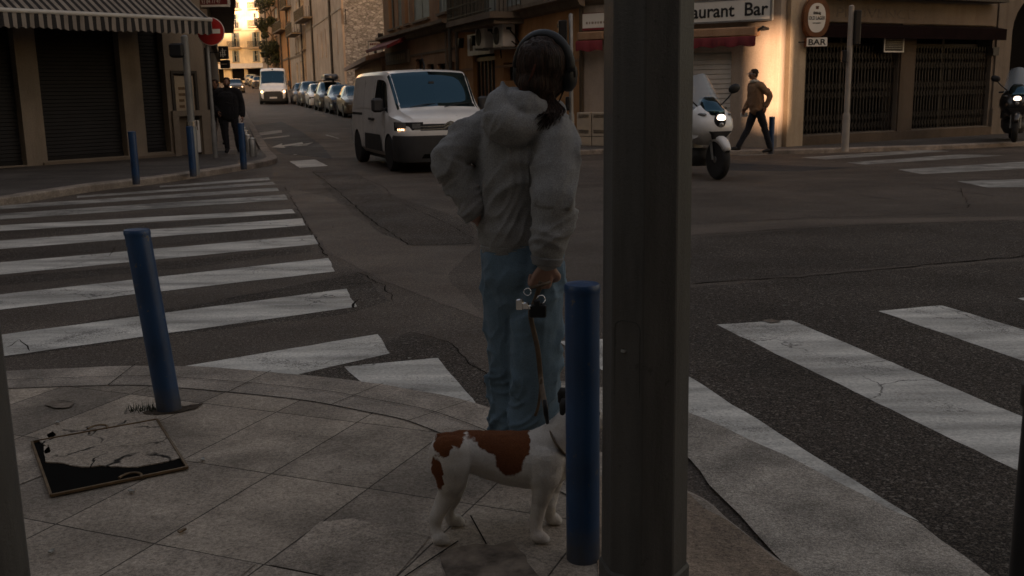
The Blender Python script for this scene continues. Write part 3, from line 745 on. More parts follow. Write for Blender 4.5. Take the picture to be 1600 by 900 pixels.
# street side of the shop
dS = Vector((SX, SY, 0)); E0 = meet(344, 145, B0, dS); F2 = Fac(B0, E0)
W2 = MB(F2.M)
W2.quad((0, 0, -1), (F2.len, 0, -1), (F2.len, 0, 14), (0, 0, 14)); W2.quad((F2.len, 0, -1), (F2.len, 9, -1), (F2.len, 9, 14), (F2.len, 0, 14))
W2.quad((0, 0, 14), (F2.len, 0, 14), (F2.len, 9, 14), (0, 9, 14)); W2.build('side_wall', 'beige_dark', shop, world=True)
b = MB(F2.M); b.box(1.0, 2.2, -.05, -.003, .1, 2.5); b.box(3.4, 6.0, -.06, -.003, .6, 2.6); b.build('side_door', 'shutter_metal', shop, world=True)
b = MB(F2.M); b.box(.1, F2.len, -.14, -.003, 3.1, 3.3); b.box(.1, F2.len, -.9, -.003, 4.55, 4.7)
b.build('ledge', 'cornice', shop, world=True)
cornice(shop, 0, U, 4.4, .25, .3)

# striped awning
MT['awn'] = None
def awning_mat():
    m, nt, b = nodes('striped_canvas'); tc = nt.nodes.new('ShaderNodeTexCoord'); sp = nt.nodes.new('ShaderNodeSeparateXYZ'); nt.links.new(tc.outputs['Object'], sp.inputs[0])
    f = math_(nt, 'FRACT', math_(nt, 'MULTIPLY', sp.outputs[0], 1 / .155)); k = ramp(nt, f, [(.0, 0), (.02, 1), (.50, 1), (.52, 0)])
    dirt = ramp(nt, noise_(nt, coords(nt, (1, 1, .5)), 3, 6, .65), [(.3, .6), (.7, 1.1)])
    c = mixc(nt, k, (.014, .013, .013), (.27, .235, .20)); c = mixc(nt, 1.0, c, dirt, 'MULTIPLY')
    nt.links.new(c, b.inputs['Base Color']); b.inputs['Roughness'].default_value = .85; bump(nt, b, noise_(nt, coords(nt), 5, 3), .25, .05); return m
MT['awn'] = awning_mat()
AP = 1.55; ur, zr = F.hit(330, 33, -AP); ul, zl = F.hit(0, 13, -AP)
aw = F.thing('striped_awning', 'dirty cream and black striped shop awning with scalloped valance at top left', 'awning')
za = (zr + zl) / 2; b = MB(); ns = int(ur / .0775) + 1; rows = 8
pts = []; 
for r in range(rows + 1):
    f = r / rows
    for i in range(ns + 1):
        u = min(i * .0775, ur); y = -AP * (1 - f); sag = -.05 * math.sin(math.pi * f) + .008 * math.sin(u * 9 + f * 3)
        pts.append((u, y, za + 1.05 * f + sag))
b.add(pts, [(r * (ns + 1) + i, r * (ns + 1) + i + 1, (r + 1) * (ns + 1) + i + 1, (r + 1) * (ns + 1) + i) for r in range(rows) for i in range(ns)])
b.build('canopy', 'awn', aw, smooth=True)
b = MB(); pts = []; nn = int(ur / .02)
for i in range(nn + 1):
    u = i * .02; ph = (u / .155) % 1; sc_ = .035 * math.sin(math.pi * ph); wv = .02 * math.sin(u * 21) + .012 * math.sin(u * 7.7)
    pts += [(u, -AP - .02, za - .03), (u, -AP - .02 + wv * .6, za - .15), (u, -AP - .02 + wv, za - .27 - sc_ - .02 * mnoise.noise(Vector((u * 1.5, 0, 0))))]
b.add(pts, [(i * 3 + k, i * 3 + 3 + k, i * 3 + 4 + k, i * 3 + 1 + k) for i in range(nn) for k in range(2)])
b.build('valance', 'awn', aw, smooth=True)
MB().tube([(0, -AP, za), (ur + .01, -AP, za)], .042, 10).build('front_bar', 'white_box', aw, smooth=True)
b = MB()
for u in (ur - .5, ur - 5, ur - 10, ur - 15): b.tube([(u, -AP + .03, za - .02), (u - .6, -AP * .5, za + .25), (u - .1, -.01, za + .3)], .02, 8)
b.build('folding_arm', 'grey_metal', aw)

# ---- restaurant block: street side and corner front
C0 = G(907, 233); C0.z = 0; C2 = G(1213, 238); C2.z = 0; dW = -vp_dir(235); C1 = meet(718, 146, C0, dW)
FW = Fac(C1, C0); FB = Fac(C0, C2)
rest = FW.thing('restaurant_building', 'ochre and beige corner building with a closed restaurant, air conditioners and a balcony', 'building')
zc = FW.hit(806, 30)[1]
door = FW.rect(740, 84, 774, 200); door = (door[0], door[1], .1, door[3]); win = FW.rect(787, 97, 816, 126)
wall(FW, rest, 'orange', 0, FW.len, 0, zc, [door, win, (FW.len - 2.6, FW.len - 1.5, 1.2, 2.6)], .3, 8, 'wall', roof=False)
bal = FW.rect(745, -60, 820, 20); bw = [(bal[0] + .6, bal[0] + 1.8, bal[2] + .1, bal[2] + 2.4), (bal[0] + 2.6, bal[0] + 3.8, bal[2] + .1, bal[2] + 2.4)]
wins2 = bw + [(FW.len - 3.2, FW.len - 2.1, bal[2] + .5, bal[2] + 2.4)] + [(u, u + 1.1, z, z + 1.9) for z in (8.3, 11.5) for u in (1.5, 4.5, 7.5)]
wins2 = [w for w in wins2 if w[1] < FW.len - .2]
wall(FW, rest, 'beige', 0, FW.len, zc, 15.5, wins2, .3, 8, 'upper_wall', zb=zc)
for w in wins2: window(rest, *w, shut=('closed', 'shutter_grey'))
cornice(rest, -.05, FW.len + .3, zc - .05, .3, .38)
MB().box(door[0], door[1], .2, .24, 2.2, door[3]).build('door_header', 'shutter_metal', rest)
roller(rest, door[0], door[1], .12, door[3] - .0, .16, 'shutter_metal')
b = MB()
for k in range(6): u = door[0] + (door[1] - door[0]) * (k + .5) / 6; b.box(u - .03, u + .03, .08, .11, .15, 2.3)
b.box(door[0], door[1], .07, .12, 2.3, 2.42); b.build('door', 'wood', rest)
window(rest, win[0], win[1], win[2], win[3], .2, 'grille', sill=False)
li = FW.rect(736, 52, 772, 82); MB().box(li[0], li[1], -.12, -.003, door[3] - .02, door[3] + .62).build('shop_fascia', 'white_box', rest)
b = MB(); b.box(li[0] + .25, li[0] + .55, -.126, -.12, door[3] + .12, door[3] + .5); b.build('fascia_emblem', 'rust', rest)
b = MB(); random.seed(9)
for r in range(3):
    u = li[0] + .75
    while u < li[1] - .3: w = random.uniform(.05, .16); b.box(u, u + w, -.126, -.12, door[3] + .40 - r * .14, door[3] + .46 - r * .14); u += w + .05
b.build('fascia_lettering', 'faded', rest)
for u in (li[0] - .5, li[0] + .9): MB().prism_y([(u, door[3] + .55), (u + .2, door[3] + .55), (u + .1, door[3] + .25)], -.3, -.13).build('spotlight', 'black', rest)
# string courses
b = MB(); b.box(0, door[0] - .05, -.02, -.003, 2.05, 2.12); b.box(door[1] + .05, FW.len, -.02, -.003, 2.05, 2.12); b.build('string_course', 'brown', rest)
# balcony
b = MB(); b.box(bal[0], bal[1], -1.0, -.003, bal[2] - .28, bal[2] - .12); b.box(bal[0] + .1, bal[1] - .1, -.85, -.003, bal[2] - .42, bal[2] - .283)
balc = b.build('balcony', 'beige_dark', rest)
b = MB(); z0, z1 = bal[2] - .12, bal[2] + .85
for u in [bal[0] + .03 + k * .12 for k in range(int((bal[1] - bal[0]) / .12))]: b.box(u, u + .022, -.98, -.958, z0, z1); 
for y in [-.85 + .12 * k for k in range(7)]: b.box(bal[0] + .02, bal[0] + .04, y, y + .02, z0, z1); b.box(bal[1] - .04, bal[1] - .02, y, y + .02, z0, z1)
for z in (z0 + .06, z0 + .35, z1): b.box(bal[0], bal[1], -.99, -.955, z, z + .03)
b.build('railing', 'grille', balc)
MB().tube([(.12, -.09, 0), (.12, -.09, 15)], .055, 10).build('drainpipe', 'grey_metal', rest, smooth=True)
# front (corner) wall: parts in world coords
def fb(m=None): return MB(FB.M)
LB = FB.len; sh = FB.rect(960, 84, 1141, 236); sh = (sh[0], sh[1], .1, sh[3])
def wallw(Fx, parent, m, u0, u1, z1, ops, th=.28, depth=6, name='wall', z0=-1.0):
    tmp = empty('tmp', (0, 0, 0)); o = wall(Fx, tmp, m, u0, u1, 0, z1, ops, th, depth, name, roof=False, zb=z0)
    inv = FR[parent.name].inverted(); o.data.transform(inv @ Fx.M); o.parent = parent; FR.pop(tmp.name); bpy.data.objects.remove(tmp); return o
upf = [(u, u + 1.1, z, z + 1.9) for z in (4.9, 8.3, 11.5) for u in (1.0, 3.2)]
wallw(FB, rest, 'sand', 0, LB, zc + .2, [sh], .3, 6, 'front_wall')
wallw(FB, rest, 'beige', 0, LB, 15.5, upf, .3, 6, 'front_upper_wall', z0=zc + .2)
for (a, c, d, e) in upf:
    b = MB(FB.M); b.box(a, c, .08, .11, d, e); slats(b, a, c, d, e, .07, .07); b.build('shutter', 'shutter_grey', rest, world=True)
b = MB(FB.M); slats(b, sh[0], sh[1], sh[2], sh[3], .14, .105, .02); b.box(sh[0], sh[1], .16, .2, sh[2], sh[3]); b.build('roller_shutter', 'shutter_light', rest, world=True)
b = MB(FB.M); pr = [(-.003, zc + .0), (-.12, zc + .05), (-.3, zc + .2), (-.3, zc + .3), (-.003, zc + .33)]
b.loft([[(-.05, p[0], p[1]) for p in pr], [(LB, p[0], p[1]) for p in pr]]); b.build('cornice', 'cornice', rest, world=True)
MB(FB.M).tube([(.06, -.06, 0), (.06, -.06, 15)], .05, 10).build('drainpipe', 'beige_dark', rest, world=True, smooth=True)

def fthing(Fx, u, z, name, label, cat, group=None, y=0):
    p = Fx.M @ Vector((u, y, z)); return empty(name, p, Fx.rz, label, cat, group)
# restaurant sign
r = FB.rect(1032, 6, 1209, 38); w_, h_ = r[1] - r[0], r[3] - r[2]; hz = .36
sg = fthing(FB, r[0], r[2] + .02, 'restaurant_sign', 'long white lightbox sign reading Restaurant Bar above the pale roller shutter', 'sign')
MB().bbox(0, w_, -.17, -.003, 0, hz + .12, .015).build('sign_box', 'white_sign', sg)
b = MB(); H_ = hz + .12
for q in ((0, w_, 0, .03), (0, w_, H_ - .03, H_), (0, .03, .03, H_ - .03), (w_ - .03, w_, .03, H_ - .03)): b.box(q[0] - .002, q[1] + .002, -.178, -.1, q[2] - .002, q[3] + .002)
b.build('sign_frame', 'grey_metal', sg)
t0 = FB.hit(1040, 30)[0] - r[0]
tm = text_mesh('Restaurant  Bar', .385, 'ink', sg, Matrix.Translation((t0, -.176, .12)), .003, bold=.006)
ww = max(v.co.x for v in tm.data.vertices) - t0; tgt = FB.hit(1205, 30)[0] - r[0] - t0 - .02; tm.data.transform(Matrix.Translation((t0, 0, 0)) @ Matrix.Diagonal((tgt / ww, 1, 1, 1)) @ Matrix.Translation((-t0, 0, 0)))
# left small sign
r = FB.rect(909, 20, 962, 47); sg2 = fthing(FB, r[0], r[2], 'wall_sign', 'white wall sign with dark red bottom edge above the utility cabinets', 'sign')
hh = r[3] - r[2]; MB().bbox(0, r[1] - r[0], -.08, -.003, 0, hh, .01).build('sign_box', 'white_sign', sg2)
b = MB(); b.box(0, r[1] - r[0], -.086, -.078, 0, .05); b.box(0, r[1] - r[0], -.084, -.078, hh - .012, hh); b.build('red_edge', 'red_cloth', sg2)
b = MB(); random.seed(4); u = .15
while u < r[1] - r[0] - .1: w = random.uniform(.03, .09); b.box(u, u + w, -.084, -.079, .14, .19); u += w + .03
b.build('faded_lettering', 'faded', sg2)
# red awnings of the restaurant
def red_awning(px0, px1, y0, y1, lab, out=.55):
    r = FB.rect(px0, y0, px1, y1); a = fthing(FB, r[0], r[2], 'folded_awning', lab, 'awning'); w = r[1] - r[0]; h = r[3] - r[2]
    MB().bbox(0, w, -.28, -.003, h - .2, h, .03).build('cassette', 'brown', a)
    b = MB(); n = int(w / .06); pts = []
    for i in range(n + 1):
        u = w * i / n; pts += [(u, -.30, h - .2), (u, -.33 + .02 * math.sin(i * 1.3), h * .4), (u, -.32 + .03 * math.sin(i * 1.3 + .4), 0 + .02 * math.sin(i * .9))]
    b.add(pts, [(i * 3 + k, i * 3 + 3 + k, i * 3 + 4 + k, i * 3 + 1 + k) for i in range(n) for k in range(2)]); b.build('valance', 'red_cloth', a, smooth=True)
    b = MB(); b.tube([(w - .02, -.2, h - .1), (w + .12, -.22, h - .02), (w + .16, -.1, h - .05), (w + .16, 0, h - .05)], .03, 8); b.build('bracket', 'black', a); return a
red_awning(960, 1188, 47, 76, 'folded dark red awning above the pale roller shutter under the Restaurant Bar sign')
red_awning(909, 950, 50, 80, 'short dark red awning under the small white sign, left of the lamp post')
# utility cabinets
MT['cab'] = mat('cream_cabinet', (.40, .33, .25), .5, 0, .15, 3)
r = FB.rect(910, 175, 932, 229)
for k, lab in ((0, 'cream metal utility cabinet against the corner wall, left one of the pair'), (1, 'cream metal utility cabinet against the corner wall, partly hidden by the lamp post')):
    w = r[1] - r[0]; cb = fthing(FB, r[0] + k * (w + .02), .098, 'utility_cabinet', lab, 'cabinet', 'cabinets by the corner'); h = r[3] - .1
    MB().bbox(0, w, -.3, -.003, 0, h, .012).build('casing', 'cab', cb)
    b = MB()
    for z in (h * .84, h * .38):
        for q in range(4): b.box(.05, w - .06, -.305, -.299, z + q * .022, z + q * .022 + .01)
    b.build('vent', 'grille', cb); b = MB(); b.box(0, w, -.304, -.3, h * .28, h * .28 + .01); b.build('seam', 'grille', cb)
# air conditioners
def ac(u, z, lab):
    a = fthing(FW, u, z, 'air_conditioner', lab, 'air conditioner', 'air conditioners on the ochre wall')
    MB().bbox(0, .85, -.50, -.14, 0, .62, .02).build('casing', 'white_box', a)
    b = MB(); b.lathe([(.0, -.505), (.22, -.505), (.24, -.512), (.24, -.499)], 24, (.32, 0, .31), 'y'); b.build('fan_recess', 'black', a)
    b = MB()
    for k in range(5): rr = .05 + k * .045; b.tube([(.32 + rr * math.cos(t), -.516, .31 + rr * math.sin(t)) for t in [i * math.pi / 10 for i in range(21)]], .004, 6)
    b.build('fan_grille', 'grey_metal', a)
    b = MB(); b.box(.05, .1, -.52, -.003, -.05, 0); b.box(.75, .8, -.52, -.003, -.05, 0); b.build('bracket', 'grey_metal', a)
    b = MB(); b.tube([(.86, -.3, .45), (.95, -.2, .3), (.92, -.05, .1), (.9, -.02, -.3)], .018, 8); b.tube([(.86, -.25, .15), (.93, -.15, .05), (.9, -.02, .0)], .015, 8); b.build('pipe', 'black', a)
    b = MB(); b.box(.851, .855, -.4, -.25, .45, .52); b.build('label_plate', 'black', a)
q = FW.hit(795, 81); ac(q[0] + .1, q[1] + .1, 'white air conditioner unit on the ochre wall, the nearer and larger of two')
q = FW.hit(783, 80); ac(q[0] - .85, q[1] + .1, 'white air conditioner unit on the ochre wall, the farther one, half hidden')

MT['gate_wall'] = plaster('greyish_wall_render', (.165, .138, .112)); MT['dark_pier'] = plaster('dark_pier_render', (.10, .075, .055))
# ---- gate building on the right
Ga = G(1222, 236); Ga.z = 0; Gb = G(1543, 216); Gb.z = 0; dg = (Gb - Ga).normalized(); FG = Fac(Ga, Ga + dg * 30)
gate = FG.thing('shuttered_cafe_building', 'dark closed cafe building with folding iron grilles and a faded fascia on the right', 'building')
gu = lambda x, y: FG.hit(x, y)[0]
o1 = (gu(1247, 230), gu(1397, 222), .32, FG.hit(1320, 36)[1]); o2 = (gu(1421, 222), gu(1540, 215), .32, o1[3]); pr_ = gu(1565, 212); arch = (gu(1569, 212), gu(1569, 212) + 3.2, 0, 3.75)
ups = [(u, u + 1.1, z, z + 1.9) for z in (5.3, 8.6, 11.8) for u in (2, 5, 8, 12, 15, 18, 22, 26)]
wall(FG, gate, 'gate_wall', 0, 30, 0, 15.5, [o1, o2, arch] + ups, .6, 9)
for w in ups: window(gate, *w, y=.14, shut=('closed', 'shutter_grey'))
cornice(gate, 0, 30, 4.6, .3, .3)
b = MB(); b.box(-.02, gu(1247, 230) - .02, -.14, -.003, -.2, 4.55); b.build('pillar', 'cream', gate)
b = MB(); b.box(o1[0] - .02, o2[1] + .02, -.12, -.003, -.2, .3); b.build('step', 'dark_pier', gate)
b = MB(); b.box(o1[1] + .02, o2[0] - .02, -.05, -.003, .3, 3.0); b.build('pier', 'dark_pier', gate)
b = MB(); b.box(gu(1543, 214) + .02, pr_, -.05, -.003, .75, 4.3); b.box(gu(1543, 214), pr_ + .02, -.09, -.003, -.2, .747); b.build('pier', 'gate_wall', gate)
b = MB()   # arched head of the passage
n = 14; a0, a1 = arch[0], arch[1]; cx = (a0 + a1) / 2; rr = (a1 - a0) / 2
for i in range(n):
    t0, t1 = math.pi * i / n, math.pi * (i + 1) / n
    x0, x1 = cx - rr * math.cos(t0), cx - rr * math.cos(t1); z0, z1 = 2.65 + 1.1 * math.sin(t0), 2.65 + 1.1 * math.sin(t1)
    b.hexa([(x0, .0, z0), (x1, .0, z1), (x1, .5, z1), (x0, .5, z0), (x0, .0, 3.76), (x1, .0, 3.76), (x1, .5, 3.76), (x0, .5, 3.76)])
b.build('arch', 'gate_wall', gate)
b = MB(); b.box(a0, a1, .45, .5, 0, 3.7); b.build('passage_door', 'void', gate)
# dark shopfront behind the grilles
MB().box(o1[0], o2[1], .45, .5, .32, o1[3]).build('shopfront', 'void', gate)
b = MB()
for u in (o1[0] + .02, (o1[0] + o1[1]) / 2, o1[1] - .1, o2[0] + .02, (o2[0] + o2[1]) / 2, o2[1] - .1): b.box(u, u + .08, .36, .44, .32, 3.0)
b.box(o1[0], o1[1], .36, .44, 2.25, 2.35); b.box(o2[0], o2[1], .36, .44, 2.25, 2.35); b.build('shopfront_frame', 'grille', gate)
def folding(u0, u1, z0, z1, y):
    b = MB(); n = max(4, int((u1 - u0) / .105)); w = (u1 - u0) / n
    for i in range(n + 1): u = u0 + i * w; b.box(u - .012, u + .012, y, y + .02, z0, z1)
    for band_ in ((z0 + .05, z0 + .45), (z0 + .75, z0 + 1.15), (z1 - .55, z1 - .12)):
        for i in range(n):
            u = u0 + i * w; m = (band_[0] + band_[1]) / 2
            for a_, c_, zz0, zz1 in ((u, u + w, band_[0], m), (u, u + w, m, band_[0]), (u, u + w, m, band_[1]), (u, u + w, band_[1], m)):
                d = .008; b.hexa([(a_, y - .012, zz0 - d), (c_, y - .012, zz1 - d), (c_, y - .002, zz1 - d), (a_, y - .002, zz0 - d), (a_, y - .012, zz0 + d), (c_, y - .012, zz1 + d), (c_, y - .002, zz1 + d), (a_, y - .002, zz0 + d)])
    return b.build('folding_grille', 'grille', gate)
gz = 2.28
um = (o1[0] + o1[1]) / 2; folding(o1[0] + .03, um - .03, .33, gz, .1); folding(um + .03, o1[1] - .03, .33, gz, .1)
um = (o2[0] + o2[1]) / 2; folding(o2[0] + .03, um - .03, .33, gz, .1); folding(um + .03, o2[1] - .03, .33, gz, .1)
# fascia with faded letters, dark canopy
fz0, fz1 = o1[3] + .02, o1[3] + .5
MB().box(o1[0] - .0, o2[1], -.06, -.003, fz0, fz1).build('fascia', 'beige_dark', gate)
fu = gu(1432, 25); MT['faded_dark'] = mat('faded_dark_lettering', (.115, .09, .07), .9, 0, .3)
text_mesh('PROVENCE', .30, 'faded_dark', gate, Matrix.Translation((gu(1302, 25), -.064, fz0 + .1)), .002, name='faded_lettering', sx=1.75)
b = MB(); ce = gu(1560, 40) + .0
b.loft([[(o1[0], -.003, fz0 - .02), (o1[0], -.38, fz0 - .10), (o1[0], -.38, fz0 - .36), (o1[0], -.35, fz0 - .36), (o1[0], -.35, fz0 - .14), (o1[0], -.003, fz0 - .07)],
        [(ce - .2, -.003, fz0 - .02), (ce - .2, -.38, fz0 - .10), (ce - .2, -.38, fz0 - .36), (ce - .2, -.35, fz0 - .36), (ce - .2, -.35, fz0 - .14), (ce - .2, -.003, fz0 - .07)]])
MT['dark_cloth'] = mat('blackish_red_canvas', (.010, .005, .005), .95, 0, .3, 3, spec=.05)
o = b.build('cafe_canopy', 'dark_cloth', loc=FG.M @ Vector((o1[0], 0, fz0)) if False else None, parent=gate)
b = MB(); b.box(o1[0], ce - .3, -.45, -.07, fz1 + .05, fz1 + .2); b.build('fascia_hood', 'grille', gate)
# window air conditioner
r = FG.rect(1376, 58, 1407, 80); a = fthing(FG, r[0], r[2], 'window_air_conditioner', 'square window air conditioner box above the folding grille on the right', 'air conditioner')
w, h = .62, .42
MB().bbox(0, w, -.12, .35, 0, h, .012).build('casing', 'grille', a)
b = MB(); b.box(-.03, w + .03, -.135, -.11, -.03, 0); b.box(-.03, 0, -.13, -.1, 0, h); b.box(w, w + .03, -.13, -.1, 0, h)
b.build('frame', 'white_box', a); b = MB()
for k in range(9): b.box(.03, w - .03, -.135, -.122, .05 + k * .04, .06 + k * .04)
b.build('louvre', 'grey_metal', a)
b = MB(); b.box(gu(1549, 80), gu(1556, 80) + .05, -.056, -.05, FG.hit(1552, 74)[1] - .2, FG.hit(1552, 74)[1]); b.build('number_plate', 'ink', gate)
# oval beer sign and BAR sign on the pillar
FS = Fac(G(1246, 233) + Vector((0, -.62, 0)), G(1246, 233) + Vector((1, -.57, 0)))
cu, cz = FS.hit(1275, 28); ov = fthing(FS, cu, cz, 'oval_bar_sign', 'oval white beer sign in varnished rim hanging above the BAR plate', 'sign')
rx, rz_ = .275, .40
def oval(b, rx, rz, y0, y1, seg=40, p=2.3):
    rings = []
    for y in (y0, y1):
        rings.append([(rx * math.copysign(abs(math.cos(t)) ** (2 / p), math.cos(t)), y, rz * math.copysign(abs(math.sin(t)) ** (2 / p), math.sin(t))) for t in [2 * math.pi * k / seg for k in range(seg)]])
    b.loft(rings)
b = MB(); oval(b, rx + .02, rz_ + .02, -.02, .22); oval(b, rx + .0, rz_ + .0, -.05, -.018); b.build('rim', 'wood', ov)
b = MB(); oval(b, rx - .085, rz_ - .095, -.058, -.049); b.build('face', 'white_sign', ov)
text_mesh('OLD LAGER', .105, 'ink', ov, Matrix.Translation((0, -.061, -.04)), .002, sx=.62, bold=.001, align='CENTER')
text_mesh('Sölnig', .075, 'ink', ov, Matrix.Translation((0, -.061, .075)), .002, sx=.9, bold=.003, align='CENTER')
text_mesh('bière spéciale', .04, 'ink', ov, Matrix.Translation((0, -.061, -.12)), .002, sx=.8, align='CENTER')
b = MB(); b.box(-.03, .03, -.063, -.058, .18, .24); b.box(-.04, .04, -.063, -.058, .225, .235); b.build('crest', 'wood', ov)
b = MB(); b.tube([(-.1, .1, 0), (-.42, .32, .02)], .018, 8); b.tube([(.0, .1, rz_), (0, .1, rz_ + .25)], .012, 8); b.build('bracket', 'black', ov)
cu, cz = FS.hit(1259, 73); ba = fthing(FS, cu, cz, 'bar_sign', 'small white plate reading BAR under the oval sign', 'sign'); bw_ = FS.hit(1292, 70)[0] - cu
MB().bbox(0, bw_, -.03, .14, 0, .19, .008).build('box', 'wood', ba); MB().box(.005, bw_ - .01, -.036, -.029, .005, .185).build('face', 'white_sign', ba)
tm = text_mesh('BAR', .17, 'ink', ba, Matrix.Translation((.03, -.039, .035)), .002, bold=.003); xs = [v.co.x for v in tm.data.vertices]
tm.data.transform(Matrix.Translation((.03, 0, 0)) @ Matrix.Diagonal(((bw_ - .065) / (max(xs) - .03), 1, 1, 1)) @ Matrix.Translation((-.03, 0, 0)))
b = MB(); b.tube([(.28, .05, .19), (.28, .05, .30)], .012, 6); b.tube([(0, .05, .1), (-.3, .07, .1)], .012, 6); b.build('bracket', 'black', ba)

# ---- brown building with grey shutters
dBr = -vp_dir(285); D1 = C1 + Vector((-.12, .1, 0)); D0 = meet(604, 147, D1, dBr); FN = Fac(D0, D1)
brn = FN.thing('brown_building', 'brown rendered building with tall grey shutters behind the white van', 'building')
zb_ = FN.hit(660, 54)[1]
wn = []
for (a, c, yb) in ((608, 617, 56), (622, 628, 52), (633, 641, 48), (646, 671, 38), (685, 698, 31), (704, 712, 26)):
    q = FN.rect(a, yb - 30, c, yb); wn.append((q[0], q[1], zb_ + .55, zb_ + 2.9))
lo = []
for (a, c, yt, yb) in ((650, 662, 92, 120), (668, 678, 100, 120), (684, 697, 99, 120), (704, 717, 96, 120)):
    q = FN.rect(a, yt, c, yb); lo.append((q[0], min(q[1], FN.len - .1), .9, q[3]))
wall(FN, brn, 'brown', 0, FN.len, 0, zb_, lo, .3, 8, 'wall', roof=False)
hi_ = wn + [(a, c, d + 3.4, e + 3.4) for a, c, d, e in wn] + [(a, c, d + 6.8, e + 6.8) for a, c, d, e in wn]
wall(FN, brn, 'brown', 0, FN.len, zb_, 16.5, hi_, .3, 8, 'upper_wall', zb=zb_)
cornice(brn, -.05, FN.len - .05, zb_ - .1, .35, .4)
for i, w in enumerate(hi_):
    sm_ = 'shutter_pale' if i % 6 in (2, 5) else 'shutter_grey'
    if w[1] - w[0] > .9 and i % 6 == 3: window(brn, *w, shut=('closed', 'shutter_grey'))
    elif i % 6 in (4, 1): window(brn, *w, shut=('closed', sm_))
    else: window(brn, *w, fm=sm_)
for w in lo: window(brn, *w, fm='grille', sill=False)
b = MB(); q = FN.hit(697, 70)[0]; b.box(0, FN.len, -.03, -.003, 2.25 + .5, 2.33 + .5); b.box(q, q + .18, -.05, -.003, 0, zb_ - .12); b.build('string_course', 'cornice', brn)
MB().tube([(FN.len - .25, -.1, 0), (FN.len - .25, -.1, 16)], .06, 10).build('drainpipe', 'grey_metal', brn, smooth=True)
q = FN.rect(606, 80, 641, 100); MB().box(q[0], q[1], -.1, -.003, q[2], q[3]).build('shop_fascia', 'beige_dark', brn)
b = MB(); random.seed(12); u = q[0] + .2
while u < q[1] - .5: w = random.uniform(.15, .35); b.box(u, u + w, -.11, -.1, q[2] + .15, q[3] - .12); u += w + .15
b.build('fascia_lettering', 'faded', brn)
q2 = FN.rect(604, 72, 640, 82); b = MB(); b.loft([[(u, -.01, q[3] + .55), (u, -.9, q[3] + .15), (u, -.9, q[3] + .03), (u, -.01, q[3] + .4)] for u in (q2[0], q2[1])]); aw2 = b.build('shop_awning', 'red_cloth', brn)

# ---- long rendered building with rubble gable
dBe = -vp_dir(335); lat8 = ST(8.3, 76); E1 = Vector((lat8.x, lat8.y, 0)); E1 = meet(540, 147, E1, Vector((1, 0, 0))); E0_ = meet(481, 148, E1, dBe); FE = Fac(E0_, E1)
lng = FE.thing('long_rendered_building', 'long plain pinkish building with drainpipes, slit windows and a rubble stone gable end', 'building')
sl_ = []
for (x, y0, y1) in ((485, 60, 98), (495.5, 53, 95), (502, 49, 93), (508, 45, 91), (514.5, 42, 89), (526, 35, 86), (533, 14, 39), (505.5, 122, 131), (529, 119, 128)):
    u, z1 = FE.hit(x, y0); z0 = FE.hit(x, y1)[1]; w = .42 if y0 < 100 else .6; sl_.append((u - w * .6, u + w * .6, z0, z1))
wall(FE, lng, 'pinkish', 0, FE.len, 0, 19, sl_, .35, .5, 'wall', roof=False, zb=-1)
for w in sl_: MB().box(w[0], w[1], .25, .3, w[2], w[3]).build('window', 'void', lng)
FS2 = Fac(E1, E1 + Vector((14, 2.0, 0)))
o = MB(FS2.M); o.box(.01, 14, .02, 30, -1, 19); o.build('gable', 'stone', lng, world=True)
b = MB(); b.box(-.3, FE.len + .3, -.4, .6, 19.003, 19.3); b.build('roof', 'roof', lng)
for x in (487, 516.5):
    u = FE.hit(x, 10)[0]; MB().tube([(u, -.12, .1), (u, -.12, 18.9)], .1, 8).build('drainpipe', 'grille', lng)
z = FE.hit(514, 26)[1]; MB().box(0, FE.len, -.06, -.003, z, z + .18).build('string_course', 'sand', lng)

# ---- low building with tiled eaves and sign board
Lw = meet(600, 147, D0 + Vector((-.3, 0, 0)), Vector((1, 0, 0))); LA = meet(556, 148, ST(7.9, 72), -vp_dir(345)); LA.z = 0
FL = Fac(LA, D0 + Vector((-.2, .3, 0)))
low = FL.thing('low_tiled_building', 'low building with dark overhanging tiled eaves below the rubble gable', 'building')
zl_ = FL.hit(575, 100)[1]
wall(FL, low, 'brown', 0, FL.len, 0, zl_, [(2, 3, 1.2, 2.4), (5, 6.2, 0, 2.3)], .3, 5, 'wall', roof=False)
b = MB(); b.loft([[(u, -.7, zl_ - .1), (u, -.7, zl_ + .1), (u, 5, zl_ + 1.5), (u, 5, zl_ + 1.2)] for u in (-.4, FL.len + .1)]); b.build('roof', 'roof', low)
MB().box(5, 6.2, .2, .24, 0, 2.3).build('door', 'wood', low); MB().box(2, 3, .2, .24, 1.2, 2.4).build('window', 'void', low)
ps = atY(577, 94, (D0.y + LA.y) / 2 - 2); pe = atY(598, 94, ps.y); pt = atY(577, 65, ps.y); wS, hS = pe.x - ps.x, pt.z - ps.z
sb_ = empty('street_sign_board', ps, 0, 'weathered white sign board with dark red writing and a black emblem by the rubble gable', 'sign')
MB().bbox(0, wS, -.08, 0, 0, hS, .02).build('board', 'white_sign', sb_)
b = MB(); b.box(-.04, 0, -.1, .02, -.02, hS + .02); b.box(wS, wS + .04, -.1, .02, -.02, hS + .02); b.box(-.04, wS + .04, -.1, .02, hS, hS + .05); b.build('frame', 'grey_metal', sb_)
b = MB()
for z, a_, c_ in ((.80, .12, .85), (.18, .08, .92), (.115, .16, .84), (.045, .1, .92)):
    u = a_ * wS; h = .1 * hS if z > .7 else .035 * hS
    while u < c_ * wS: w = random.uniform(.04, .1); b.box(u, min(u + w, c_ * wS), -.088, -.08, z * hS, z * hS + h); u += w + .025
b.build('writing', 'ink_red', sb_)
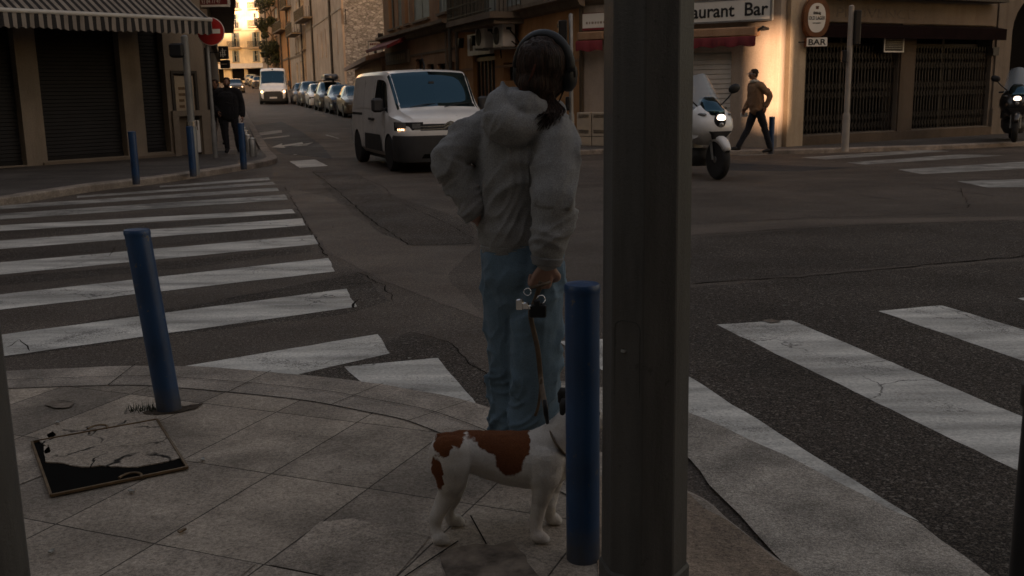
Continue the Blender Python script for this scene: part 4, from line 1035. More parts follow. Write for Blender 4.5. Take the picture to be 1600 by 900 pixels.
b = MB(); b.ellipsoid((wS * .5, -.085, hS * .58), (wS * .1, .01, hS * .11), 12); b.ellipsoid((wS * .5, -.085, hS * .44), (wS * .12, .01, hS * .1), 12); b.build('emblem', 'ink', sb_)
b = MB(); b.tube([(wS * .5, 0, .1), (wS * .5, 3.0, .1)], .04, 8); b.tube([(wS * .2, .02, 0), (wS * .2, .02, -ps.z + ter(ps.x, ps.y))], .05, 8); b.build('bracket', 'grey_metal', sb_)
MB().box(wS * .75, wS * 1.15, -.3, -.1, hS + .06, hS + .4).build('floodlight', 'black', sb_)

# ---- far end of the row
H0 = meet(480, 148, E0_, dBe); 
def row_building(P1, pxl, Yl, m, name, lab, H, wins, balcs=()):
    r = ray(pxl, 150); P0 = Vector((r.x / r.y * Yl, Yl, 0)); Fx = Fac(P0, P1); t = Fx.thing(name, lab, 'building', 'houses along the right side of the street')
    ops = []
    for (a, y0, c, y1) in wins:
        q = Fx.rect(a, y0, c, y1); ops.append((max(q[0], .1), min(q[1], Fx.len - .1), q[2], q[3]))
    wall(Fx, t, m, 0, Fx.len, 0, H, ops, .25, 8, zb=0)
    for i, w in enumerate(ops):
        b = MB(); b.box(w[0], w[1], .12, .16, w[2], w[3]); f = b.build('window', 'glass' if i % 3 == 0 else 'shutter_pale' if i % 2 else 'shutter_grey', t)
        MB().box(w[0] - .1, w[1] + .1, -.12, -.003, w[2] - .15, w[2] - .003).build('sill', 'cornice', f)
    for (a, y0, c, y1) in balcs:
        q = Fx.rect(a, y0, c, y1, -.9); b = MB(); b.box(q[0], q[1], -1.0, -.003, q[2], q[2] + .15); s = b.build('balcony', 'cornice', t)
        b = MB(); n = int((q[1] - q[0]) / .2)
        for k in range(n + 1): u = q[0] + (q[1] - q[0]) * k / n; b.box(u - .02, u + .02, -.98, -.94, q[2] + .15, q[2] + 1.1)
        for y in (-.7, -.45, -.2): b.box(q[1] - .05, q[1] - .01, y, y + .04, q[2] + .15, q[2] + 1.1); b.box(q[0] + .01, q[0] + .05, y, y + .04, q[2] + .15, q[2] + 1.1)
        b.box(q[0], q[1], -1.0, -.94, q[2] + 1.1, q[2] + 1.16); b.build('railing', 'grille', s)
    cornice(t, 0, Fx.len, H - .4, .4, .5); MB().tube([(Fx.len - .3, -.1, .1), (Fx.len - .3, -.1, H - .5)], .09, 8).build('drainpipe', 'grille', t)
    b = MB(); z = Fx.hit((pxl + 480) / 2, 88)[1]; b.box(0, Fx.len, -.08, -.003, z, z + .2); b.build('string_course', 'cornice', t); return P0, Fx
Y48 = E0_.y
P1, _ = row_building(E0_ + Vector((-.2, 0, 0)), 457, Y48 + 13, 'sand', 'shuttered_house', 'sand coloured house with tall pale shutters beyond the long plain building', 17,
    [(461, 48, 463, 84), (465, 45, 467.5, 82), (470, 42, 472.5, 79), (475, 38, 478, 76), (464, 98, 466, 130), (470, 95, 472, 130), (476, 92, 478.5, 130), (463, 2, 466, 20), (472, 0, 475, 16)], [(460, 18, 475, 33)])
P1, _ = row_building(P1 + Vector((-.1, .2, 0)), 446, Y48 + 22, 'orange', 'ochre_house', 'narrow bright ochre house beyond the sand coloured one', 17,
    [(452, 60, 455, 88), (448, 66, 449.5, 90), (450, 102, 452, 130), (452, 10, 455, 32)], [(447, 52, 457, 56)])
P1, _ = row_building(P1 + Vector((-.1, .2, 0)), 424, Y48 + 38, 'brown', 'balcony_house', 'reddish brown house with balconies next to the tree', 19,
    [(429, 56, 434, 82), (439, 56, 443, 80), (428, 12, 433, 30), (431, 100, 434, 118), (438, 98, 442, 116), (440, 14, 444, 34)], [(426, 44, 440, 50), (438, 8, 447, 14)])
P1, _ = row_building(P1 + Vector((-.1, .2, 0)), 414, Y48 + 46, 'sand', 'end_house', 'last pale house of the right row, half hidden behind the tree', 18, [(418, 12, 421, 27), (418, 50, 421, 70)])

# ---- far building across the end of the street
YF = 158
r0_, r1_ = ray(300, 140), ray(440, 140); FA = Fac(Vector((r0_.x / r0_.y * (YF + 6), YF + 6, 0)), Vector((r1_.x / r1_.y * YF, YF, 0)))
far = FA.thing('yellow_apartment_block', 'sunlit yellow apartment block closing the end of the street', 'building')
fw = []
for (a, y0, c, y1) in ((362, 51, 374, 73), (394, 50, 406, 73), (363, 79, 374, 97), (395, 79, 406, 96), (363, 22, 374, 44), (394, 20, 403, 40), (337, 79, 343, 98), (335, 51, 342, 74), (335, 22, 342, 44), (363, -8, 374, 13), (394, -8, 404, 12), (335, -8, 342, 13)):
    q = FA.rect(a, y0, c, y1); fw.append(q)
gd = []
for (a, y0, c, y1) in ((341, 108, 350, 130), (362, 107, 382, 126), (387, 107, 417, 127)):
    q = FA.rect(a, y0, c, y1); gd.append(q)
wall(FA, far, 'yellow', 0, FA.len, 0, 27, fw + gd, .35, 10, zb=0)
for i, w in enumerate(fw):
    f = window(far, *w, y=.2, shut=None); wd = w[1] - w[0]
    b = MB()
    for a_, c_ in ((w[0] - .02, w[0] + wd * .28), (w[1] - wd * .28, w[1] + .02)): b.box(a_, c_, .02, .07, w[2], w[3])
    b.build('shutter', 'shutter_grey' if i in (0, 2, 3, 1) else 'shutter_pale', far)
for i in (0, 1, 4, 5, 9, 10):
    w = fw[i]; b = MB(); b.box(w[0] - .4, w[1] + .4, -.8, -.003, w[2] - .3, w[2] - .1); s = b.build('balcony', 'cream', far); b = MB(); n = 14
    for k in range(n + 1): u = w[0] - .38 + (w[1] - w[0] + .76) * k / n; b.box(u - .02, u + .02, -.78, -.74, w[2] - .1, w[2] + .75)
    b.box(w[0] - .4, w[1] + .4, -.8, -.72, w[2] + .75, w[2] + .8); b.build('railing', 'grille', s)
for w in gd: MB().box(w[0], w[1], .25, .3, w[2], w[3]).build('shopfront', 'void', far)
zz = FA.hit(380, 107)[1]; z2 = FA.hit(380, 99)[1]
b = MB(); b.loft([[(u, -.01, z2), (u, -1.0, zz + .15), (u, -1.0, zz), (u, -.01, zz)] for u in (FA.hit(338, 100)[0], FA.hit(418, 100)[0])]); b.build('white_canopy', 'white_box', far)
for py in (48, 75): z = FA.hit(380, py)[1]; MB().box(0, FA.len, -.12, -.003, z - .1, z + .12).build('string_course', 'cream', far)
cornice(far, 0, FA.len, 26.4, .6, .8, 'cream')

# ---- tree before it
random.seed(21)
tp = atY(414, 100, 132); tb = Vector((tp.x + 1.2, tp.y, ter(tp.x, tp.y)))
tree = empty('street_tree', tb, 0, 'dark leafy tree at the end of the right row before the yellow block', 'tree')
b = MB(); b.tube([(0, 0, -.2), (.05, 0, 2), (-.1, .1, 5), (.1, 0, 8), (-.2, 0, 11)], [.28, .22, .18, .12, .05], 10)
for k in range(9):
    a = k * 2.4; z = 3.5 + k * .75; b.tube([(0, 0, z), (.8 * math.cos(a), .8 * math.sin(a), z + .8), (1.5 * math.cos(a), 1.5 * math.sin(a), z + 1.3)], [.08, .05, .02], 6)
b.build('trunk', 'bark', tree)
b = MB(); cl = []
for k in range(30):
    z = random.uniform(3.0, 13.4); rr = 1.9 * math.sin(math.pi * min(1, max(0.12, (z - 1.8) / 12.6))) ** .6; a = random.uniform(0, 6.28); q = rr * math.sqrt(random.random())
    cl.append((Vector((q * math.cos(a), q * math.sin(a), z)), random.uniform(.45, .95)))
for c_, rr in cl:
    for k in range(260):
        d = Vector((random.gauss(0, 1), random.gauss(0, 1), random.gauss(0, 1))).normalized() * rr * random.random() ** .4; p = c_ + d
        s = random.uniform(.09, .17); u = Vector((random.gauss(0, 1), random.gauss(0, 1), random.gauss(0, 1))).normalized(); v = u.orthogonal().normalized()
        b.add([p - u * s, p + v * s * .6, p + u * s, p - v * s * .6], [(0, 1, 2, 3)])
b.build('crown', 'leaf', tree)

# ---- unseen blocks added behind the camera to shade the crossing (gap lets one beam through)
def block(x0, x1, y0, y1, H, m, lab, name='unseen_shade_block', face='N', zb0=0):
    t = empty(name, ((x0 + x1) / 2, (y0 + y1) / 2, 0), 0, lab, 'building'); cx, cy = (x0 + x1) / 2, (y0 + y1) / 2
    MB().box(x0 - cx, x1 - cx, y0 - cy, y1 - cy, zb0 - (.5 if zb0 == 0 else 0), H).build('wall', m, t)
    b = MB(); g = MB()
    yy = y1 - cy; n = int((x1 - x0) / 3.2)
    for f in range(int(H / 3.3)):
        for k in range(n):
            u = x0 - cx + 1.1 + k * 3.2; z = 1.0 + f * 3.3
            if z < zb0 + .5: continue
            g.box(u, u + 1.1, yy + .003, yy + .03, z, z + 1.8); b.box(u - .55, u - .03, yy + .003, yy + .06, z, z + 1.8); b.box(u + 1.13, u + 1.65, yy + .003, yy + .06, z, z + 1.8)
    if n: g.build('window', 'glass', t); b.build('shutter', 'shutter_grey', t)
    MB().box(x0 - cx - .3, x1 - cx + .3, y0 - cy - .3, y1 - cy + .3, H + .003, H + .4).build('roof', 'roof', t); return t
YB = -13.0
SLX = 5.38 + (23.2 - YB) * math.tan(SUN_AZ); SLW = .62; HB = 26.5
zs = lambda z: z + (23.2 - YB) / math.cos(SUN_AZ) * math.tan(SUN_EL)
block(-45, SLX - 1.5, YB - 9, YB, HB, 'beige', 'unseen tall beige block added behind the viewer to shade the crossing')
block(SLX + 4.0, 48, YB - 9, YB, HB, 'cream', 'unseen tall cream block added behind the viewer to the right to shade the crossing')
lw = empty('unseen_slot_wall', (SLX, YB - .3, 0), 0, 'unseen high wall added between the two shading blocks, its slot shaping one sunbeam', 'wall')  # added out of view, slot shapes the sun patch by the walking man
b = MB(); o0, o1_ = -SLW / 2, SLW / 2
b.box(-1.5, o0, -.3, .3, -.5, HB - 1); b.box(o1_, 4.0, -.3, .3, -.5, HB - 1); b.box(o0, o1_, -.3, .3, -.5, zs(.5)); b.box(o0, o1_, -.3, .3, zs(2.5), HB - 1)
b.build('wall', 'cream', lw)
# ------------------------------------------------------------------ vehicles
def carpaint(name, col, metal=0.0, rough=.26, dirt=.16):
    m, nt, b = nodes(name); v = coords(nt)
    f = noise_(nt, v, 2.2, 7, .65); c = ramp(nt, f, [(.3, sc3(col, 1 - dirt)), (.65, col)])
    b.inputs['Metallic'].default_value = metal; nt.links.new(c, b.inputs['Base Color'])
    sp = nt.nodes.new('ShaderNodeSeparateXYZ'); nt.links.new(v, sp.inputs[0])
    d = math_(nt, 'ADD', sp.outputs[2], math_(nt, 'MULTIPLY', noise_(nt, v, 5, 5), .35)); low = ramp(nt, d, [(.40, .45), (.85, 0)])
    c2 = mixc(nt, low, c, (.16, .135, .11)); nt.links.new(c2, b.inputs['Base Color'])
    nt.links.new(ramp(nt, f, [(.3, rough + .15), (.7, rough)]), b.inputs['Roughness'])
    b.inputs['Coat Weight'].default_value = .5; b.inputs['Coat Roughness'].default_value = .1; return m
MT['p_white'] = carpaint('white_car_paint', (.80, .78, .75)); MT['p_silver'] = carpaint('silver_car_paint', (.22, .22, .225), .6)
MT['p_grey'] = carpaint('grey_car_paint', (.09, .095, .10), .5); MT['p_dark'] = carpaint('dark_car_paint', (.03, .033, .04), .4)
MT['p_blue'] = carpaint('blue_car_paint', (.05, .08, .13), .4); MT['p_beige'] = carpaint('champagne_car_paint', (.20, .175, .14), .5)
MT['p_black'] = carpaint('black_scooter_paint', (.010, .010, .011), .2)
MT['rim'] = mat('alloy_rim', (.34, .33, .32), .35, .8, .15, 5); MT['chrome'] = mat('chrome', (.75, .74, .72), .12, 1, 0)
MT['bumper'] = mat('dark_bumper_plastic', (.028, .027, .027), .6, 0, .2, 6)
MT['autoglass'] = glass('car_glass', (.028, .072, .095), .03); MT['autoglass'].node_tree.nodes['Principled BSDF'].inputs['Metallic'].default_value = .92
MT['lens'] = mat('headlamp_lens', (.30, .30, .30), .1, .6, .3, 12); MT['lens_dark'] = mat('headlamp_housing', (.04, .04, .042), .15, .3, .2, 12)
MT['lamp_warm'] = emit('lit_headlamp_warm', (1, .66, .38), 1.0); MT['lamp_white'] = emit('lit_headlamp_white', (1, .93, .78), 1.0)
MT['plate'] = mat('number_plate', (.62, .61, .57), .5, 0, .05)
class Hull:
    def __init__(s, st): s.st = sorted(st); s.x0 = s.st[0][0]; s.x1 = s.st[-1][0]
    def par(s, x):
        st = s.st; x = min(max(x, s.x0), s.x1)
        for i in range(len(st) - 1):
            if x <= st[i + 1][0]: break
        p1, p2 = st[i], st[i + 1]; p0 = st[max(i - 1, 0)]; p3 = st[min(i + 2, len(st) - 1)]; h = p2[0] - p1[0]; t = (x - p1[0]) / h; out = []
        for k in range(1, 6):       # monotone cubic
            d = (p2[k] - p1[k]) / h
            m1 = 0 if i == 0 else (p2[k] - p0[k]) / (p2[0] - p0[0]); m2 = 0 if i == len(st) - 2 else (p3[k] - p1[k]) / (p3[0] - p1[0])
            if i == 0: m1 = d
            if i == len(st) - 2: m2 = d
            lim = 2.2 * abs(d); m1 = max(-lim, min(lim, m1)) if m1 * d > 0 else 0; m2 = max(-lim, min(lim, m2)) if m2 * d > 0 else 0
            t2, t3 = t * t, t ** 3; out.append((2 * t3 - 3 * t2 + 1) * p1[k] + (t3 - 2 * t2 + t) * h * m1 + (-2 * t3 + 3 * t2) * p2[k] + (t3 - t2) * h * m2)
        return out
    def pt(s, x, t, side=1):
        w, zb, zbelt, zt, wt = s.par(x); r = min(.09, (zt - zbelt) * .4)
        K = [(0, zb), (w * .9, zb), (w * .985, zb + .10), (w, zb + (zbelt - zb) * .55), (w * .985, zbelt), (wt, zt - r), (wt - r * .7, zt - r * .28), (wt * .6, zt - r * .02), (0, zt + .015)]
        i = min(int(t), 7); f = t - i; a, c = K[i], K[i + 1]; return Vector((x, side * (a[0] + (c[0] - a[0]) * f), a[1] + (c[1] - a[1]) * f))
    def ring(s, x):
        ts = [0, 1, 1.5, 2, 2.5, 3, 3.5, 4, 4.5, 5, 5.5, 6, 6.5, 7, 7.5]; return [s.pt(x, t) for t in ts] + [s.pt(x, 8)] + [s.pt(x, t, -1) for t in reversed(ts[1:])]
    def body(s, n=44):
        b = MB(); xs = sorted({round(s.x0 + (s.x1 - s.x0) * i / n, 4) for i in range(n + 1)} | {round(p[0], 4) for p in s.st}); b.loft([s.ring(x) for x in xs]); return b
    def nrm(s, x, t, side):
        e = .01; a = s.pt(x + e, t, side) - s.pt(x - e, t, side); c = s.pt(x, min(t + .05, 8), side) - s.pt(x, max(t - .05, 0), side)
        n = a.cross(c); n.normalize()
        if n.dot(Vector((0, side, .6 if t > 4.5 else .01))) < 0: n = -n
        return n
    def patch(s, b, x0, x1, t0, t1, side=1, off=.006, nx=10, nt=5, shear=0.0):
        """x0,x1 at t0; shear shifts x as t grows (x0 shear, x1 shear)"""
        sh = shear if hasattr(shear, '__len__') else (shear, shear); pts = []
        for j in range(nt + 1):
            g = j / nt; t = t0 + (t1 - t0) * g
            for i in range(nx + 1):
                a, c = x0 + sh[0] * g, x1 + sh[1] * g; x = a + (c - a) * i / nx; pts.append(s.pt(x, t, side) + s.nrm(x, t, side) * off)
        b.add(pts, [(j * (nx + 1) + i, j * (nx + 1) + i + 1, (j + 1) * (nx + 1) + i + 1, (j + 1) * (nx + 1) + i) for j in range(nt) for i in range(nx)]); return b
def cut_wheels(o, wheels, r, w):
    me = bpy.data.meshes.new('c'); bm = bmesh.new()
    for x in wheels:
        for sd in (-1, 1):
            M_ = Matrix.Translation((x, sd * (w - .02), r * .93)) @ Matrix.Rotation(R_(90), 4, 'X')
            bmesh.ops.create_cone(bm, cap_ends=True, segments=32, radius1=r * 1.16, radius2=r * 1.16, depth=.56, matrix=M_)
    bm.to_mesh(me); bm.free(); me.materials.append(MT['bumper']); c = bpy.data.objects.new('c', me); C.objects.link(c)
    o.data.materials.append(MT['bumper'])
    md = o.modifiers.new('b', 'BOOLEAN'); md.operation = 'DIFFERENCE'; md.object = c; md.solver = 'EXACT'
    try: md.material_mode = 'TRANSFER'
    except Exception: pass
    par = o.parent; mw = o.parent; bpy.context.view_layer.update(); c.parent = par; bpy.context.view_layer.update()
    dg = bpy.context.evaluated_depsgraph_get(); nm = bpy.data.meshes.new_from_object(o.evaluated_get(dg)); o.modifiers.clear(); o.data = nm; bpy.data.objects.remove(c)
    for p in nm.polygons: p.use_smooth = True
    bm = bmesh.new(); bm.from_mesh(nm)
    for e in bm.edges:
        if len(e.link_faces) == 2 and e.calc_face_angle(0) > .6: e.smooth = False
    bm.to_mesh(nm); bm.free()
def wheel(parent, x, y, r, sd, wd=.2, spokes=5):
    b = MB(); b.lathe([(r * .62, -wd / 2), (r * .93, -wd / 2), (r, -wd * .33), (r, wd * .33), (r * .93, wd / 2), (r * .62, wd / 2)], 28, (x, y, r), 'y'); tw = b.build('wheel', 'rubber', parent, auto=.7)
    b = MB(); yo = y + sd * wd * .5
    b.lathe([(r * .56, yo - sd * .06), (r * .64, yo - sd * .0), (r * .66, yo - sd * .01), (r * .64, yo - sd * .05)], 28, (x, 0, r), 'y'); b.lathe([(.001, yo - sd * .03), (r * .17, yo - sd * .02), (r * .17, yo - sd * .07), (.001, yo - sd * .08)], 12, (x, 0, r), 'y')
    for k in range(spokes):
        a = 2 * math.pi * k / spokes; c_, s_ = math.cos(a), math.sin(a); q = [(r * .1, -.035), (r * .62, -.05), (r * .62, .05), (r * .1, .035)]
        P = [(x + u * c_ - v * s_, r + u * s_ + v * c_) for u, v in q]; b.loft([[(p[0], yo - sd * .025, p[1]) for p in P], [(p[0], yo - sd * .055, p[1]) for p in P]])
    b.build('rim', 'rim', tw, auto=.7)
    MB().lathe([(.001, yo - sd * .09), (r * .62, yo - sd * .09), (r * .62, yo - sd * .11), (.001, yo - sd * .11)], 20, (x, 0, r), 'y').build('brake_disc', 'bumper', tw)
def nose(hull, z0, z1, inset, pts_t, off):
    pass
def make_vehicle(name, label, cat, paint, st, ax, r, hdr, cowl, sides, rear=None, kind='car', lit=None, group=None):
    t = empty(name, (0, 0, 0), 0, label, cat, group); H = Hull(st); x1, x0 = H.x1, H.x0; w = max(p[1] for p in st)
    body = H.body().build('body', paint, t, auto=.6); cut_wheels(body, ax, r, w)
    b = MB(); H.patch(b, cowl[0], hdr[0], 5.25, 8, 1, .007, 12, 6, (cowl[1], hdr[1])); H.patch(b, cowl[0], hdr[0], 5.25, 8, -1, .007, 12, 6, (cowl[1], hdr[1])); b.build('windscreen', 'autoglass', t, smooth=True)
    for sd in (1, -1):
        for (a, c, t0, t1, s0_, s1_) in sides: H.patch(MB(), a, c, t0, t1, sd, .006, 10, 4, (s0_, s1_)).build('side_window', 'autoglass', t, smooth=True)
    if rear:
        b = MB(); H.patch(b, rear[0], rear[1], 5.3, 8, 1, .007, 8, 5); H.patch(b, rear[0], rear[1], 5.3, 8, -1, .007, 8, 5); b.build('rear_window', 'autoglass', t, smooth=True)
    for x in ax:
        for sd in (1, -1): wheel(t, x, sd * (w - .105), r, sd)
    b = MB()
    MB().box(min(ax) - r, max(ax) + r, -w * .8, w * .8, .16, st[3][2] + .02).build('underbody', 'bumper', t)
    return t, H, w
VAN = [(-2.20, .80, .34, .98, 1.66, .70), (-2.12, .885, .30, 1.02, 1.77, .775), (-1.9, .915, .27, 1.05, 1.805, .80), (-1.0, .922, .25, 1.05, 1.83, .81), (.3, .922, .25, 1.05, 1.825, .80), (.72, .922, .25, 1.05, 1.79, .785),
       (.95, .922, .25, 1.04, 1.62, .775), (1.38, .918, .25, 1.00, 1.20, .77), (1.56, .912, .25, .97, 1.10, .77), (1.9, .88, .26, .93, 1.03, .74), (2.06, .84, .28, .89, .98, .69), (2.16, .79, .30, .80, .90, .64), (2.20, .74, .32, .70, .78, .58)]
van, H, w = make_vehicle('panel_van', 'white compact panel van with double chevron emblem crossing the junction, windscreen reflecting the sky', 'van', 'p_white', VAN, (1.31, -1.475), .325, (.77, .0), (1.47, .0), [(.10, 1.25, 4.12, 4.88, .08, -.42)])
for sd in (1, -1):
    b = MB(); 
    for q in ((-1.75, -1.74, 4.12, 4.9), (.0, .01, 1.8, 4.9), (1.02, 1.03, 1.8, 4.0), (-.85, -.84, 1.8, 4.9)): H.patch(b, q[0], q[1], q[2], q[3], sd, .002, 1, 8)
    b.build('door_seam', 'bumper', t if False else van)
    b = MB(); 
    for (a, c, t0, t1) in ((-1.72, -.12, 4.10, 4.13), (-1.72, -.12, 4.84, 4.87), (-1.72, -1.70, 4.1, 4.87), (-.13, -.11, 4.1, 4.87)): H.patch(b, a, c, t0, t1, sd, .010, 10, 2)
    b.build('panel_crease', 'p_white', van, smooth=True)
    H.patch(MB(), -.72, .82, 1.9, 2.85, sd, .018, 12, 4, (.1, -.1)).build('side_moulding', 'bumper', van, smooth=True)
    H.patch(MB(), -2.0, -.9, 3.80, 3.93, sd, .006, 8, 1).build('slide_rail', 'bumper', van)
    for hx in (-.12, .13): 
        p = H.pt(hx, 3.62, sd); MB().bbox(p.x - .09, p.x + .09, p.y - .005, p.y + sd * .04, p.z - .02, p.z + .025, .008).build('door_handle', 'bumper', van)
    p = H.pt(1.02, 4.1, sd); m_ = MB(); m_.bbox(p.x - .09, p.x + .06, p.y + sd * .03, p.y + sd * .24, p.z - .02, p.z + .24, .04); m_.box(p.x - .03, p.x + .03, p.y - sd * .02, p.y + sd * .06, p.z, p.z + .06); m_.build('wing_mirror', 'bumper', van, auto=.7)
def rounded(pts, z0, z1, inset=.02):
    c = Vector((sum(p[0] for p in pts) / len(pts), sum(p[1] for p in pts) / len(pts)))
    def s(k): return [c + (Vector(p) - c) * k for p in pts]
    return [[(p.x, p.y, z) for p in s(k)] for z, k in ((z0, 1 - inset), (z0 + .03, 1), (z1 - .03, 1), (z1, 1 - inset))]
bp = [(1.70, .94), (1.95, .93), (2.13, .87), (2.215, .74), (2.243, .45), (2.25, 0), (2.243, -.45), (2.215, -.74), (2.13, -.87), (1.95, -.93), (1.70, -.94)]
b = MB(); b.loft(rounded(bp, .20, .66)); b.build('bumper', 'bumper', van, auto=.8)
bp2 = [(p[0] - .01 if abs(p[1]) < .9 else p[0], p[1] * .985) for p in bp]
b = MB(); b.loft(rounded(bp2, .64, .745, .012)); b.build('front_panel', 'p_white', van, auto=.8)
bp3 = [(1.99, .87), (2.12, .80), (2.185, .66), (2.21, .42), (2.22, 0), (2.21, -.42), (2.185, -.66), (2.12, -.80), (1.99, -.87)]
b = MB(); b.loft(rounded(bp3, .735, .86, .01)); b.build('grille', 'bumper', van, auto=.8)
b = MB()
for z in (.765, .815):       # two bright bars lifting into chevrons at the centre
    for sd in (1, -1):
        path = [(2.225, 0, z + .075), (2.225, sd * .055, z + .055), (2.222, sd * .13, z + .008), (2.215, sd * .42, z), (2.19, sd * .66, z + .004)]
        for a, c in zip(path, path[1:]):
            k = .011 if a[1] * sd >= .12 else .017
            b.hexa([(a[0], a[1], a[2] - k), (c[0], c[1], c[2] - k), (c[0] - .02, c[1], c[2] - k), (a[0] - .02, a[1], a[2] - k), (a[0], a[1], a[2] + k), (c[0], c[1], c[2] + k), (c[0] - .02, c[1], c[2] + k), (a[0] - .02, a[1], a[2] + k)])
b.build('chevron_emblem', 'chrome', van)
for sd in (1, -1):
    o_ = [(1.80, .925), (1.97, .895), (2.11, .825), (2.185, .70), (2.205, .50), (2.15, .50), (1.8, .86)]
    b = MB(); b.loft([[(p[0], sd * p[1], z) for p in o_] for z in (.745, .895)]); hl = b.build('headlight', 'lens_dark', van)
    i_ = [(1.86, .918), (1.985, .895), (2.10, .83), (2.14, .79), (2.1, .77), (1.86, .85)]
    b = MB(); b.loft([[(p[0] + .006, sd * (p[1] + .005), z) for p in i_] for z in (.80, .885)]); b.build('reflector', 'lens', hl)
    i2 = [(2.19, .69), (2.208, .55), (2.16, .55), (2.15, .69)]
    b = MB(); b.loft([[(p[0] + .006, sd * (p[1] + .003), z) for p in i2] for z in (.79, .87)]); b.build('reflector', 'lens', hl)
    b = MB()
    for k in range(4): a = 1.99 + k * .036; b.box(a, a + .024, sd * (.90 - k * .026), sd * (.908 - k * .022), .752, .785)
    b.build('daytime_lamp', 'lamp_warm', hl)
    b = MB(); b.lathe([(.001, 2.12), (.05, 2.15), (.06, 2.18), (.06, 2.1), (.001, 2.1)], 14, (0, sd * .72, .46), 'x'); b.build('fog_lamp', 'lens', van)
MB().box(2.246, 2.252, -.26, .26, .36, .47).build('number_plate', 'plate', van)
b = MB(); b.loft([[(2.25, -.55, .27), (2.25, .55, .27), (2.20, .55, .27), (2.20, -.55, .27)], [(2.252, -.5, .34), (2.252, .5, .34), (2.2, .5, .34), (2.2, -.5, .34)]]); b.build('air_intake', 'void', van)
b = MB(); 
for y0 in (-.55, .1): b.tube([(1.53, y0, 1.14), (1.44, y0 + .3, 1.19), (1.40, y0 + .52, 1.2)], .009, 6)
b.build('wiper', 'black', van)
b = MB(); b.tube([(.55, .0, 1.83), (.62, 0, 1.87), (.40, 0, 2.10)], [.022, .015, .006], 8); b.build('antenna', 'black', van)
b = MB(); b.box(1.02, 1.04, -.05, .05, 1.52, 1.60); b.build('rear_view_mirror', 'bumper', van)
g = G(626, 268); fr = Vector((g.x + .05, g.y, 0)); hd = Vector((.345, -.94, 0)).normalized(); side_ = Vector((-hd.y, hd.x, 0))  # left of heading
ctr = Vector((-2.03, 18.25, 0)) - hd * 1.31 + Vector((hd.y, -hd.x, 0)) * -.9
# near-side (image left) front wheel is the van's right side
rightv = Vector((hd.y, -hd.x, 0)); ctr = Vector((-2.12, 18.35, 0)) - hd * 1.31 - rightv * .83
van.location = ctr; van.rotation_euler = (0, 0, math.atan2(hd.y, hd.x))

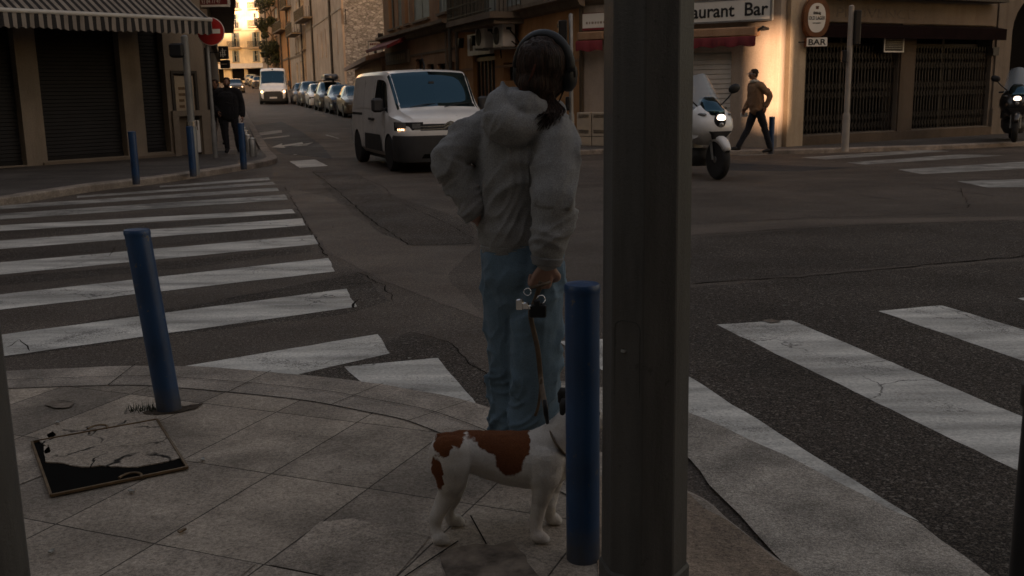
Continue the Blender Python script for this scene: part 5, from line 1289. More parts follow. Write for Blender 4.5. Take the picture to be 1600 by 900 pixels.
CARST = [(-2.05, .72, .34, .80, 1.0, .55), (-1.95, .82, .28, .88, 1.12, .60), (-1.55, .86, .24, .92, 1.42, .60), (-1.0, .875, .22, .93, 1.49, .62), (-.2, .88, .2, .92, 1.51, .63), (.25, .88, .2, .92, 1.47, .61), (.75, .88, .2, .91, 1.16, .62), (1.15, .87, .2, .88, .97, .66), (1.6, .84, .22, .82, .90, .62), (1.88, .78, .25, .70, .79, .55), (2.0, .66, .28, .58, .66, .45)]
def car(name, label, paint, lit=False, roofbox=False, group=None, hatch=1.0, hk=1.0):
    st = [(x * hatch, w_, zb * 1.0, zl_ * hk, zt_ * hk, wt) for x, w_, zb, zl_, zt_, wt in CARST]; k = hatch
    t, H, w = make_vehicle(name, label, 'car', paint, st, (1.27 * k, -1.25 * k), .31, (.27 * k, .0), (1.03 * k, .0),
        [(-.12 * k, .80 * k, 4.1, 4.9, .06, -.45), (-1.05 * k, -.20 * k, 4.1, 4.9, .06, .0), (-1.6 * k, -1.12 * k, 4.15, 4.85, .22, .02)], (-1.88 * k, -1.6 * k))
    b = MB(); P = [(1.7 * k, .86), (1.92 * k, .78), (2.03 * k, .5), (2.05 * k, 0), (2.03 * k, -.5), (1.92 * k, -.78), (1.7 * k, -.86)]; b.loft(rounded(P, .2, .50)); b.build('bumper', paint, t, auto=.8)
    MB().loft([[(2.052 * k, -.42, .3), (2.052 * k, .42, .3), (2.0 * k, .42, .3), (2.0 * k, -.42, .3)], [(2.055 * k, -.36, .42), (2.055 * k, .36, .42), (2.0 * k, .36, .42), (2.0 * k, -.36, .42)]]).build('air_intake', 'void', t)
    MB().box(1.99 * k, 2.02 * k, -.38, .38, .54, .62).build('grille', 'bumper', t)
    MB().box(2.058 * k, 2.063 * k, -.26, .26, .43, .5).build('number_plate', 'plate', t)
    for sd in (1, -1):
        o_ = [(1.72 * k, .845), (1.86 * k, .80), (1.96 * k, .68), (1.985 * k, .46), (1.9 * k, .44), (1.7 * k, .7)]
        hl = MB().loft([[(p[0] + .01, sd * p[1], z) for p in o_] for z in (.56 * hk, .70 * hk)]).build('headlight', 'lens', t)
        if lit: MB().lathe([(.001, 2.01 * k), (.06, 2.0 * k), (.07, 1.97 * k), (.001, 1.96 * k)], 12, (0, sd * .6, .63), 'x').build('lit_lamp', 'lamp_warm', hl)
        p = H.pt(.72 * k, 4.1, sd); MB().bbox(p.x - .06, p.x + .05, p.y + sd * .03, p.y + sd * .2, p.z - .0, p.z + .14, .03).build('wing_mirror', paint, t, auto=.7)
        b = MB()
        for x in (.88 * k, -.16 * k, -1.08 * k): H.patch(b, x, x + .01, 1.6, 4.0, sd, .002, 1, 6)
        b.build('door_seam', 'bumper', t)
    if roofbox:
        b = MB()
        for x in (-.9, .0): b.tube([(x, -.6, 1.5 * hk), (x, -.6, 1.58 * hk), (x, .6, 1.58 * hk), (x, .6, 1.5 * hk)], .015, 6)
        b.build('roof_rack', 'black', t); b = MB()
        b.loft([[(x, y * s, z) for x, y, z in ((-1.15 * s - .3, -.38, z), (-1.15 * s - .3, .38, z), (.85 * s, .38, z), (.98 * s, .15, z), (.98 * s, -.15, z), (.85 * s, -.38, z))] for s, z in ((.9, 1.6 * hk), (1, 1.66 * hk), (1, 1.80 * hk), (.94, 1.88 * hk), (.75, 1.92 * hk))]); b.build('roof_box', 'p_grey', t, auto=.7)
    return t
def put(o, p, hdg): o.location = p; o.rotation_euler = (0, 0, math.atan2(hdg.y, hdg.x))
GP = 'cars parked along the side street'
toward = Vector((-SX, -SY, 0))
specs = [('parked_car', 'champagne hatchback, nearest of the row parked behind the white van', 'p_beige', False, 1.0, 1.0), ('parked_car', 'dark blue hatchback, second in the parked row from the white van', 'p_blue', False, 1.0, 1.0),
         ('parked_car', 'tall grey parked car carrying a grey box on its roof', 'p_grey', True, 1.06, 1.08), ('parked_car', 'small white car parked just beyond the car with the roof box', 'p_white', False, .95, 1.0),
         ('parked_car', 'grey people carrier parked next to the last silver car of the near row', 'p_grey', False, 1.04, 1.08), ('parked_car', 'silver car at the far end of the near row, beside the oncoming tall van', 'p_silver', False, 1.0, 1.0)]
for k, (n_, lb, pt_, rb, hk, ht) in enumerate(specs):
    c_ = car(n_, lb, pt_, False, rb, GP, hk, ht); t_ = 50.0 + 5.0 * k; lat_ = 6.05 - .035 * (t_ - 48); p = ST(lat_, t_); put(c_, p, toward)
    c_.rotation_euler[1] = 0
silver = c_
for (px, py, lb, pt_) in ((405, 138, 'dark car parked far up the street behind the tall van', 'p_dark'), (399, 135, 'grey car parked far up the street, second beyond the tall van', 'p_grey'), (393, 132.5, 'dark car parked far up the street, farthest of the row', 'p_blue')):
    c_ = car('parked_car', lb, pt_, False, False, GP); put(c_, G(px, py), toward)
gc = car('grey_car', 'grey car with lit headlamps driving towards the viewer far up the street', 'p_grey', True); put(gc, G(369, 145), Vector((.30, -.95, 0)))
# tall delivery van
SPR = [(-2.95, .90, .4, 1.2, 2.45, .80), (-2.8, .98, .35, 1.25, 2.56, .86), (-1.0, 1.0, .35, 1.3, 2.62, .87), (1.0, 1.0, .35, 1.3, 2.58, .86), (1.35, 1.0, .35, 1.28, 2.42, .84), (1.75, 1.0, .35, 1.25, 1.95, .84), (2.2, .99, .35, 1.15, 1.38, .84), (2.6, .95, .36, 1.08, 1.20, .80), (2.85, .88, .38, .95, 1.05, .72), (2.95, .80, .4, .80, .90, .62)]
spr, H, w = make_vehicle('delivery_van', 'tall high roofed white delivery van with lit headlamps coming down the side street', 'van', 'p_white', SPR, (1.95, -1.75), .36, (1.38, 0), (2.08, 0), [(.9, 1.95, 4.1, 4.8, .05, -.45)])
b = MB(); P = [(2.5, 1.0), (2.85, .93), (2.98, .6), (3.0, 0), (2.98, -.6), (2.85, -.93), (2.5, -1.0)]; b.loft(rounded(P, .25, .86)); b.build('bumper', 'bumper', spr, auto=.8)
MB().box(2.90, 3.005, -.55, .55, .62, .93).build('grille', 'bumper', spr); MB().box(3.005, 3.012, -.26, .26, .42, .53).build('number_plate', 'plate', spr)
b = MB(); b.lathe([(.001, 3.01), (.07, 3.01), (.08, 3.0), (.001, 2.98)], 16, (0, 0, .8), 'x'); b.build('emblem', 'chrome', spr); MB().ellipsoid((1.3, 0, 2.5), (.05, .06, .05)).build('roof_marker', 'black', spr)
for sd in (1, -1):
    hl = MB().loft([[(x, sd * y, z) for x, y in ((2.6, .97), (2.88, .88), (2.96, .66), (2.9, .62), (2.6, .85))] for z in (.80, 1.03)]).build('headlight', 'lens', spr)
    MB().lathe([(.001, 2.99), (.09, 2.98), (.10, 2.94), (.001, 2.9)], 12, (0, sd * .78, .9), 'x').build('lit_lamp', 'lamp_warm', hl)
    b = MB(); b.bbox(1.8, 1.95, sd * 1.08, sd * 1.3, 1.25, 1.68, .04); b.box(1.85, 1.9, sd * .95, sd * 1.1, 1.4, 1.46); b.build('wing_mirror', 'bumper', spr, auto=.7)
put(spr, G(430, 163) + Vector((-.6, 2.5, 0)), Vector((.20, -.98, 0)))

# scooter ----------------------------------------------------------------
def clear_mat(name, tint, alpha):
    m, nt, b = nodes(name); b.inputs['Base Color'].default_value = (*tint, 1); b.inputs['Roughness'].default_value = .06; b.inputs['Alpha'].default_value = alpha
    b.inputs['Specular IOR Level'].default_value = .9; return m
MT['screen'] = clear_mat('windshield', (.30, .36, .40), .55)
def supr(xf, xb, hw, z, n=20, p=2.6):
    cx, a = (xf + xb) / 2, (xf - xb) / 2; return [(cx + a * math.copysign(abs(math.cos(t)) ** (2 / p), math.cos(t)), hw * math.copysign(abs(math.sin(t)) ** (2 / p), math.sin(t)), z) for t in [2 * math.pi * k / n for k in range(n)]]
def scooter(label, paint):
    t = empty('scooter', (0, 0, 0), 0, label, 'scooter'); r = .315; xw = .80
    def whl(x, wd):
        b = MB(); pr = []
        for k in range(9): a = math.pi * k / 8; pr.append((r - .055 + .055 * math.sin(a), -wd / 2 * math.cos(a)))
        b.lathe([(r * .62, -wd * .42)] + pr + [(r * .62, wd * .42)], 32, (x, 0, r), 'y'); q = b.build('wheel', 'rubber', t, auto=.9)
        b = MB(); b.lathe([(r * .60, -.04), (r * .66, -.045), (r * .66, .045), (r * .60, .04)], 28, (x, 0, r), 'y')
        b.lathe([(.001, -.06), (.05, -.06), (.05, .06), (.001, .06)], 12, (x, 0, r), 'y')
        for k in range(5):
            a = k * 2 * math.pi / 5; b.tube([(x + .04 * math.cos(a), 0, r + .04 * math.sin(a)), (x + r * .62 * math.cos(a), 0, r + r * .62 * math.sin(a))], .016, 6)
        b.build('rim', 'grey_metal', q); b = MB(); b.lathe([(.06, .05), (.14, .05), (.14, .056), (.06, .056)], 24, (x, 0, r), 'y'); b.build('brake_disc', 'steel', q)
    whl(xw, .125); whl(-.72, .15)
    b = MB()
    for y in (-.09, .09): b.tube([(xw, y, r), (xw - .06, y, r + .25), (xw - .16, y, .80)], .022, 8)
    b.build('front_fork', 'grey_metal', t)
    b = MB(); rr = r + .035; rings = []
    for k in range(13):
        a = R_(25 + 115 * k / 12); wd = .085 * math.sin(math.pi * (k + 1.5) / 15) ** .5
        rings.append([(xw + (rr + dz) * math.cos(a), y, r + (rr + dz) * math.sin(a)) for y, dz in ((-wd, -.07), (-wd * .9, 0), (-wd * .4, .022), (wd * .4, .022), (wd * .9, 0), (wd, -.07), (wd * .8, -.07), (wd * .7, -.01), (-wd * .7, -.01), (-wd * .8, -.07))])
    b.loft(rings); b.build('front_mudguard', paint, t, smooth=True)
    b = MB()        # front fairing as stacked rounded sections
    b.loft([supr(.60, .18, .10, .52), supr(.76, .12, .20, .60), supr(.86, .08, .30, .70), supr(.88, .06, .34, .80), supr(.84, .06, .34, .92), supr(.75, .06, .30, 1.03), supr(.63, .08, .22, 1.12), supr(.52, .12, .15, 1.17)])
    b.build('front_fairing', paint, t, smooth=True)
    b = MB(); b.loft([[(.86, -.08, .63), (.86, .08, .63), (.70, .1, .61), (.70, -.1, .61)], [(.905, -.17, .745), (.905, .17, .745), (.7, .2, .745), (.7, -.2, .745)]]); b.build('chin_intake', 'bumper', t)
    # dark visor sheet on the fairing
    b = MB(); R1 = supr(.865, .06, .245, .955); 
    b.loft([[(x + .012, y, z) for x, y, z in supr(.79, .3, .20, .99)], [(x + .012, y, z) for x, y, z in supr(.72, .3, .19, 1.08)], [(x, y, z) for x, y, z in supr(.62, .3, .15, 1.18)], supr(.50, .3, .10, 1.26)]); b.build('dark_visor', 'autoglass', t, smooth=True)
    # tall clear windshield
    b = MB(); rows = []; 
    for i in range(9):
        f = i / 8; row = []
        for j in range(13):
            s_ = -1 + j / 6; hw = .27 * (1 - .35 * f ** 2); row.append((.66 - .42 * f - .16 * abs(s_) ** 2, s_ * hw, 1.02 + .60 * f * (1 - .10 * s_ * s_)))
        rows.append(row)
    b.add([p for r_ in rows for p in r_], [(i * 13 + j, i * 13 + j + 1, i * 13 + 14 + j, i * 13 + 13 + j) for i in range(8) for j in range(12)]); b.build('windshield', 'screen', t, smooth=True)
    # headlamp cluster
    b = MB(); b.ellipsoid((.835, 0, .90), (.065, .10, .125), 20); hl = b.build('headlight', 'lens_dark', t, smooth=True)
    MB().ellipsoid((.872, 0, .945), (.035, .075, .058), 16).build('lit_lamp', 'lamp_white', hl, smooth=True); MB().ellipsoid((.88, 0, .845), (.028, .045, .042), 16).build('lower_lamp', 'lens', hl, smooth=True)
    for sd in (1, -1):
        b = MB(); b.ellipsoid((.70, sd * .235, 1.0), (.09, .022, .028), 12, Matrix.Rotation(sd * R_(-25), 3, 'Z')); b.build('turn_signal', 'lens', t, smooth=True)
        b = MB(); b.tube([(.48, sd * .20, 1.12), (.47, sd * .34, 1.24), (.46, sd * .42, 1.33)], .012, 8); mr = b.build('mirror_arm', 'black', t)
        MB().ellipsoid((.46, sd * .45, 1.38), (.04, .105, .075), 14, Matrix.Rotation(sd * R_(18), 3, 'X')).build('mirror', 'black', mr, smooth=True)
        b = MB(); b.loft([[(.66, sd * .27, .66), (.45, sd * .30, .60), (.1, sd * .30, .50), (.1, sd * .22, .5), (.6, sd * .15, .6)], [(.60, sd * .30, .95), (.35, sd * .31, .98), (.22, sd * .28, .95), (.2, sd * .18, .95), (.5, sd * .15, .98)]]); b.build('leg_shield', paint, t)
    b = MB(); b.loft([supr(.30, -.95, .20, .18), supr(.42, -1.0, .26, .30), supr(.40, -.98, .27, .46)]); b.build('floor_pan', 'bumper', t, smooth=True)
    b = MB(); b.loft([supr(.10, -1.0, .24, .46), supr(.02, -1.12, .25, .62), supr(-.06, -1.2, .22, .76)]); b.build('rear_body', paint, t, smooth=True)
    b = MB(); b.loft([supr(.02, -.55, .15, .76), supr(.0, -.55, .18, .82), supr(-.03, -.5, .15, .85)]); b.loft([supr(-.48, -1.1, .15, .78), supr(-.46, -1.12, .17, .90), supr(-.5, -1.08, .14, .94)]); b.build('seat', 'black', t, smooth=True)
    b = MB(); b.tube([(.38, -.36, 1.08), (.44, -.2, 1.10), (.46, 0, 1.08), (.44, .2, 1.10), (.38, .36, 1.08)], .018, 8); b.build('handlebar', 'black', t)
    b = MB(); b.tube([(-.1, .22, .28), (-.5, .25, .32), (-1.0, .25, .42)], [.05, .06, .065], 12); b.build('exhaust', 'steel', t)
    return t
sc_ = scooter('white maxi scooter with tall windshield and lit headlamp emerging from behind the lamp post', 'p_white')
h_ = Vector((.30, -.95, 0)).normalized(); fw_ = G(1121, 281); sc_.location = fw_ - h_ * .80; sc_.rotation_euler = (0, 0, math.atan2(h_.y, h_.x))
sc2 = copy_tree(sc_, label='dark parked motor scooter at the arched passage on the far right edge', mats={'white_car_paint': 'p_black', 'lit_headlamp_white': 'lamp_dim'}) if False else scooter('dark parked motor scooter at the arched passage on the far right edge', 'p_black')
h2 = Vector((-.42, -.9, 0)).normalized(); fw2 = G(1584, 223, .10); sc2.location = fw2 - h2 * .80; sc2.rotation_euler = (0, 0, math.atan2(h2.y, h2.x))
# ------------------------------------------------------------------ people and the dog
MT['skin'] = mat('skin', (.30, .165, .125), .5, 0, .08, 30); MT['skin_dark'] = mat('tanned_skin', (.22, .11, .07), .5, 0, .08, 30)
def fabric(name, col, heather=.25, scale=260, rough=.95, fold=.25):
    m, nt, b = nodes(name); v = coords(nt)
    c = ramp(nt, noise_(nt, v, scale, 3, .8), [(.3, sc3(col, 1 - heather)), (.7, sc3(col, 1 + heather))])
    c = mixc(nt, 1.0, c, ramp(nt, noise_(nt, v, 7, 5), [(.3, .86), (.7, 1.08)]), 'MULTIPLY'); nt.links.new(c, b.inputs['Base Color'])
    b.inputs['Roughness'].default_value = rough; b.inputs['Specular IOR Level'].default_value = .15
    b.inputs['Sheen Weight'].default_value = .08; b.inputs['Sheen Roughness'].default_value = .6
    h = math_(nt, 'ADD', math_(nt, 'MULTIPLY', noise_(nt, v, scale, 2), .15), noise_(nt, v, 16, 4, .5, .4)); bump(nt, b, h, fold, .02); return m
MT['hoodie'] = fabric('grey_marl_fleece', (.215, .212, .21), .4, 260, fold=.15)
MT['rib'] = fabric('grey_ribbing', (.17, .17, .175), .3, 300)
MT['denim'] = fabric('faded_denim', (.095, .155, .205), .3, 300, .9, .25); MT['denim_seam'] = fabric('denim_seam', (.045, .07, .095), .2, 400)
MT['black_cloth'] = fabric('black_jacket_cloth', (.012, .012, .014), .2, 120); MT['dark_cloth2'] = fabric('dark_trouser_cloth', (.014, .014, .018), .2, 120)
MT['suede'] = fabric('brown_suede', (.25, .14, .08), .25, 60); MT['fleece'] = fabric('cream_fleece_collar', (.50, .45, .38), .25, 60)
def hair_mat(name, a, c):
    m, nt, b = nodes(name); v = coords(nt, (30, 30, 3)); col = ramp(nt, noise_(nt, v, 4, 5), [(.35, a), (.7, c)]); nt.links.new(col, b.inputs['Base Color'])
    b.inputs['Roughness'].default_value = .55; b.inputs['Specular IOR Level'].default_value = .18; bump(nt, b, noise_(nt, v, 8, 3), .7, .01); return m
MT['hair'] = hair_mat('dark_brown_hair', (.012, .007, .005), (.050, .024, .015)); MT['hair_red'] = hair_mat('reddish_brown_hair_highlight', (.075, .022, .014), (.13, .045, .028))
MT['shoe_white'] = mat('white_shoe_leather', (.45, .43, .41), .5, 0, .15, 20); MT['leather'] = mat('brown_leather_strap', (.075, .045, .025), .55, 0, .3, 40)
def cap_tube(b, P, Rr, seg=16, sub=3):
    """smooth tapered limb with rounded ends; Rr: radius or (lateral, depth)"""
    P = [Vector(p) for p in P]; Rr = [r if hasattr(r, '__len__') else (r, r) for r in Rr]; pts, rad = [], []
    for i in range(len(P) - 1):
        p0, p1, p2, p3 = P[max(i - 1, 0)], P[i], P[i + 1], P[min(i + 2, len(P) - 1)]
        for k in range(sub):
            t = k / sub; pts.append(.5 * ((2 * p1) + (p2 - p0) * t + (2 * p0 - 5 * p1 + 4 * p2 - p3) * t * t + (3 * p1 - p0 - 3 * p2 + p3) * t ** 3))
            f = t * t * (3 - 2 * t); rad.append((Rr[i][0] * (1 - f) + Rr[i + 1][0] * f, Rr[i][1] * (1 - f) + Rr[i + 1][1] * f))
    pts.append(P[-1]); rad.append(Rr[-1])
    d0 = (pts[0] - pts[1]).normalized(); d1 = (pts[-1] - pts[-2]).normalized(); m0, m1 = min(rad[0]), min(rad[-1])
    A = [(pts[0] + d0 * m0 * math.sin(a), (rad[0][0] * max(.05, math.cos(a)), rad[0][1] * max(.05, math.cos(a)))) for a in (R_(88), R_(65), R_(40), R_(20))]
    Z = [(pts[-1] + d1 * m1 * math.sin(a), (rad[-1][0] * max(.05, math.cos(a)), rad[-1][1] * max(.05, math.cos(a)))) for a in (R_(20), R_(40), R_(65), R_(88))]
    allp = [a[0] for a in A] + pts + [z[0] for z in Z]; allr = [a[1] for a in A] + rad + [z[1] for z in Z]
    b.tube(allp, allr, seg); return b
def remesh(b, name, m, parent, voxel, smooth=4, disp=None, fac=.5):
    o = b.build(name, m, parent); md = o.modifiers.new('r', 'REMESH'); md.mode = 'VOXEL'; md.voxel_size = voxel; md.use_smooth_shade = True
    if smooth: sm = o.modifiers.new('s', 'SMOOTH'); sm.iterations = smooth; sm.factor = fac
    dg = bpy.context.evaluated_depsgraph_get(); dg.update(); nm = bpy.data.meshes.new_from_object(o.evaluated_get(dg)); o.modifiers.clear(); o.data = nm
    if disp:
        ns = [v.normal.copy() for v in nm.vertices]
        for v, n in zip(nm.vertices, ns): v.co += n * disp(v.co)
    nm.materials.clear(); nm.materials.append(MT[m] if isinstance(m, str) else m)
    nm.polygons.foreach_set('use_smooth', [True] * len(nm.polygons)); nm.update(); return o
def ridge(p): return 1 - abs(mnoise.noise(p)) * 2
def folds(segs):
    """segs: (A, B, radius of influence, amplitude, frequency along the limb, frequency round it)"""
    S = [(Vector(a), Vector(c), r, am, fa, fr) for a, c, r, am, fa, fr in segs]
    def f(p):
        best, bd = None, 9
        for s in S:
            ab = s[1] - s[0]; t = max(0, min(1, (p - s[0]).dot(ab) / ab.length_squared)); d = (p - (s[0] + ab * t)).length / s[2]
            if d < bd: bd, best, bt = d, s, t
        s = best; ax = (s[1] - s[0]).normalized(); al = (p - s[0]).dot(ax); pe = p - s[0] - ax * al
        q = Vector((al * s[4], 0, 0)) + pe * s[5]; w = mnoise.noise(p * 6) * 1.5
        r1 = max(0, ridge(q + Vector((w, 3.1, 0)))); md = min(1, max(0, .55 + 1.3 * mnoise.noise(p * 9 + Vector((7, 1, 3)))))
        r2 = max(0, ridge(q * 1.9 + Vector((5 - w, 0, 2.2))))
        return s[3] * md * (1.5 * r1 ** 2.2 + .6 * r2 ** 3 - .5) + .0015 * mnoise.noise(p * 30)
    return f
def hand(b, W_, d, n, side=1, s=1.0, curl=(25, 35, 30), thumb_curl=20, spread=4):
    """d: towards the fingers, n: out of the back of the hand"""
    d = Vector(d).normalized(); n = Vector(n); n = (n - d * n.dot(d)).normalized(); l = d.cross(n) * side; W_ = Vector(W_)
    for k, y in enumerate((-.028, -.010, .010, .027)):
        cap_tube(b, [W_, W_ + d * .045 * s + l * y * .8 * s, W_ + d * (.085 - .004 * abs(k - 1.3)) * s + l * y * s], [.017 * s, .0145 * s, .0115 * s], 10)
        ln = (.062, .076, .080, .072)[k] if False else (.058, .070, .075, .066)[k]; p = W_ + d * (.085 - .004 * abs(k - 1.3)) * s + l * y * s; a = 0; dirs = []
        pts = [p]
        for j, (fr, c_) in enumerate(zip((.45, .3, .25), curl)):
            a += R_(c_ + (k * 2 - 3)); dv = d * math.cos(a) - n * math.sin(a) + l * math.sin(R_(spread * (k - 1.5))) * .5; p = p + dv.normalized() * ln * fr * s; pts.append(p)
        cap_tube(b, pts, [.0098 * s, .0092 * s, .0084 * s, .0072 * s], 10, 2)
    th = W_ + d * .02 * s + l * .026 * s; t1 = th + (d * .6 + l * .75 - n * .3).normalized() * .038 * s; a = R_(thumb_curl); t2 = t1 + (d * .9 + l * .15 - n * (.3 + math.sin(a))).normalized() * .034 * s; t3 = t2 + (d * .8 - l * .3 - n * (.4 + math.sin(a))).normalized() * .026 * s
    cap_tube(b, [W_ + l * .012 * s, th, t1, t2, t3], [.016 * s, .0155 * s, .0125 * s, .0105 * s, .0085 * s], 10, 2)
def head(b, c, f, up, s=1.0):
    """c: head centre, f: facing; whole head 0.22 m high at s=1"""
    f = Vector(f).normalized(); up = Vector(up); up = (up - f * up.dot(f)).normalized(); l = up.cross(f); c = Vector(c); rot = Matrix((l, f, up)).transposed()
    P = lambda x, y, z: c + rot @ (Vector((x, y, z)) * s)
    E = lambda x, y, z, a, q, h: b.ellipsoid(P(x, y, z), (a * s, q * s, h * s), 16, rot)
    E(0, -.012, .030, .074, .092, .080); E(0, .030, -.015, .060, .062, .085); E(0, .050, -.068, .036, .036, .034); E(0, .060, .035, .055, .035, .030)
    cap_tube(b, [P(0, .092, .02), P(0, .103, -.005), P(0, .110, -.020)], [.008 * s, .011 * s, .014 * s], 10)
    for sd in (1, -1):
        E(sd * .073, -.002, -.008, .012, .020, .032); E(sd * .040, .066, -.018, .022, .020, .018); E(sd * .028, .083, .024, .026, .010, .006); E(sd * .029, .080, .010, .012, .010, .008)
    E(0, .092, -.047, .022, .010, .005); E(0, .091, -.056, .020, .010, .006)
def eyes(parent, c, f, up, s=1.0):
    f = Vector(f).normalized(); up = Vector(up); up = (up - f * up.dot(f)).normalized(); l = up.cross(f); rot = Matrix((l, f, up)).transposed(); c = Vector(c)
    for sd in (1, -1):
        b = MB(); b.ellipsoid(c + rot @ (Vector((sd * .029, .086, .011)) * s), (.0095 * s, .006 * s, .006 * s), 10, rot); e = b.build('eye', 'white_sign', parent, smooth=True)
        MB().ellipsoid(c + rot @ (Vector((sd * .029, .0905, .011)) * s), (.0048 * s, .003 * s, .0048 * s), 8, rot).build('iris', 'ink', e)

# ---- young person in the grey hoodie
Y0 = G(822, 742, .03).y; GB = G(822, 742, .03)
girl = empty('person', GB, 0, 'person in grey hoodie, blue jeans and black headphones holding the dog leash', 'person')
O = Vector(GB)
def q(px, py, dy=0.0): return atY(px, py, Y0 + dy) - O
HD = q(851, 112, -.0); FC = Vector((.42, .90, .10)); UPH = Vector((.10, -.02, 1))
b = MB(); head(b, HD, FC, UPH, .91)
cap_tube(b, [HD + Vector((-.01, -.02, -.03)), q(842, 160), q(832, 185)], [.052, .050, .062])
cap_tube(b, [q(826, 190), q(818, 225), q(812, 290), q(806, 350), q(812, 385)], [(.10, .07), (.145, .095), (.135, .09), (.105, .085), (.115, .09)])
LS, LE, LW = q(768, 196, .02), q(708, 248, -.03), q(742, 338, -.06)
RS, RE, RW = q(868, 214, -.08), q(866, 305, -.17), q(854, 412, -.18)
for a_, e_, w_ in ((LS, LE, LW), (RS, RE, RW)):
    cap_tube(b, [q(822, 200) * .5 + a_ * .5, a_, a_.lerp(e_, .5), e_], [.05, .048, .042, .036]); cap_tube(b, [e_, e_.lerp(w_, .35), w_], [.036, .036, .024])
LHp, LK, LA = q(795, 405, .03), q(790, 560, .06), q(792, 722, .08)
RHp, RK, RA = q(840, 408, -.02), q(840, 565, -.03), q(842, 724, -.02)
for h_2, k_, a_ in ((LHp, LK, LA), (RHp, RK, RA)): cap_tube(b, [h_2, h_2.lerp(k_, .5), k_, k_.lerp(a_, .35), a_], [.082, .068, .05, .048, .034])
hand(b, LW, q(757, 362, .02) - q(741, 338, -.06), Vector((-.75, -.6, .1)), 1, .95, (40, 45, 30), 25)
hand(b, RW, q(842, 452, -.16) - RW, Vector((.2, -1, .05)), -1, 1.0, (62, 70, 40), 45)
remesh(b, 'body', 'skin', girl, .005, 2); eyes(girl, HD, FC, UPH, .91)
# hoodie
b = MB()
cap_tube(b, [q(832, 178, -.01), q(822, 205, 0), q(817, 240, 0), q(810, 285, 0), q(804, 325, .0), q(804, 366, 0)], [(.085, .075), (.165, .105), (.172, .125), (.150, .128), (.128, .122), (.122, .120)], 28)
cap_tube(b, [q(804, 355, 0), q(805, 372, 0), q(806, 384, 0)], [(.132, .128), (.128, .124), (.118, .114)], 28)
cap_tube(b, [q(800, 205, .0), LS + Vector((.01, 0, -.01)), LS.lerp(LE, .5) + Vector((-.005, 0, .006)), LE + Vector((-.012, 0, 0)), LE.lerp(LW, .3) + Vector((-.004, 0, 0)), LE.lerp(LW, .62), LE.lerp(LW, .86)], [.080, .074, .068, .063, .056, .051, .043], 20)
cap_tube(b, [q(842, 205, -.02), RS + Vector((-.005, 0, .0)), RS.lerp(RE, .5) + Vector((.004, 0, 0)), RE + Vector((.0, -.0, .0)), RE.lerp(RW, .35) + Vector((.006, 0, 0)), RE.lerp(RW, .7), RE.lerp(RW, .88)], [.080, .078, .079, .074, .069, .063, .052], 20)
# hood lying on the shoulders, with its peak
cap_tube(b, [q(786, 140, -.06), q(778, 165, -.09), q(786, 188, -.11), q(808, 200, -.11), q(838, 192, -.09), q(862, 178, -.03)], [.018, .045, .062, .062, .050, .035], 18)
cap_tube(b, [q(800, 160, -.05), q(822, 172, -.08), q(850, 172, -.05)], [.052, .064, .045], 16)
cap_tube(b, [q(785, 129, -.05), q(789, 146, -.055), q(806, 156, -.04), q(840, 166, -.01), q(872, 172, .03)], [.009, .022, .026, .026, .026], 12)
cap_tube(b, [q(800, 150, .04), q(830, 160, .08), q(866, 172, .07)], [.03, .035, .03], 12)
sg_ = [(q(822, 200), q(803, 370), .17, .013, 3, 9), (LS, LE, .08, .012, 9, 6), (LE, LW, .062, .014, 15, 6), (RS, RE, .085, .011, 6, 7), (RE, RW, .075, .014, 13, 6), (q(785, 150, -.08), q(845, 185, -.09), .08, .010, 9, 7)]
remesh(b, 'hoodie', 'hoodie', girl, .0065, 1, folds(sg_), .4)
def cuff(name, p0, p1, r0, r1, m='rib', parent=girl):
    b = MB(); P = [Vector(p0).lerp(Vector(p1), k / 6) for k in range(7)]; r0 = r0 if hasattr(r0, '__len__') else (r0, r0); r1 = r1 if hasattr(r1, '__len__') else (r1, r1)
    b.tube(P, [((r0[0] + (r1[0] - r0[0]) * k / 6) * (1 + .03 * (k % 2)), (r0[1] + (r1[1] - r0[1]) * k / 6) * (1 + .03 * (k % 2))) for k in range(7)], 24); return b.build(name, m, parent, smooth=True)
cuff('cuff', LE.lerp(LW, .84), LE.lerp(LW, 1.0), .045, .036); cuff('cuff', RE.lerp(RW, .90), RE.lerp(RW, 1.02), .056, .047)
cuff('hem', q(805, 378), q(806, 391), (.121, .118), (.116, .113), 'hoodie')
b = MB(); b.tube([q(878, 352, -.03), q(882, 340, -.02), q(880, 325, 0)], [.012, .016, .008], 8); b.build('side_flap', 'black_cloth', girl, smooth=True)
# jeans
b = MB()
cap_tube(b, [q(806, 372), q(812, 395), q(816, 425), q(818, 450)], [(.118, .112), (.128, .122), (.135, .125), (.12, .11)], 26)
cap_tube(b, [q(794, 400, .03), q(794, 470, .04), q(796, 560, .06), q(798, 640, .08), q(799, 722, .08), q(799, 738, .08)], [(.095, .10), (.088, .098), (.072, .086), (.072, .086), (.076, .092), (.076, .09)], 22)
cap_tube(b, [q(838, 400, -.02), q(838, 470, -.03), q(837, 560, -.03), q(836, 640, -.02), q(836, 724, -.01), q(836, 741, -.01)], [(.095, .105), (.092, .105), (.089, .095), (.088, .092), (.090, .096), (.090, .094)], 24)
jf = folds([(q(810, 380), q(815, 450), .13, .010, 7, 7), (q(794, 440, .04), q(799, 600, .08), .09, .012, 5, 6), (q(794, 600, .04), q(799, 740, .08), .09, .018, 10, 6), (q(838, 440, -.02), q(837, 600, -.03), .1, .013, 4, 7), (q(837, 600, -.02), q(836, 740, -.01), .1, .018, 9, 6)])
remesh(b, 'jeans', 'denim', girl, .0065, 2, jf)
def jeans_line(name, pts, r=.0028, m='denim_seam'): b = MB(); b.tube(pts, r, 6); return b.build(name, m, girl)
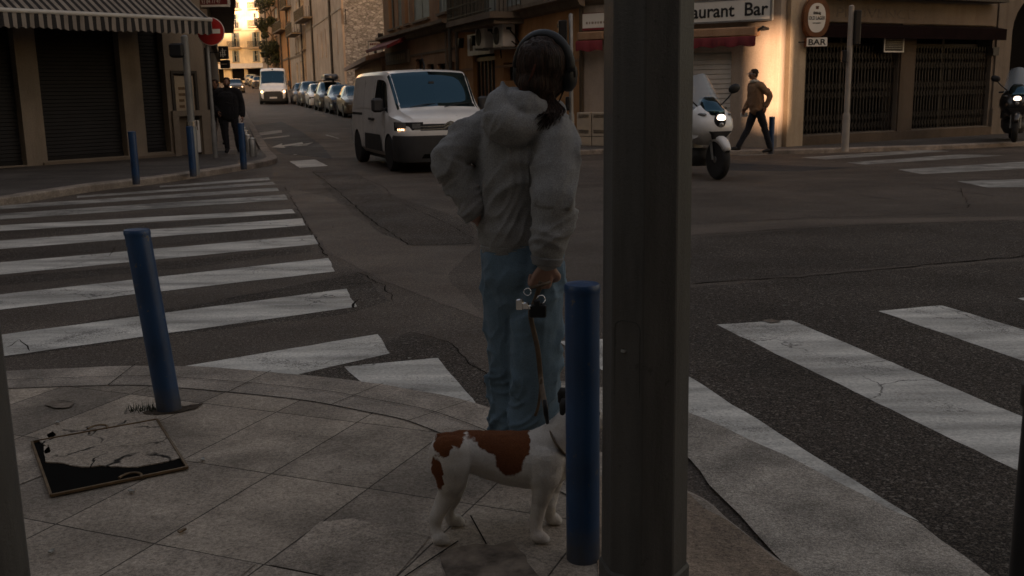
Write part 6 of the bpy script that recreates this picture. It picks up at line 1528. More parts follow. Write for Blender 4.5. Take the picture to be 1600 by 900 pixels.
b = MB(); pk = [q(848, 405, -.155), q(872, 402, -.10), q(874, 430, -.10), q(862, 440, -.135), q(848, 432, -.155)]
jeans_line('side_seam', [q(868, 430, -.085), q(868, 500, -.085), q(866, 580, -.08), q(866, 660, -.07), q(868, 735, -.06)])
# shoes
for nm_, (p0, p1) in {'shoe': ((q(800, 738, .02), q(812, 730, .17))), 'shoe ': ((q(846, 743, -.06), q(884, 744, .04)))}.items():
    p0 = Vector((p0.x, p0.y, .035)); p1 = Vector((p1.x, p1.y, .030)); b = MB()
    cap_tube(b, [p0, p0.lerp(p1, .4) + Vector((0, 0, .012)), p1], [(.040, .038), (.042, .040), (.036, .028)], 16); o = remesh(b, 'shoe', 'shoe_white', girl, .006, 3)
    b = MB(); cap_tube(b, [Vector((p0.x, p0.y, .012)), Vector((p1.x, p1.y, .012))], [(.044, .011), (.040, .011)], 16); b.build('sole', 'rubber', o, smooth=True)
# hair: cap plus many combed locks
random.seed(31)
f_ = FC.normalized(); rot_ = None; upn = (UPH - f_ * UPH.dot(f_)).normalized(); lv = upn.cross(f_); RT = Matrix((lv, f_, upn)).transposed()
HP = lambda x, y, z: HD + RT @ (Vector((x, y, z)) * .91)
b = MB(); b.ellipsoid(HP(0, -.018, .032), (.089, .100, .092), 20, RT); b.ellipsoid(HP(0, -.055, -.03), (.072, .055, .075), 16, RT); cap_tube(b, [HP(0, -.07, -.04), q(838, 150, -.05), q(838, 168, -.06)], [.062, .052, .036])
hc = remesh(b, 'hair', 'hair', girl, .007, 2, lambda p: .0055 * ridge(Vector((p.x * 48, p.y * 48, p.z * 4))))
def lock(pts, r, m='hair'):
    b = MB(); P = []
    for i in range(len(pts) - 1):
        p0, p1, p2, p3 = pts[max(i - 1, 0)], pts[i], pts[i + 1], pts[min(i + 2, len(pts) - 1)]
        for k in range(5): t = k / 5; P.append(.5 * ((2 * p1) + (p2 - p0) * t + (2 * p0 - 5 * p1 + 4 * p2 - p3) * t * t + (3 * p1 - p0 - 3 * p2 + p3) * t ** 3))
    P.append(pts[-1]); n = len(P); return P, [max(.0008, r * math.sin(math.pi * min(1, (i + 1.2) / (n + .6))) ** .5) for i in range(n)]
b = MB(); crown_ = q(853, 76, -.03)
for k in range(110):
    a = random.uniform(-1.5, 1.7); tx = 838 + random.gauss(0, 9)
    mid = HP(0, 0, 0) + Vector((math.sin(a) * .086, -math.cos(a) * .092, random.uniform(.0, .05))); low_ = HP(0, 0, 0) + Vector((math.sin(a * .75) * .082 - .012, -math.cos(a * .8) * .088, -.055))
    P, Rr = lock([crown_ + Vector((random.gauss(0, .018), random.gauss(0, .02), .004)), mid, low_, q(tx, 160 + random.uniform(-6, 14), -.07 - random.uniform(0, .02))], random.uniform(.003, .006)); b.tube(P, Rr, 6)
for k in range(70):      # loose strands down over the hood and shoulder
    x0 = random.uniform(838, 866); x1 = x0 + random.gauss(6, 7); ye = random.uniform(176, 208)
    P, Rr = lock([q(x0 - 4, 128, -.09), q(x0, 152, -.085), q(x1 + 5, 172, -.105), q(x1 - random.uniform(-4, 16), ye, -.15)], random.uniform(.0015, .0042)); b.tube(P, Rr, 5)
b.build('hair_locks', 'hair', hc, smooth=True)
b = MB()
for k in range(5):
    P, Rr = lock([q(846 + k * .6, 80, -.085), q(836 + k * .5, 100, -.112), q(828 + k * .4, 122, -.110), q(817 - k, 140, -.085), q(806, 150, -.05)], .0016); b.tube(P, Rr, 5)
for k in range(6):
    P, Rr = lock([q(822, 128, -.08), q(812, 140, -.06 - k * .004), q(800 + k * 2, 150 + k * .6, -.04)], .002); b.tube(P, Rr, 5)
b.build('hair_highlight', 'hair_red', hc, smooth=True)
# headphones
pcs = [HP(sx_ * .098, .0, .0) for sx_ in (1, -1)]
hpn = empty('headphones', GB, 0, None, None) if False else None
b = MB(); P = []
for k in range(25):
    a = math.pi * k / 24; P.append(HP(.112 * math.cos(a), -.022, .012 + .130 * math.sin(a)))
b.tube(P, [(.010, .019)] * 25, 12); hb = b.build('headphones', 'black', girl, smooth=True)
for sd in (1, -1):
    b = MB(); rings = []
    for r_, o_ in ((.0, .078), (.032, .076), (.043, .082), (.046, .093), (.044, .108), (.034, .118), (.001, .121)):
        rings.append([HP(sd * o_, .004 + (r_ if r_ else .001) * math.cos(t), -.012 + (r_ if r_ else .001) * 1.2 * math.sin(t)) for t in [2 * math.pi * k / 24 for k in range(24)]])
    b.loft(rings); b.build('ear_cup', 'black', hb, smooth=True)
    b = MB(); b.tube([HP(sd * .106, -.006, .055), HP(sd * .114, -.004, .02), HP(sd * .116, .0, -.01)], [.007, .009, .009], 8); b.build('yoke', 'black', hb, smooth=True)

# ---- dog
YN = G(690, 850, .03).y; YFr = G(714, 821, .03).y; YM = (YN + YFr) / 2 + .01; DB = G(780, 838, .03); DB.y = YM; OD = Vector((DB.x, YM, .03))
dog = empty('dog', OD, 0, 'white dog with reddish brown patches, its head hidden by the blue bollard', 'dog')
def dq(px, py, Y=None): return atY(px, py, YM if Y is None else Y) - OD
b = MB(); K = 1 / 513.
cap_tube(b, [dq(700, 700), dq(718, 703), dq(742, 706), dq(770, 711), dq(800, 716), dq(830, 718), dq(855, 716), dq(874, 712)], [(.052, .052), (.072, .064), (.074, .068), (.080, .078), (.090, .087), (.096, .092), (.088, .088), (.070, .066)], 24)
cap_tube(b, [dq(856, 700), dq(874, 685), dq(890, 668), dq(902, 655)], [.074, .064, .058, .056], 18)
# buttocks, thighs and legs
YNb, YFb = YM - .055, YM + .055
def leg(pts, rs): cap_tube(b, [dq(*p) for p in pts], rs, 14)
leg([(702, 705, YNb), (704, 728, YNb - .01), (705, 750, YNb - .01), (699, 772, YN + .025), (687, 797, YN + .02), (682, 808, YN + .015), (681, 824, YN + .012), (685, 840, YN)], [(.064, .052), (.066, .050), (.048, .040), (.032, .029), (.025, .023), (.023, .020), (.0175, .0175), (.020, .020)])
leg([(706, 708, YFb), (710, 730, YFb), (712, 752, YFb + .01), (710, 772, YFr - .03), (702, 790, YFr - .02), (701, 800, YFr - .02), (706, 814, YFr - .01)], [(.055, .045), (.055, .042), (.04, .034), (.027, .025), (.021, .019), (.017, .016), (.018, .018)])
leg([(852, 718, YNb), (851, 742, YNb - .01), (848, 768, YNb - .01), (842, 792, YN + .015), (838, 818, YN + .012), (839, 836, YN)], [(.062, .050), (.054, .046), (.034, .034), (.025, .025), (.020, .020), (.021, .021)])
leg([(862, 722, YFb), (862, 745, YFb), (861, 768, YFb + .01), (860, 790, YFr - .02), (859, 804, YFr - .01)], [(.05, .04), (.042, .036), (.028, .027), (.02, .02), (.018, .018)])
for (x, y, Yp) in ((690, 845, YN - .008), (714, 818, YFr - .005), (846, 844, YN - .008), (866, 812, YFr - .005)):
    c_ = dq(x, y, Yp); c_.z = .020
    b.ellipsoid(c_ + Vector((-.004, 0, .001)), (.026, .021, .021), 14)
    for k in (-1.5, -.5, .5, 1.5): b.ellipsoid(c_ + Vector((.017 - abs(k) * .003, k * .0095, -.006)), (.0125, .0068, .0115), 10)
# head (turned away behind the bollard)
hdc = dq(908, 648); b.ellipsoid(hdc, (.062, .060, .058), 18); b.ellipsoid(hdc + Vector((.062, .012, -.022)), (.040, .036, .032), 14); b.ellipsoid(hdc + Vector((.03, .01, -.03)), (.05, .045, .03), 14)
cap_tube(b, [dq(874, 712), dq(866, 735)], [(.06, .06), (.045, .05)], 14)
# short tail stub
cap_tube(b, [dq(700, 688), dq(692, 690), dq(684, 684), dq(690, 681)], [.026, .018, .013, .009], 12)
b.ellipsoid(dq(680, 712), (.018, .045, .026), 12)
def dogmat():
    m, nt, bb = nodes('dog_coat'); v = coords(nt); w = N(nt, 'ShaderNodeTexNoise', i_Scale=30.0, i_Detail=4.0); nt.links.new(v, w.inputs['Vector'])
    ad = N(nt, 'ShaderNodeVectorMath', operation='MULTIPLY_ADD'); nt.links.new(w.outputs[1], ad.inputs[0]); ad.inputs[1].default_value = (.045, .045, .045); nt.links.new(v, ad.inputs[2])
    sub = N(nt, 'ShaderNodeVectorMath', operation='SUBTRACT'); nt.links.new(ad.outputs[0], sub.inputs[0]); sub.inputs[1].default_value = (.0225, .0225, .0225)
    tot = None
    for (px, py, rx, rz) in ((797, 708, 27, 33), (770, 676, 50, 24), (738, 670, 42, 19), (710, 676, 28, 17), (775, 693, 30, 17), (815, 690, 14, 26), (684, 735, 11, 32), (692, 692, 15, 18)):
        c_ = dq(px, py, YM - .06); mp = nt.nodes.new('ShaderNodeVectorMath'); mp.operation = 'SUBTRACT'; nt.links.new(sub.outputs[0], mp.inputs[0]); mp.inputs[1].default_value = c_
        ml = N(nt, 'ShaderNodeVectorMath', operation='MULTIPLY'); nt.links.new(mp.outputs[0], ml.inputs[0]); ml.inputs[1].default_value = (1 / (rx * K), 0 if py < 730 else 3, 1 / (rz * K))
        ln = N(nt, 'ShaderNodeVectorMath', operation='LENGTH'); nt.links.new(ml.outputs[0], ln.inputs[0])
        tot = ln.outputs['Value'] if tot is None else math_(nt, 'MINIMUM', tot, ln.outputs['Value'])
    k = ramp(nt, tot, [(.86, 1), (1.03, 0)])
    fur = noise_(nt, coords(nt, (40, 40, 110)), 6, 3, .7); white = ramp(nt, fur, [(.3, (.50, .45, .41)), (.7, (.74, .69, .64))]); brown = ramp(nt, fur, [(.3, (.105, .032, .013)), (.7, (.20, .066, .027))])
    big = ramp(nt, noise_(nt, v, 9, 4), [(.35, .85), (.65, 1.05)]); pink = ramp(nt, noise_(nt, v, 5, 2), [(.55, 0), (.7, .35)])
    c_ = mixc(nt, pink, white, (.44, .30, .25)); c_ = mixc(nt, k, c_, brown); c_ = mixc(nt, 1.0, c_, big, 'MULTIPLY')
    nt.links.new(c_, bb.inputs['Base Color']); bb.inputs['Roughness'].default_value = .95; bb.inputs['Specular IOR Level'].default_value = .15; bump(nt, bb, fur, .7, .006); return m
MT['dog'] = dogmat(); dbody = remesh(b, 'body', 'dog', dog, .0045, 4, lambda p: .0012 * mnoise.noise(p * 40) + .002 * mnoise.noise(p * 14))
random.seed(77); b = MB(); vv = dbody.data.vertices; nv = len(vv)
for k in range(52000):          # short coat: tiny hairs combed towards the tail and the ground
    v = vv[random.randrange(nv)]; n = v.normal; g = Vector((-1, random.uniform(-.25, .25), -.45)); g = (g - n * g.dot(n))
    if g.length < .05: continue
    g.normalize(); ln = random.uniform(.005, .010); p = v.co + Vector((random.uniform(-1, 1), random.uniform(-1, 1), random.uniform(-1, 1))) * .002 - n * .001; s_ = g.cross(n) * .0007
    b.add([p - s_, p + s_, p + g * ln + n * ln * random.uniform(.12, .35)], [(0, 1, 2)])
fo = b.build('short_coat', 'dog', dog); fo['kind'] = 'stuff'
MT['ear'] = mat('dark_ear_fur', (.012, .010, .010), .8)
for sd, Yo in ((1, -.045), (-1, .05)):
    e0 = hdc + Vector((-.030, Yo, .045)); b = MB(); cap_tube(b, [e0, e0 + Vector((-.022, -.01 * sd, .012)), e0 + Vector((-.032, -.012 * sd, -.02))], [(.016, .02), (.015, .018), (.007, .008)], 12); b.build('ear', 'ear', dog, smooth=True)
b = MB(); b.ellipsoid(hdc + Vector((.102, .014, -.014)), (.010, .013, .010), 10); b.build('nose', 'ink', dog, smooth=True)
for sd in (1, -1): MB().ellipsoid(hdc + Vector((.050, sd * .028, .012)), (.008, .008, .008), 10).build('eye', 'ink', dog, smooth=True)
# collar
b = MB(); cN = (dq(858, 668) + dq(886, 706)) / 2; ax_ = (dq(890, 668) - dq(866, 700)).normalized(); u1 = (dq(858, 668) - dq(886, 706)).normalized(); u2 = Vector((0, 1, 0)); P = []
for k in range(29): a = 2 * math.pi * k / 28; P.append(cN + u1 * .0475 * math.cos(a) * 1.02 + u2 * .077 * math.sin(a))
b.tube(P, [(.004, .010)] * 29, 8); b.build('collar', 'leather', dog, smooth=True)
# leash with waste bag holder: held by the hand, clipped to the collar
hp = O + RW + Vector((-.03, -.02, -.075)); ls = empty('dog_leash', hp, 0, 'brown strap leash running from the hand down to the dog collar, with shiny bag clips', 'leash')
rel = lambda p: Vector(p) - hp; lw = lambda px, py, Y: atY(px, py, Y) - hp
YH = (O + RW).y - .03; p_end = OD + dq(856, 664) ; 
def ribbon(pts, w, m, name, par):
    b = MB(); P = []
    for i in range(len(pts) - 1):
        p0, p1, p2, p3 = pts[max(i - 1, 0)], pts[i], pts[i + 1], pts[min(i + 2, len(pts) - 1)]
        for k in range(6): t = k / 6; P.append(.5 * ((2 * p1) + (p2 - p0) * t + (2 * p0 - 5 * p1 + 4 * p2 - p3) * t * t + (3 * p1 - p0 - 3 * p2 + p3) * t ** 3))
    P.append(pts[-1]); b.tube(P, [(w, .002)] * len(P), 8); return b.build(name, m, par, smooth=True)
ribbon([lw(846, 440, YH), lw(836, 470, YH), lw(829, 492, YH - .01), lw(840, 545, YH - .03), lw(846, 600, YH - .05), lw(853, 640, p_end.y - .02)], .0085, 'leather', 'strap', ls)
ribbon([lw(846, 590, YH - .05), lw(842, 630, YH - .06), lw(836, 650, YH - .06)], .005, 'leather', 'loose_end', ls)
b = MB(); b.tube([lw(851, 625, p_end.y - .02), lw(853, 645, p_end.y - .02), rel(p_end)], [.006, .008, .005], 8); b.build('snap_hook', 'black', ls, smooth=True)
b = MB(); c_ = lw(845, 468, YH - .03); b.tube([c_ + Vector((.014 * math.cos(a), .004 * math.sin(a * 2), .014 * math.sin(a))) for a in [2 * math.pi * k / 20 for k in range(21)]], .002, 6); b.build('key_ring', 'chrome', ls, smooth=True)
b = MB(); c_ = lw(824, 456, YH - .03); b.tube([c_ + Vector((.012 * math.cos(a), .004 * math.sin(a * 2), .012 * math.sin(a))) for a in [2 * math.pi * k / 20 for k in range(21)]], .0016, 6); b.build('key_ring', 'chrome', ls, smooth=True)
for (x, y, rx, rz, m_) in ((812, 476, .012, .020, 'chrome'), (821, 478, .012, .013, 'chrome'), (829, 480, .009, .009, 'chrome'), (839, 474, .011, .012, 'black'), (836, 486, .020, .022, 'black'), (847, 486, .014, .022, 'black')):
    cc_ = lw(x, y, YH - .035); b = MB(); b.bbox(cc_.x - rx, cc_.x + rx, cc_.y - .008, cc_.y + .008, cc_.z - rz, cc_.z + rz, .004)
    b.build('clip' if m_ == 'chrome' else 'pouch', m_, ls, auto=.6)
b = MB(); c_ = O + RW + Vector((-.02, -.01, -.075)) - hp; b.tube([c_ + Vector((-.035, -.02, .0)), c_ + Vector((0, -.045, .012)), c_ + Vector((.03, -.03, .02))], .006, 8); b.build('handle_loop', 'leather', ls, smooth=True)

# ---- generic clothed passer-by
def person(label, base, rz, J, top, legs_m, hair='hair', skin='skin_dark', coat_len=.1, bulk=1.0, beard=False, collar=None, hat=None, s=1.0, group=None, arms=1.0):
    p = empty('person', base, rz, label, 'person', group); V = lambda k: Vector(J[k]) * s
    b = MB(); hc_, f, up = V('head'), Vector(J.get('face', (0, -1, 0))), Vector((0, 0, 1)); head(b, hc_, f, up, s)
    cap_tube(b, [hc_ + Vector((0, .01, -.05)) * s, V('neck')], [.052 * s, .058 * s])
    cap_tube(b, [V('neck') + Vector((0, 0, -.06)) * s, V('chest'), V('waist'), V('pelvis')], [(.13 * s, .08 * s), (.16 * s, .105 * s), (.135 * s, .095 * s), (.14 * s, .10 * s)], 18)
    for q_ in 'LR':
        cap_tube(b, [V('chest') * .4 + V('sh' + q_) * .6, V('sh' + q_), V('el' + q_), V('wr' + q_)], [.05 * s, .05 * s, .04 * s, .026 * s])
        cap_tube(b, [V('hip' + q_), V('hip' + q_).lerp(V('kn' + q_), .5), V('kn' + q_), V('kn' + q_).lerp(V('an' + q_), .35), V('an' + q_)], [.085 * s, .075 * s, .055 * s, .055 * s, .036 * s])
        d = (V('wr' + q_) - V('el' + q_)).normalized(); hand(b, V('wr' + q_), d, Vector((1 if q_ == 'L' else -1, 0, .1)), 1 if q_ == 'L' else -1, s, (20, 25, 20))
    remesh(b, 'body', skin, p, .008, 2); eyes(p, hc_, f, up, s); B = bulk * s
    b = MB(); cap_tube(b, [V('neck') + Vector((0, 0, -.035)) * s, V('neck') + Vector((0, 0, -.10)) * s, V('chest'), V('waist'), V('pelvis') + Vector((0, 0, -coat_len)) * s], [(.10 * B, .085 * B), (.19 * B, .125 * B), (.21 * B, .15 * B), (.20 * B, .155 * B), (.195 * B, .15 * B)], 22)
    sg = [(V('neck'), V('pelvis'), .2, .012, 5, 6)]
    for q_ in 'LR':
        cap_tube(b, [V('neck') * .5 + V('sh' + q_) * .5 + Vector((0, 0, -.03)) * s, V('sh' + q_), V('sh' + q_).lerp(V('el' + q_), .5), V('el' + q_), V('el' + q_).lerp(V('wr' + q_), .9)], [.08 * B, .082 * B * arms, .075 * B * arms, .066 * B * arms, .050 * B * arms], 16)
        sg.append((V('sh' + q_), V('wr' + q_), .075, .010, 14, 4))
    remesh(b, 'jacket', top, p, .011, 3, folds(sg))
    b = MB(); cap_tube(b, [V('waist') + Vector((0, 0, -.05)) * s, V('pelvis')], [(.15 * s, .115 * s), (.165 * s, .125 * s)], 18); sg = []
    for q_ in 'LR':
        h, k_, a = V('hip' + q_), V('kn' + q_), V('an' + q_); cap_tube(b, [h, h.lerp(k_, .5), k_, k_.lerp(a, .5), a + Vector((0, 0, -.01))], [.100 * s, .088 * s, .070 * s, .062 * s, .056 * s], 16); sg.append((h, a, .08, .008, 12, 4))
    remesh(b, 'trousers', legs_m, p, .011, 3, folds(sg))
    for q_ in 'LR':
        a, t_ = V('an' + q_), V('toe' + q_); b = MB(); heel = a + (a - t_).normalized() * .03 * s + Vector((0, 0, -.045)) * s
        cap_tube(b, [heel, a.lerp(t_, .35) + Vector((0, 0, -.02)) * s, t_], [(.042 * s, .04 * s), (.046 * s, .045 * s), (.042 * s, .03 * s)], 14); remesh(b, 'shoe', 'black', p, .009, 2)
    fn = f.normalized(); b = MB(); b.ellipsoid(hc_ + Vector((0, 0, .038)) * s - fn * .022 * s, (.086 * s, .094 * s, .086 * s), 16); b.ellipsoid(hc_ + Vector((0, 0, -.005)) * s - fn * .045 * s, (.078 * s, .06 * s, .075 * s), 14)
    if beard:
        for dz in (-.055, -.075): b.ellipsoid(hc_ + Vector((0, 0, dz)) * s + fn * .045 * s, (.058 * s, .052 * s, .036 * s), 12)
        b.ellipsoid(hc_ + Vector((0, 0, -.04)) * s + fn * .02 * s, (.074 * s, .05 * s, .04 * s), 12)
    b.build('hair', hair, p, smooth=True)
    if collar:
        n_ = V('neck'); b = MB(); P = [n_ + Vector((.088 * math.cos(a), .075 * math.sin(a), .0 + .02 * math.cos(a + 1))) * s for a in [2 * math.pi * k / 20 for k in range(21)]]; cap_tube(b, P, [.036 * s] * 21, 12, 1); remesh(b, 'collar', collar, p, .010, 2, lambda q_: .006 * mnoise.noise(q_ * 40))
    return p
# walking man in the brown jacket (walks to the left of the picture); local -y is his front
JW = dict(head=(0, -.10, 1.66), face=(0, -1, -.05), neck=(0, -.055, 1.50), chest=(0, -.03, 1.30), waist=(0, .0, 1.08), pelvis=(0, .01, .93), shL=(.19, -.02, 1.42), elL=(.25, .17, 1.22), wrL=(.22, .10, .98), shR=(-.19, -.04, 1.42), elR=(-.24, -.03, 1.15), wrR=(-.22, -.16, .93),
          hipL=(.09, .02, .90), knL=(.10, .16, .50), anL=(.10, .34, .14), toeL=(.10, .22, .05), hipR=(-.09, 0, .90), knR=(-.10, -.14, .50), anR=(-.10, -.36, .14), toeR=(-.10, -.54, .10))
JW['anL'] = (.10, .30, .10); JW['toeL'] = (.10, .14, .035)
gw = G(1180, 239, .10)
wm = person('person in brown suede jacket with cream collar and dark trousers walking past the sunlit wall', gw, R_(-90 + 14), JW, 'suede', 'dark_cloth2', collar='fleece', coat_len=-.01, bulk=.98, s=.925)
b = MB(); wr = Vector(JW['wrR']) * .925; b.box(wr.x - .012, wr.x + .012, wr.y - .10, wr.y + .05, wr.z - .14, wr.z - .06); pw = gw
pp = Matrix.Translation(gw) @ Matrix.Rotation(R_(-76), 4, 'Z'); o = MB(pp); o.box(wr.x - .010, wr.x + .010, wr.y - .09, wr.y + .06, wr.z - .15, wr.z - .065); ob = o.build('paper', 'white_sign', loc=pp @ wr); tag(ob, 'folded white paper held in the hand of the walking person', 'paper')
g_ = FR[wm.name]; 
b = MB(); hw = Vector(JW['head']) * .925
for sd in (1, -1): b.tube([hw + Vector((sd * (.03 + .022 * math.cos(a)), -.105, .014 + .018 * math.sin(a))) for a in [2 * math.pi * k / 14 for k in range(15)]], .003, 5); b.tube([hw + Vector((sd * .052, -.10, .016)), hw + Vector((sd * .078, .0, .012))], .003, 5)
b.build('glasses', 'steel', wm)
# bearded person in black on the left pavement
JB = dict(head=(0, -.03, 1.58), face=(.05, -1, -.05), neck=(0, 0, 1.43), chest=(0, .0, 1.24), waist=(0, .0, 1.03), pelvis=(0, 0, .90), shL=(.21, .0, 1.36), elL=(.29, .02, 1.08), wrL=(.31, -.05, .82), shR=(-.21, .0, 1.36), elR=(-.27, .04, 1.08), wrR=(-.22, -.12, .92),
          hipL=(.10, 0, .86), knL=(.14, -.03, .48), anL=(.17, .0, .11), toeL=(.20, -.15, .035), hipR=(-.10, 0, .86), knR=(-.10, -.05, .48), anR=(-.08, -.08, .11), toeR=(-.08, -.24, .035))
person('bearded person in black jacket and trousers standing on the left pavement beside a blue bollard', G(362, 238, .115), R_(8), JB, 'black_cloth', 'dark_cloth2', beard=True, bulk=1.22, coat_len=.03, s=1.0)
person('second dark clad person, half hidden behind the bearded one on the left pavement', G(343, 226, .115), R_(-10), dict(JB, head=(.02, -.05, 1.56)), 'black_cloth', 'dark_cloth2', bulk=1.0, coat_len=.05, s=1.0)
# ------------------------------------------------------------------ street furniture
def bluepaint():
    m, nt, b = nodes('chipped_blue_paint'); v = coords(nt)
    c = ramp(nt, noise_(nt, coords(nt, (1, 1, .3)), 7, 6, .65), [(.3, (.003, .033, .090)), (.7, (.005, .056, .150))])
    ch = ramp(nt, noise_(nt, v, 20, 8, .75), [(.625, 0), (.645, 1)]); c = mixc(nt, ch, c, (.09, .08, .07)); c = mixc(nt, 1.0, c, ramp(nt, noise_(nt, v, 5, 6), [(.3, .7), (.7, 1.15)]), 'MULTIPLY')
    sp = nt.nodes.new('ShaderNodeSeparateXYZ'); nt.links.new(v, sp.inputs[0])
    lo = ramp(nt, math_(nt, 'ADD', sp.outputs[2], math_(nt, 'MULTIPLY', noise_(nt, v, 14, 5), .16)), [(.10, .75), (.20, 0)]); c = mixc(nt, lo, c, (.05, .045, .04))
    nt.links.new(c, b.inputs['Base Color']); b.inputs['Roughness'].default_value = .42; bump(nt, b, math_(nt, 'ADD', ch, noise_(nt, v, 60, 3)), .2, .003); return m
MT['blue'] = bluepaint()
def bollard(base, top_px, r, label, group='blue metal bollards round the junction'):
    top = atY(top_px[0], top_px[1], base.y); h = top.z - base.z; k = empty('bollard', base, 0, label, 'bollard', group)
    tx = (top.x - base.x); tilt = Matrix.Shear('XY', 4, (tx / h, 0)) if abs(tx) > .03 else Matrix.Identity(4)
    b = MB(tilt); b.lathe([(r, -.03), (r, h - .03), (r * .985, h - .022)], 32); b.build('post', 'blue', k, auto=.8)
    b = MB(tilt); b.lathe([(r * 1.035, h - .028), (r * 1.045, h - .020), (r * 1.03, h - .010), (r * .96, h - .004), (r * .9, h - .006), (.001, h + .002)], 32); b.build('cap', 'blue', k, auto=.9); return k
bollard(G(265, 640, .03), (213, 357), .054, 'leaning dark blue bollard standing alone beside the left zebra crossing and inspection cover')
bollard(G(911, 872, .03), (909, 441), .050, 'upright dark blue bollard hiding the head of the dog, next to the big lamp post')
bollard(G(213, 285, .11), (203, 205), .058, 'blue bollard before the beige pier of the shuttered shop, leftmost on the far kerb')
bollard(G(302, 273, .11), (298, 197), .058, 'blue bollard directly in front of the grey signal pole at the shop corner')
bollard(G(381, 262, .11), (377, 192), .058, 'blue bollard at the kerb corner by the bearded person')
bollard(G(1204.5, 238, .10), (1206, 182), .055, 'blue bollard behind the walking person against the sunlit pillar')
for i, (x, y, yt, lb) in enumerate(((395.5, 244, 215, 'short round steel bollard nearest the junction on the narrow left pavement'), (388.5, 238, 210, 'short round steel bollard, second from the junction on the left pavement'),
                                (385, 231, 203, 'short round steel bollard, third from the junction on the left pavement'), (382, 224, 199, 'short round steel bollard farthest from the junction on the left pavement'))):
    p = G(x, y, .115); h = atY(x, yt, p.y).z - p.z; k = empty('steel_bollard', p, 0, lb, 'bollard', 'short steel bollards on the left pavement')
    MB().lathe([(.075, 0), (.075, h - .05), (.072, h - .045), (.072, h - .035), (.076, h - .03)], 20).build('post', 'steel', k, auto=.7); MB().lathe([(.076, h - .03), (.07, h - .008), (.001, h)], 20).build('cap', 'steel', k, auto=.9)

# main lamp post
LP = empty('lamp_post', (0, 0, 0)); cxl = atY(1005.5, 900, 2.5); LPB = Vector((cxl.x, 2.5, .03)); LP.location = LPB; FR[LP.name] = Matrix.Translation(LPB)
tag(LP, 'massive dark grey octagonal lamp post rising out of view beside the dog and bollard', 'lamp post')
def postmat():
    m, nt, b = nodes('weathered_grey_post'); c = ramp(nt, noise_(nt, coords(nt, (1, 1, .12)), 9, 8, .7), [(.3, (.044, .041, .039)), (.7, (.095, .089, .082))])
    v = coords(nt); st_ = ramp(nt, noise_(nt, coords(nt, (1, 1, .05)), 26, 6, .7), [(.55, 0), (.72, 1)]); c = mixc(nt, math_(nt, 'MULTIPLY', st_, .45), c, (.035, .030, .026)); d = ramp(nt, noise_(nt, v, 22, 7, .75), [(.61, 0), (.66, 1)]); c = mixc(nt, math_(nt, 'MULTIPLY', d, .6), c, (.03, .027, .024))
    nt.links.new(c, b.inputs['Base Color']); b.inputs['Roughness'].default_value = .5; b.inputs['Metallic'].default_value = .0; b.inputs['Specular IOR Level'].default_value = .3; bump(nt, b, noise_(nt, v, 110, 4, .8), .5, .004); return m
MT['post'] = postmat()
def octo(r, z, rot=R_(11.1), bev=.025):
    out = []
    for k in range(8):
        for e in (-bev, bev): a = rot + 2 * math.pi * (k + .5) / 8 + e; out.append((r * math.cos(a), r * math.sin(a), z))
    return out
b = MB(); b.loft([octo(.115, .0), octo(.112, .5), octo(.107, 2.0), octo(.090, 4.0), octo(.05, 9.0)]); b.build('column', 'post', LP)
b = MB(); b.loft([octo(.121, -.03), octo(.121, .13), octo(.116, .137)]); b.build('base_collar', 'post', LP)
fr_ = []; n = Vector((math.cos(R_(-123.9)), math.sin(R_(-123.9)), 0)); u = Vector((-n.y, n.x, 0)); ap = .1112 * math.cos(R_(22.5)) - .0005; b = MB()
pts_ = [(-.035, .42), (-.035, .80)] + [(-.035 + .02 - .02 * math.cos(t), .80 + .02 * math.sin(t)) for t in (R_(30), R_(60), R_(90))] + [(.035 - .02 + .02 * math.sin(t), .80 + .02 * math.cos(t)) for t in (0, R_(30), R_(60), R_(90))] + [(.035, .42), (-.035, .42)]
b.tube([n * (ap + .0) + u * x + Vector((0, 0, z)) for x, z in pts_], .0022, 6); b.build('access_door', 'ink', LP)
b = MB(); c_ = n * ap + u * -.01 + Vector((0, 0, .74)); b.lathe([(.001, 0), (.008, 0), (.008, .006), (.001, .007)], 10); 
o = b.build('lock', 'steel', LP); o.location = c_ + Vector((0, 0, 0))
b = MB(); b.tube([(0, 0, 8.9), (0, .3, 9.3), (.2, 1.6, 9.6)], [.05, .045, .035], 10); arm = b.build('arm', 'post', LP, smooth=True)
MB().ellipsoid((.22, 1.9, 9.58), (.16, .38, .09), 16).build('lamp_head', 'grey_metal', arm, smooth=True)
# posts at both frame edges
x_ = atY(40, 900, 1.6).x - .07
ep = empty('sign_pole', (x_, 1.6, .03), 0, 'blurred brown grey pole at the lower left edge of the picture', 'pole')
MB().lathe([(.07, -.05), (.07, 1.1), (.062, 1.12), (.045, 1.14), (.045, 3.2)], 28).build('pole', 'post', ep, auto=.8); MB().lathe([(.075, -.03), (.075, .04), (.07, .05)], 24).build('base_ring', 'grey_metal', ep, auto=.8)
x_ = atY(1582, 900, 1.75).x + .06
ep = empty('dark_pole', (x_, 1.75, .03), 0, 'black pole just inside the lower right edge of the picture', 'pole')
MB().lathe([(.06, -.05), (.06, .9), (.05, .93), (.001, .95)], 28).build('pole', 'black', ep, auto=.8); MB().lathe([(.066, .80), (.066, .84)], 24).build('band', 'grille', ep, auto=.8)

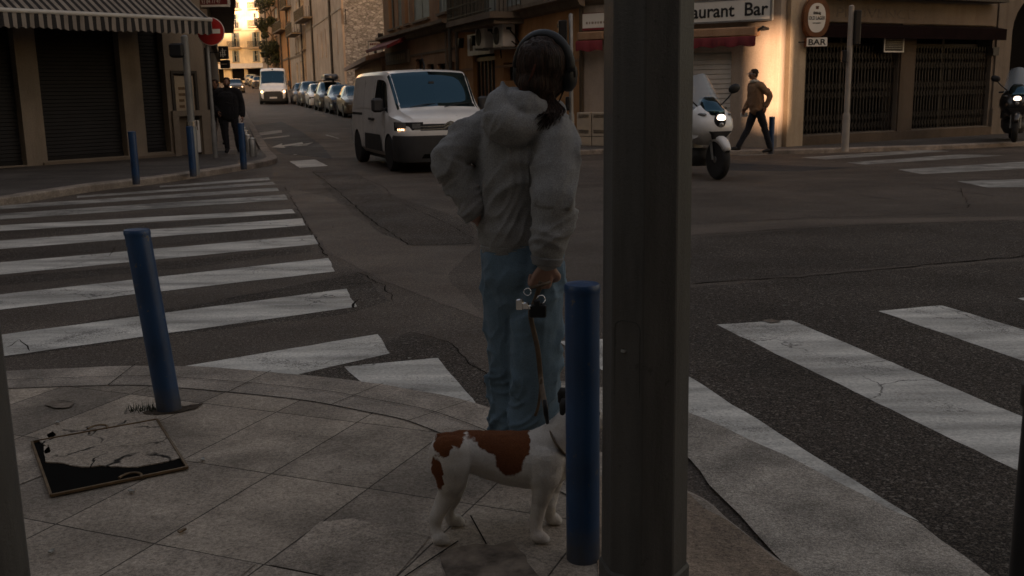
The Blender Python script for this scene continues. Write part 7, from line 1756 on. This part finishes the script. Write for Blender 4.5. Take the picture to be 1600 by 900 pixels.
def street_pole(name, base, top_px, r, sleeve_px, lab, m='grey_metal'):
    k = empty(name, base, 0, lab, 'pole'); h = atY(top_px[0], top_px[1], base.y).z - base.z; hs = atY(top_px[0], sleeve_px, base.y).z - base.z
    MB().lathe([(r, hs), (r * .96, h - .02), (r * .5, h), (.001, h + .005)], 20).build('pole', m, k, auto=.8)
    MB().lathe([(r * 1.35, -.02), (r * 1.35, hs - .06), (r * 1.2, hs - .03), (r, hs)], 20).build('sleeve', m, k, auto=.8); return k
def pxbox(par, base, x0, y0, x1, y1, dY0, dY1, m, name, c=.02):
    a = atY(x0, y1, base.y + dY0); d = atY(x1, y0, base.y + dY0); b = MB()
    b.bbox(a.x - base.x, d.x - base.x, dY0, dY1, a.z - base.z, d.z - base.z, c); return b.build(name, m, par, auto=.7)
# grey signal pole at the shop corner
B1 = G(305, 271, .11); k = street_pole('signal_pole', B1, (286, 55), .058, 196, 'grey signal pole with a black signal seen from behind at the shop corner')
B1h = pxbox(k, B1, 264, 67, 284, 90, -.12, .14, 'black', 'signal_head', .03)
MB().lathe([(.085, 0), (.085, .09)], 20, (0, 0, atY(300, 198, B1.y).z - B1.z)).build('clamp', 'chrome', k, auto=.7)
b = MB(); z = atY(275, 76, B1.y).z - B1.z; b.box(-.12, .0, -.03, .03, z - .05, z + .05); b.build('bracket', 'black', k)
# no entry sign
B2 = G(337, 246, .112); k = street_pole('no_entry_sign', B2, (330, 60), .04, 187, 'red round no entry sign with white bar on a grey pole under the awning end'); k['category'] = 'road sign'
ce = atY(329, 49, B2.y - .07) - B2; rr = 21.5 / 1556 * (ce.length and (Vector(B2) + ce - CAM).dot(fwd))
MB().lathe([(.001, -.0), (rr, -.0), (rr, .022), (.001, .022)], 48, (ce.x, 0, ce.z), 'y').build('backplate', 'white_sign', k, auto=.7).location = (0, ce.y, 0)
MB().lathe([(.001, -.006), (rr * .955, -.006), (rr * .955, -.001), (.001, -.001)], 48, (ce.x, 0, ce.z), 'y').build('red_disc', 'red', k, auto=.7).location = (0, ce.y, 0)
MB().box(ce.x - rr * .70, ce.x + rr * .70, -.011, -.0065, ce.z - rr * .155, ce.z + rr * .155).build('white_bar', 'white_sign', k).location = (0, ce.y, 0)
MB().lathe([(.05, 0), (.05, .04)], 16, (0, 0, ce.z - .1)).build('clamp', 'steel', k)
b = MB(); b.box(-.03, ce.x + .0 if ce.x > 0 else .03, ce.y + .02, -.0, ce.z - .06, ce.z + .06); b.build('bracket', 'steel', k)
# black pharmacy-like cross panel
pb = atY(343, 107, 24.6); ks = empty('projecting_shop_sign', pb, 0, 'black projecting shop sign with thin white line drawing behind the no entry sign', 'sign')
w = atY(357, 107, 24.6).x - pb.x; h = atY(343, 72, 24.6).z - pb.z
MB().bbox(0, w, 0, .12, h * .42, h, .01).build('panel', 'black', ks); MB().bbox(.02, w + .02, 0, .12, 0, h * .38, .01).build('lower_panel', 'black', ks)
b = MB(); 
for r_ in ((.10, .115, .50, .90), (.05, .19, .60, .615), (.03, .15, .72, .735), (.05, .06, .52, .72), (.15, .16, .55, .8), (.06, .2, .80, .812)): b.box(r_[0] * w / .22, r_[1] * w / .22, -.006, -.001, h * r_[2], h * r_[3])
b.build('line_drawing', 'white_sign', ks); b = MB(); b.box(.05, w - .03, -.006, -.001, h * .17, h * .21); b.build('lettering', 'faded', ks)
b = MB(); b.box(-.35, .0, .04, .07, h * .7, h * .73); b.build('bracket', 'black', ks)
# telephone number panel above the awning
pa = atY(300, 8, 23.9); pz = empty('phone_number_panel', pa, 0, 'dark red panel with a pale phone number above the end of the awning', 'sign'); w = atY(356, 8, 23.9).x - pa.x
MB().box(0, w, 0, .1, 0, .75).build('panel', 'ink_red', pz); b = MB(); b.box(-.02, w + .02, -.02, .12, -.045, 0); b.box(w, w + .03, -.02, .12, 0, .78); b.build('frame', 'white_sign', pz)
text_mesh('09 93 84 77 47', .15, 'white_sign', pz, Matrix.Translation((.10, -.006, .03)), .002, sx=.62)
text_mesh('COIFFURE', .2, 'white_sign', pz, Matrix.Translation((.10, -.006, .36)), .002, sx=.62) if False else None
# wall lamp
l0 = F2.M @ Vector((F2.len - .1, -.05, 0)); lz = atY(330, 15, l0.y).z; wl = empty('wall_street_lamp', (l0.x, l0.y, lz), 0, 'small pale street lamp on a curved arm before the sunlit yellow facade', 'street lamp')
b = MB(); le = atY(340, 14, l0.y - .3) - Vector((l0.x, l0.y, lz)); b.tube([(0, 0, -.05), (le.x * .4, le.y * .4, .06), (le.x, le.y, le.z + .02)], .015, 8); b.build('arm', 'grey_metal', wl)
b = MB(); b.lathe([(.03, .08), (.07, .05), (.11, -.02), (.13, -.10), (.001, -.09)], 18, (le.x + .05, le.y, le.z)); b.build('lamp_shade', 'white_box', wl, auto=.8)
# traffic light by the ochre wall
B3 = G(893, 240, .10); k = street_pole('traffic_light', B3, (890, 21), .045, 176, 'traffic light seen from behind on a grey pole just right of the headphones'); k['category'] = 'traffic light'
hd_ = pxbox(k, B3, 873, 31, 886.5, 79, -.12, .12, 'black', 'signal_head', .02)
for y in (39, 55, 71): 
    p = atY(879, y, B3.y) - B3; b = MB(); b.lathe([(.10, .12), (.10, .26), (.085, .26), (.085, .12)], 16, (p.x, 0, p.z), 'y'); b.build('hood', 'black', hd_, auto=.8)
pxbox(k, B3, 886, 88, 898, 105, -.10, .10, 'black', 'pedestrian_signal', .02); pxbox(k, B3, 884, 151, 890, 173, -.08, .08, 'black', 'repeater_signal', .015)
# pole with signal before the grilles
B4 = G(1320, 235, .10); k = street_pole('traffic_light', B4, (1329, 8), .055, 176, 'traffic light seen from behind on a tall pale pole in front of the folding grilles', 'concrete'); k['category'] = 'traffic light'
hd_ = pxbox(k, B4, 1335, 15, 1347.5, 70, -.10, .14, 'grille', 'signal_head', .02); pxbox(k, B4, 1316, 78, 1325, 98, -.16, -.04, 'black', 'pedestrian_signal', .02)
b = MB(); 
for y in (24, 62): p = atY(1331, y, B4.y) - B4; b.box(p.x - .02, p.x + .10, -.02, .02, p.z - .02, p.z + .02)
b.build('bracket', 'black', k)
for y in (23, 42, 60):
    p = atY(1341, y, B4.y) - B4; b = MB(); b.lathe([(.085, .14), (.085, .27), (.07, .27), (.07, .14)], 16, (p.x, 0, p.z), 'y'); b.build('hood', 'black', hd_, auto=.8)
# overhead cable at the shop
b = MB(); b.tube([atY(905, 62, 24.0), atY(935, 64, 23.9)], .01, 5)
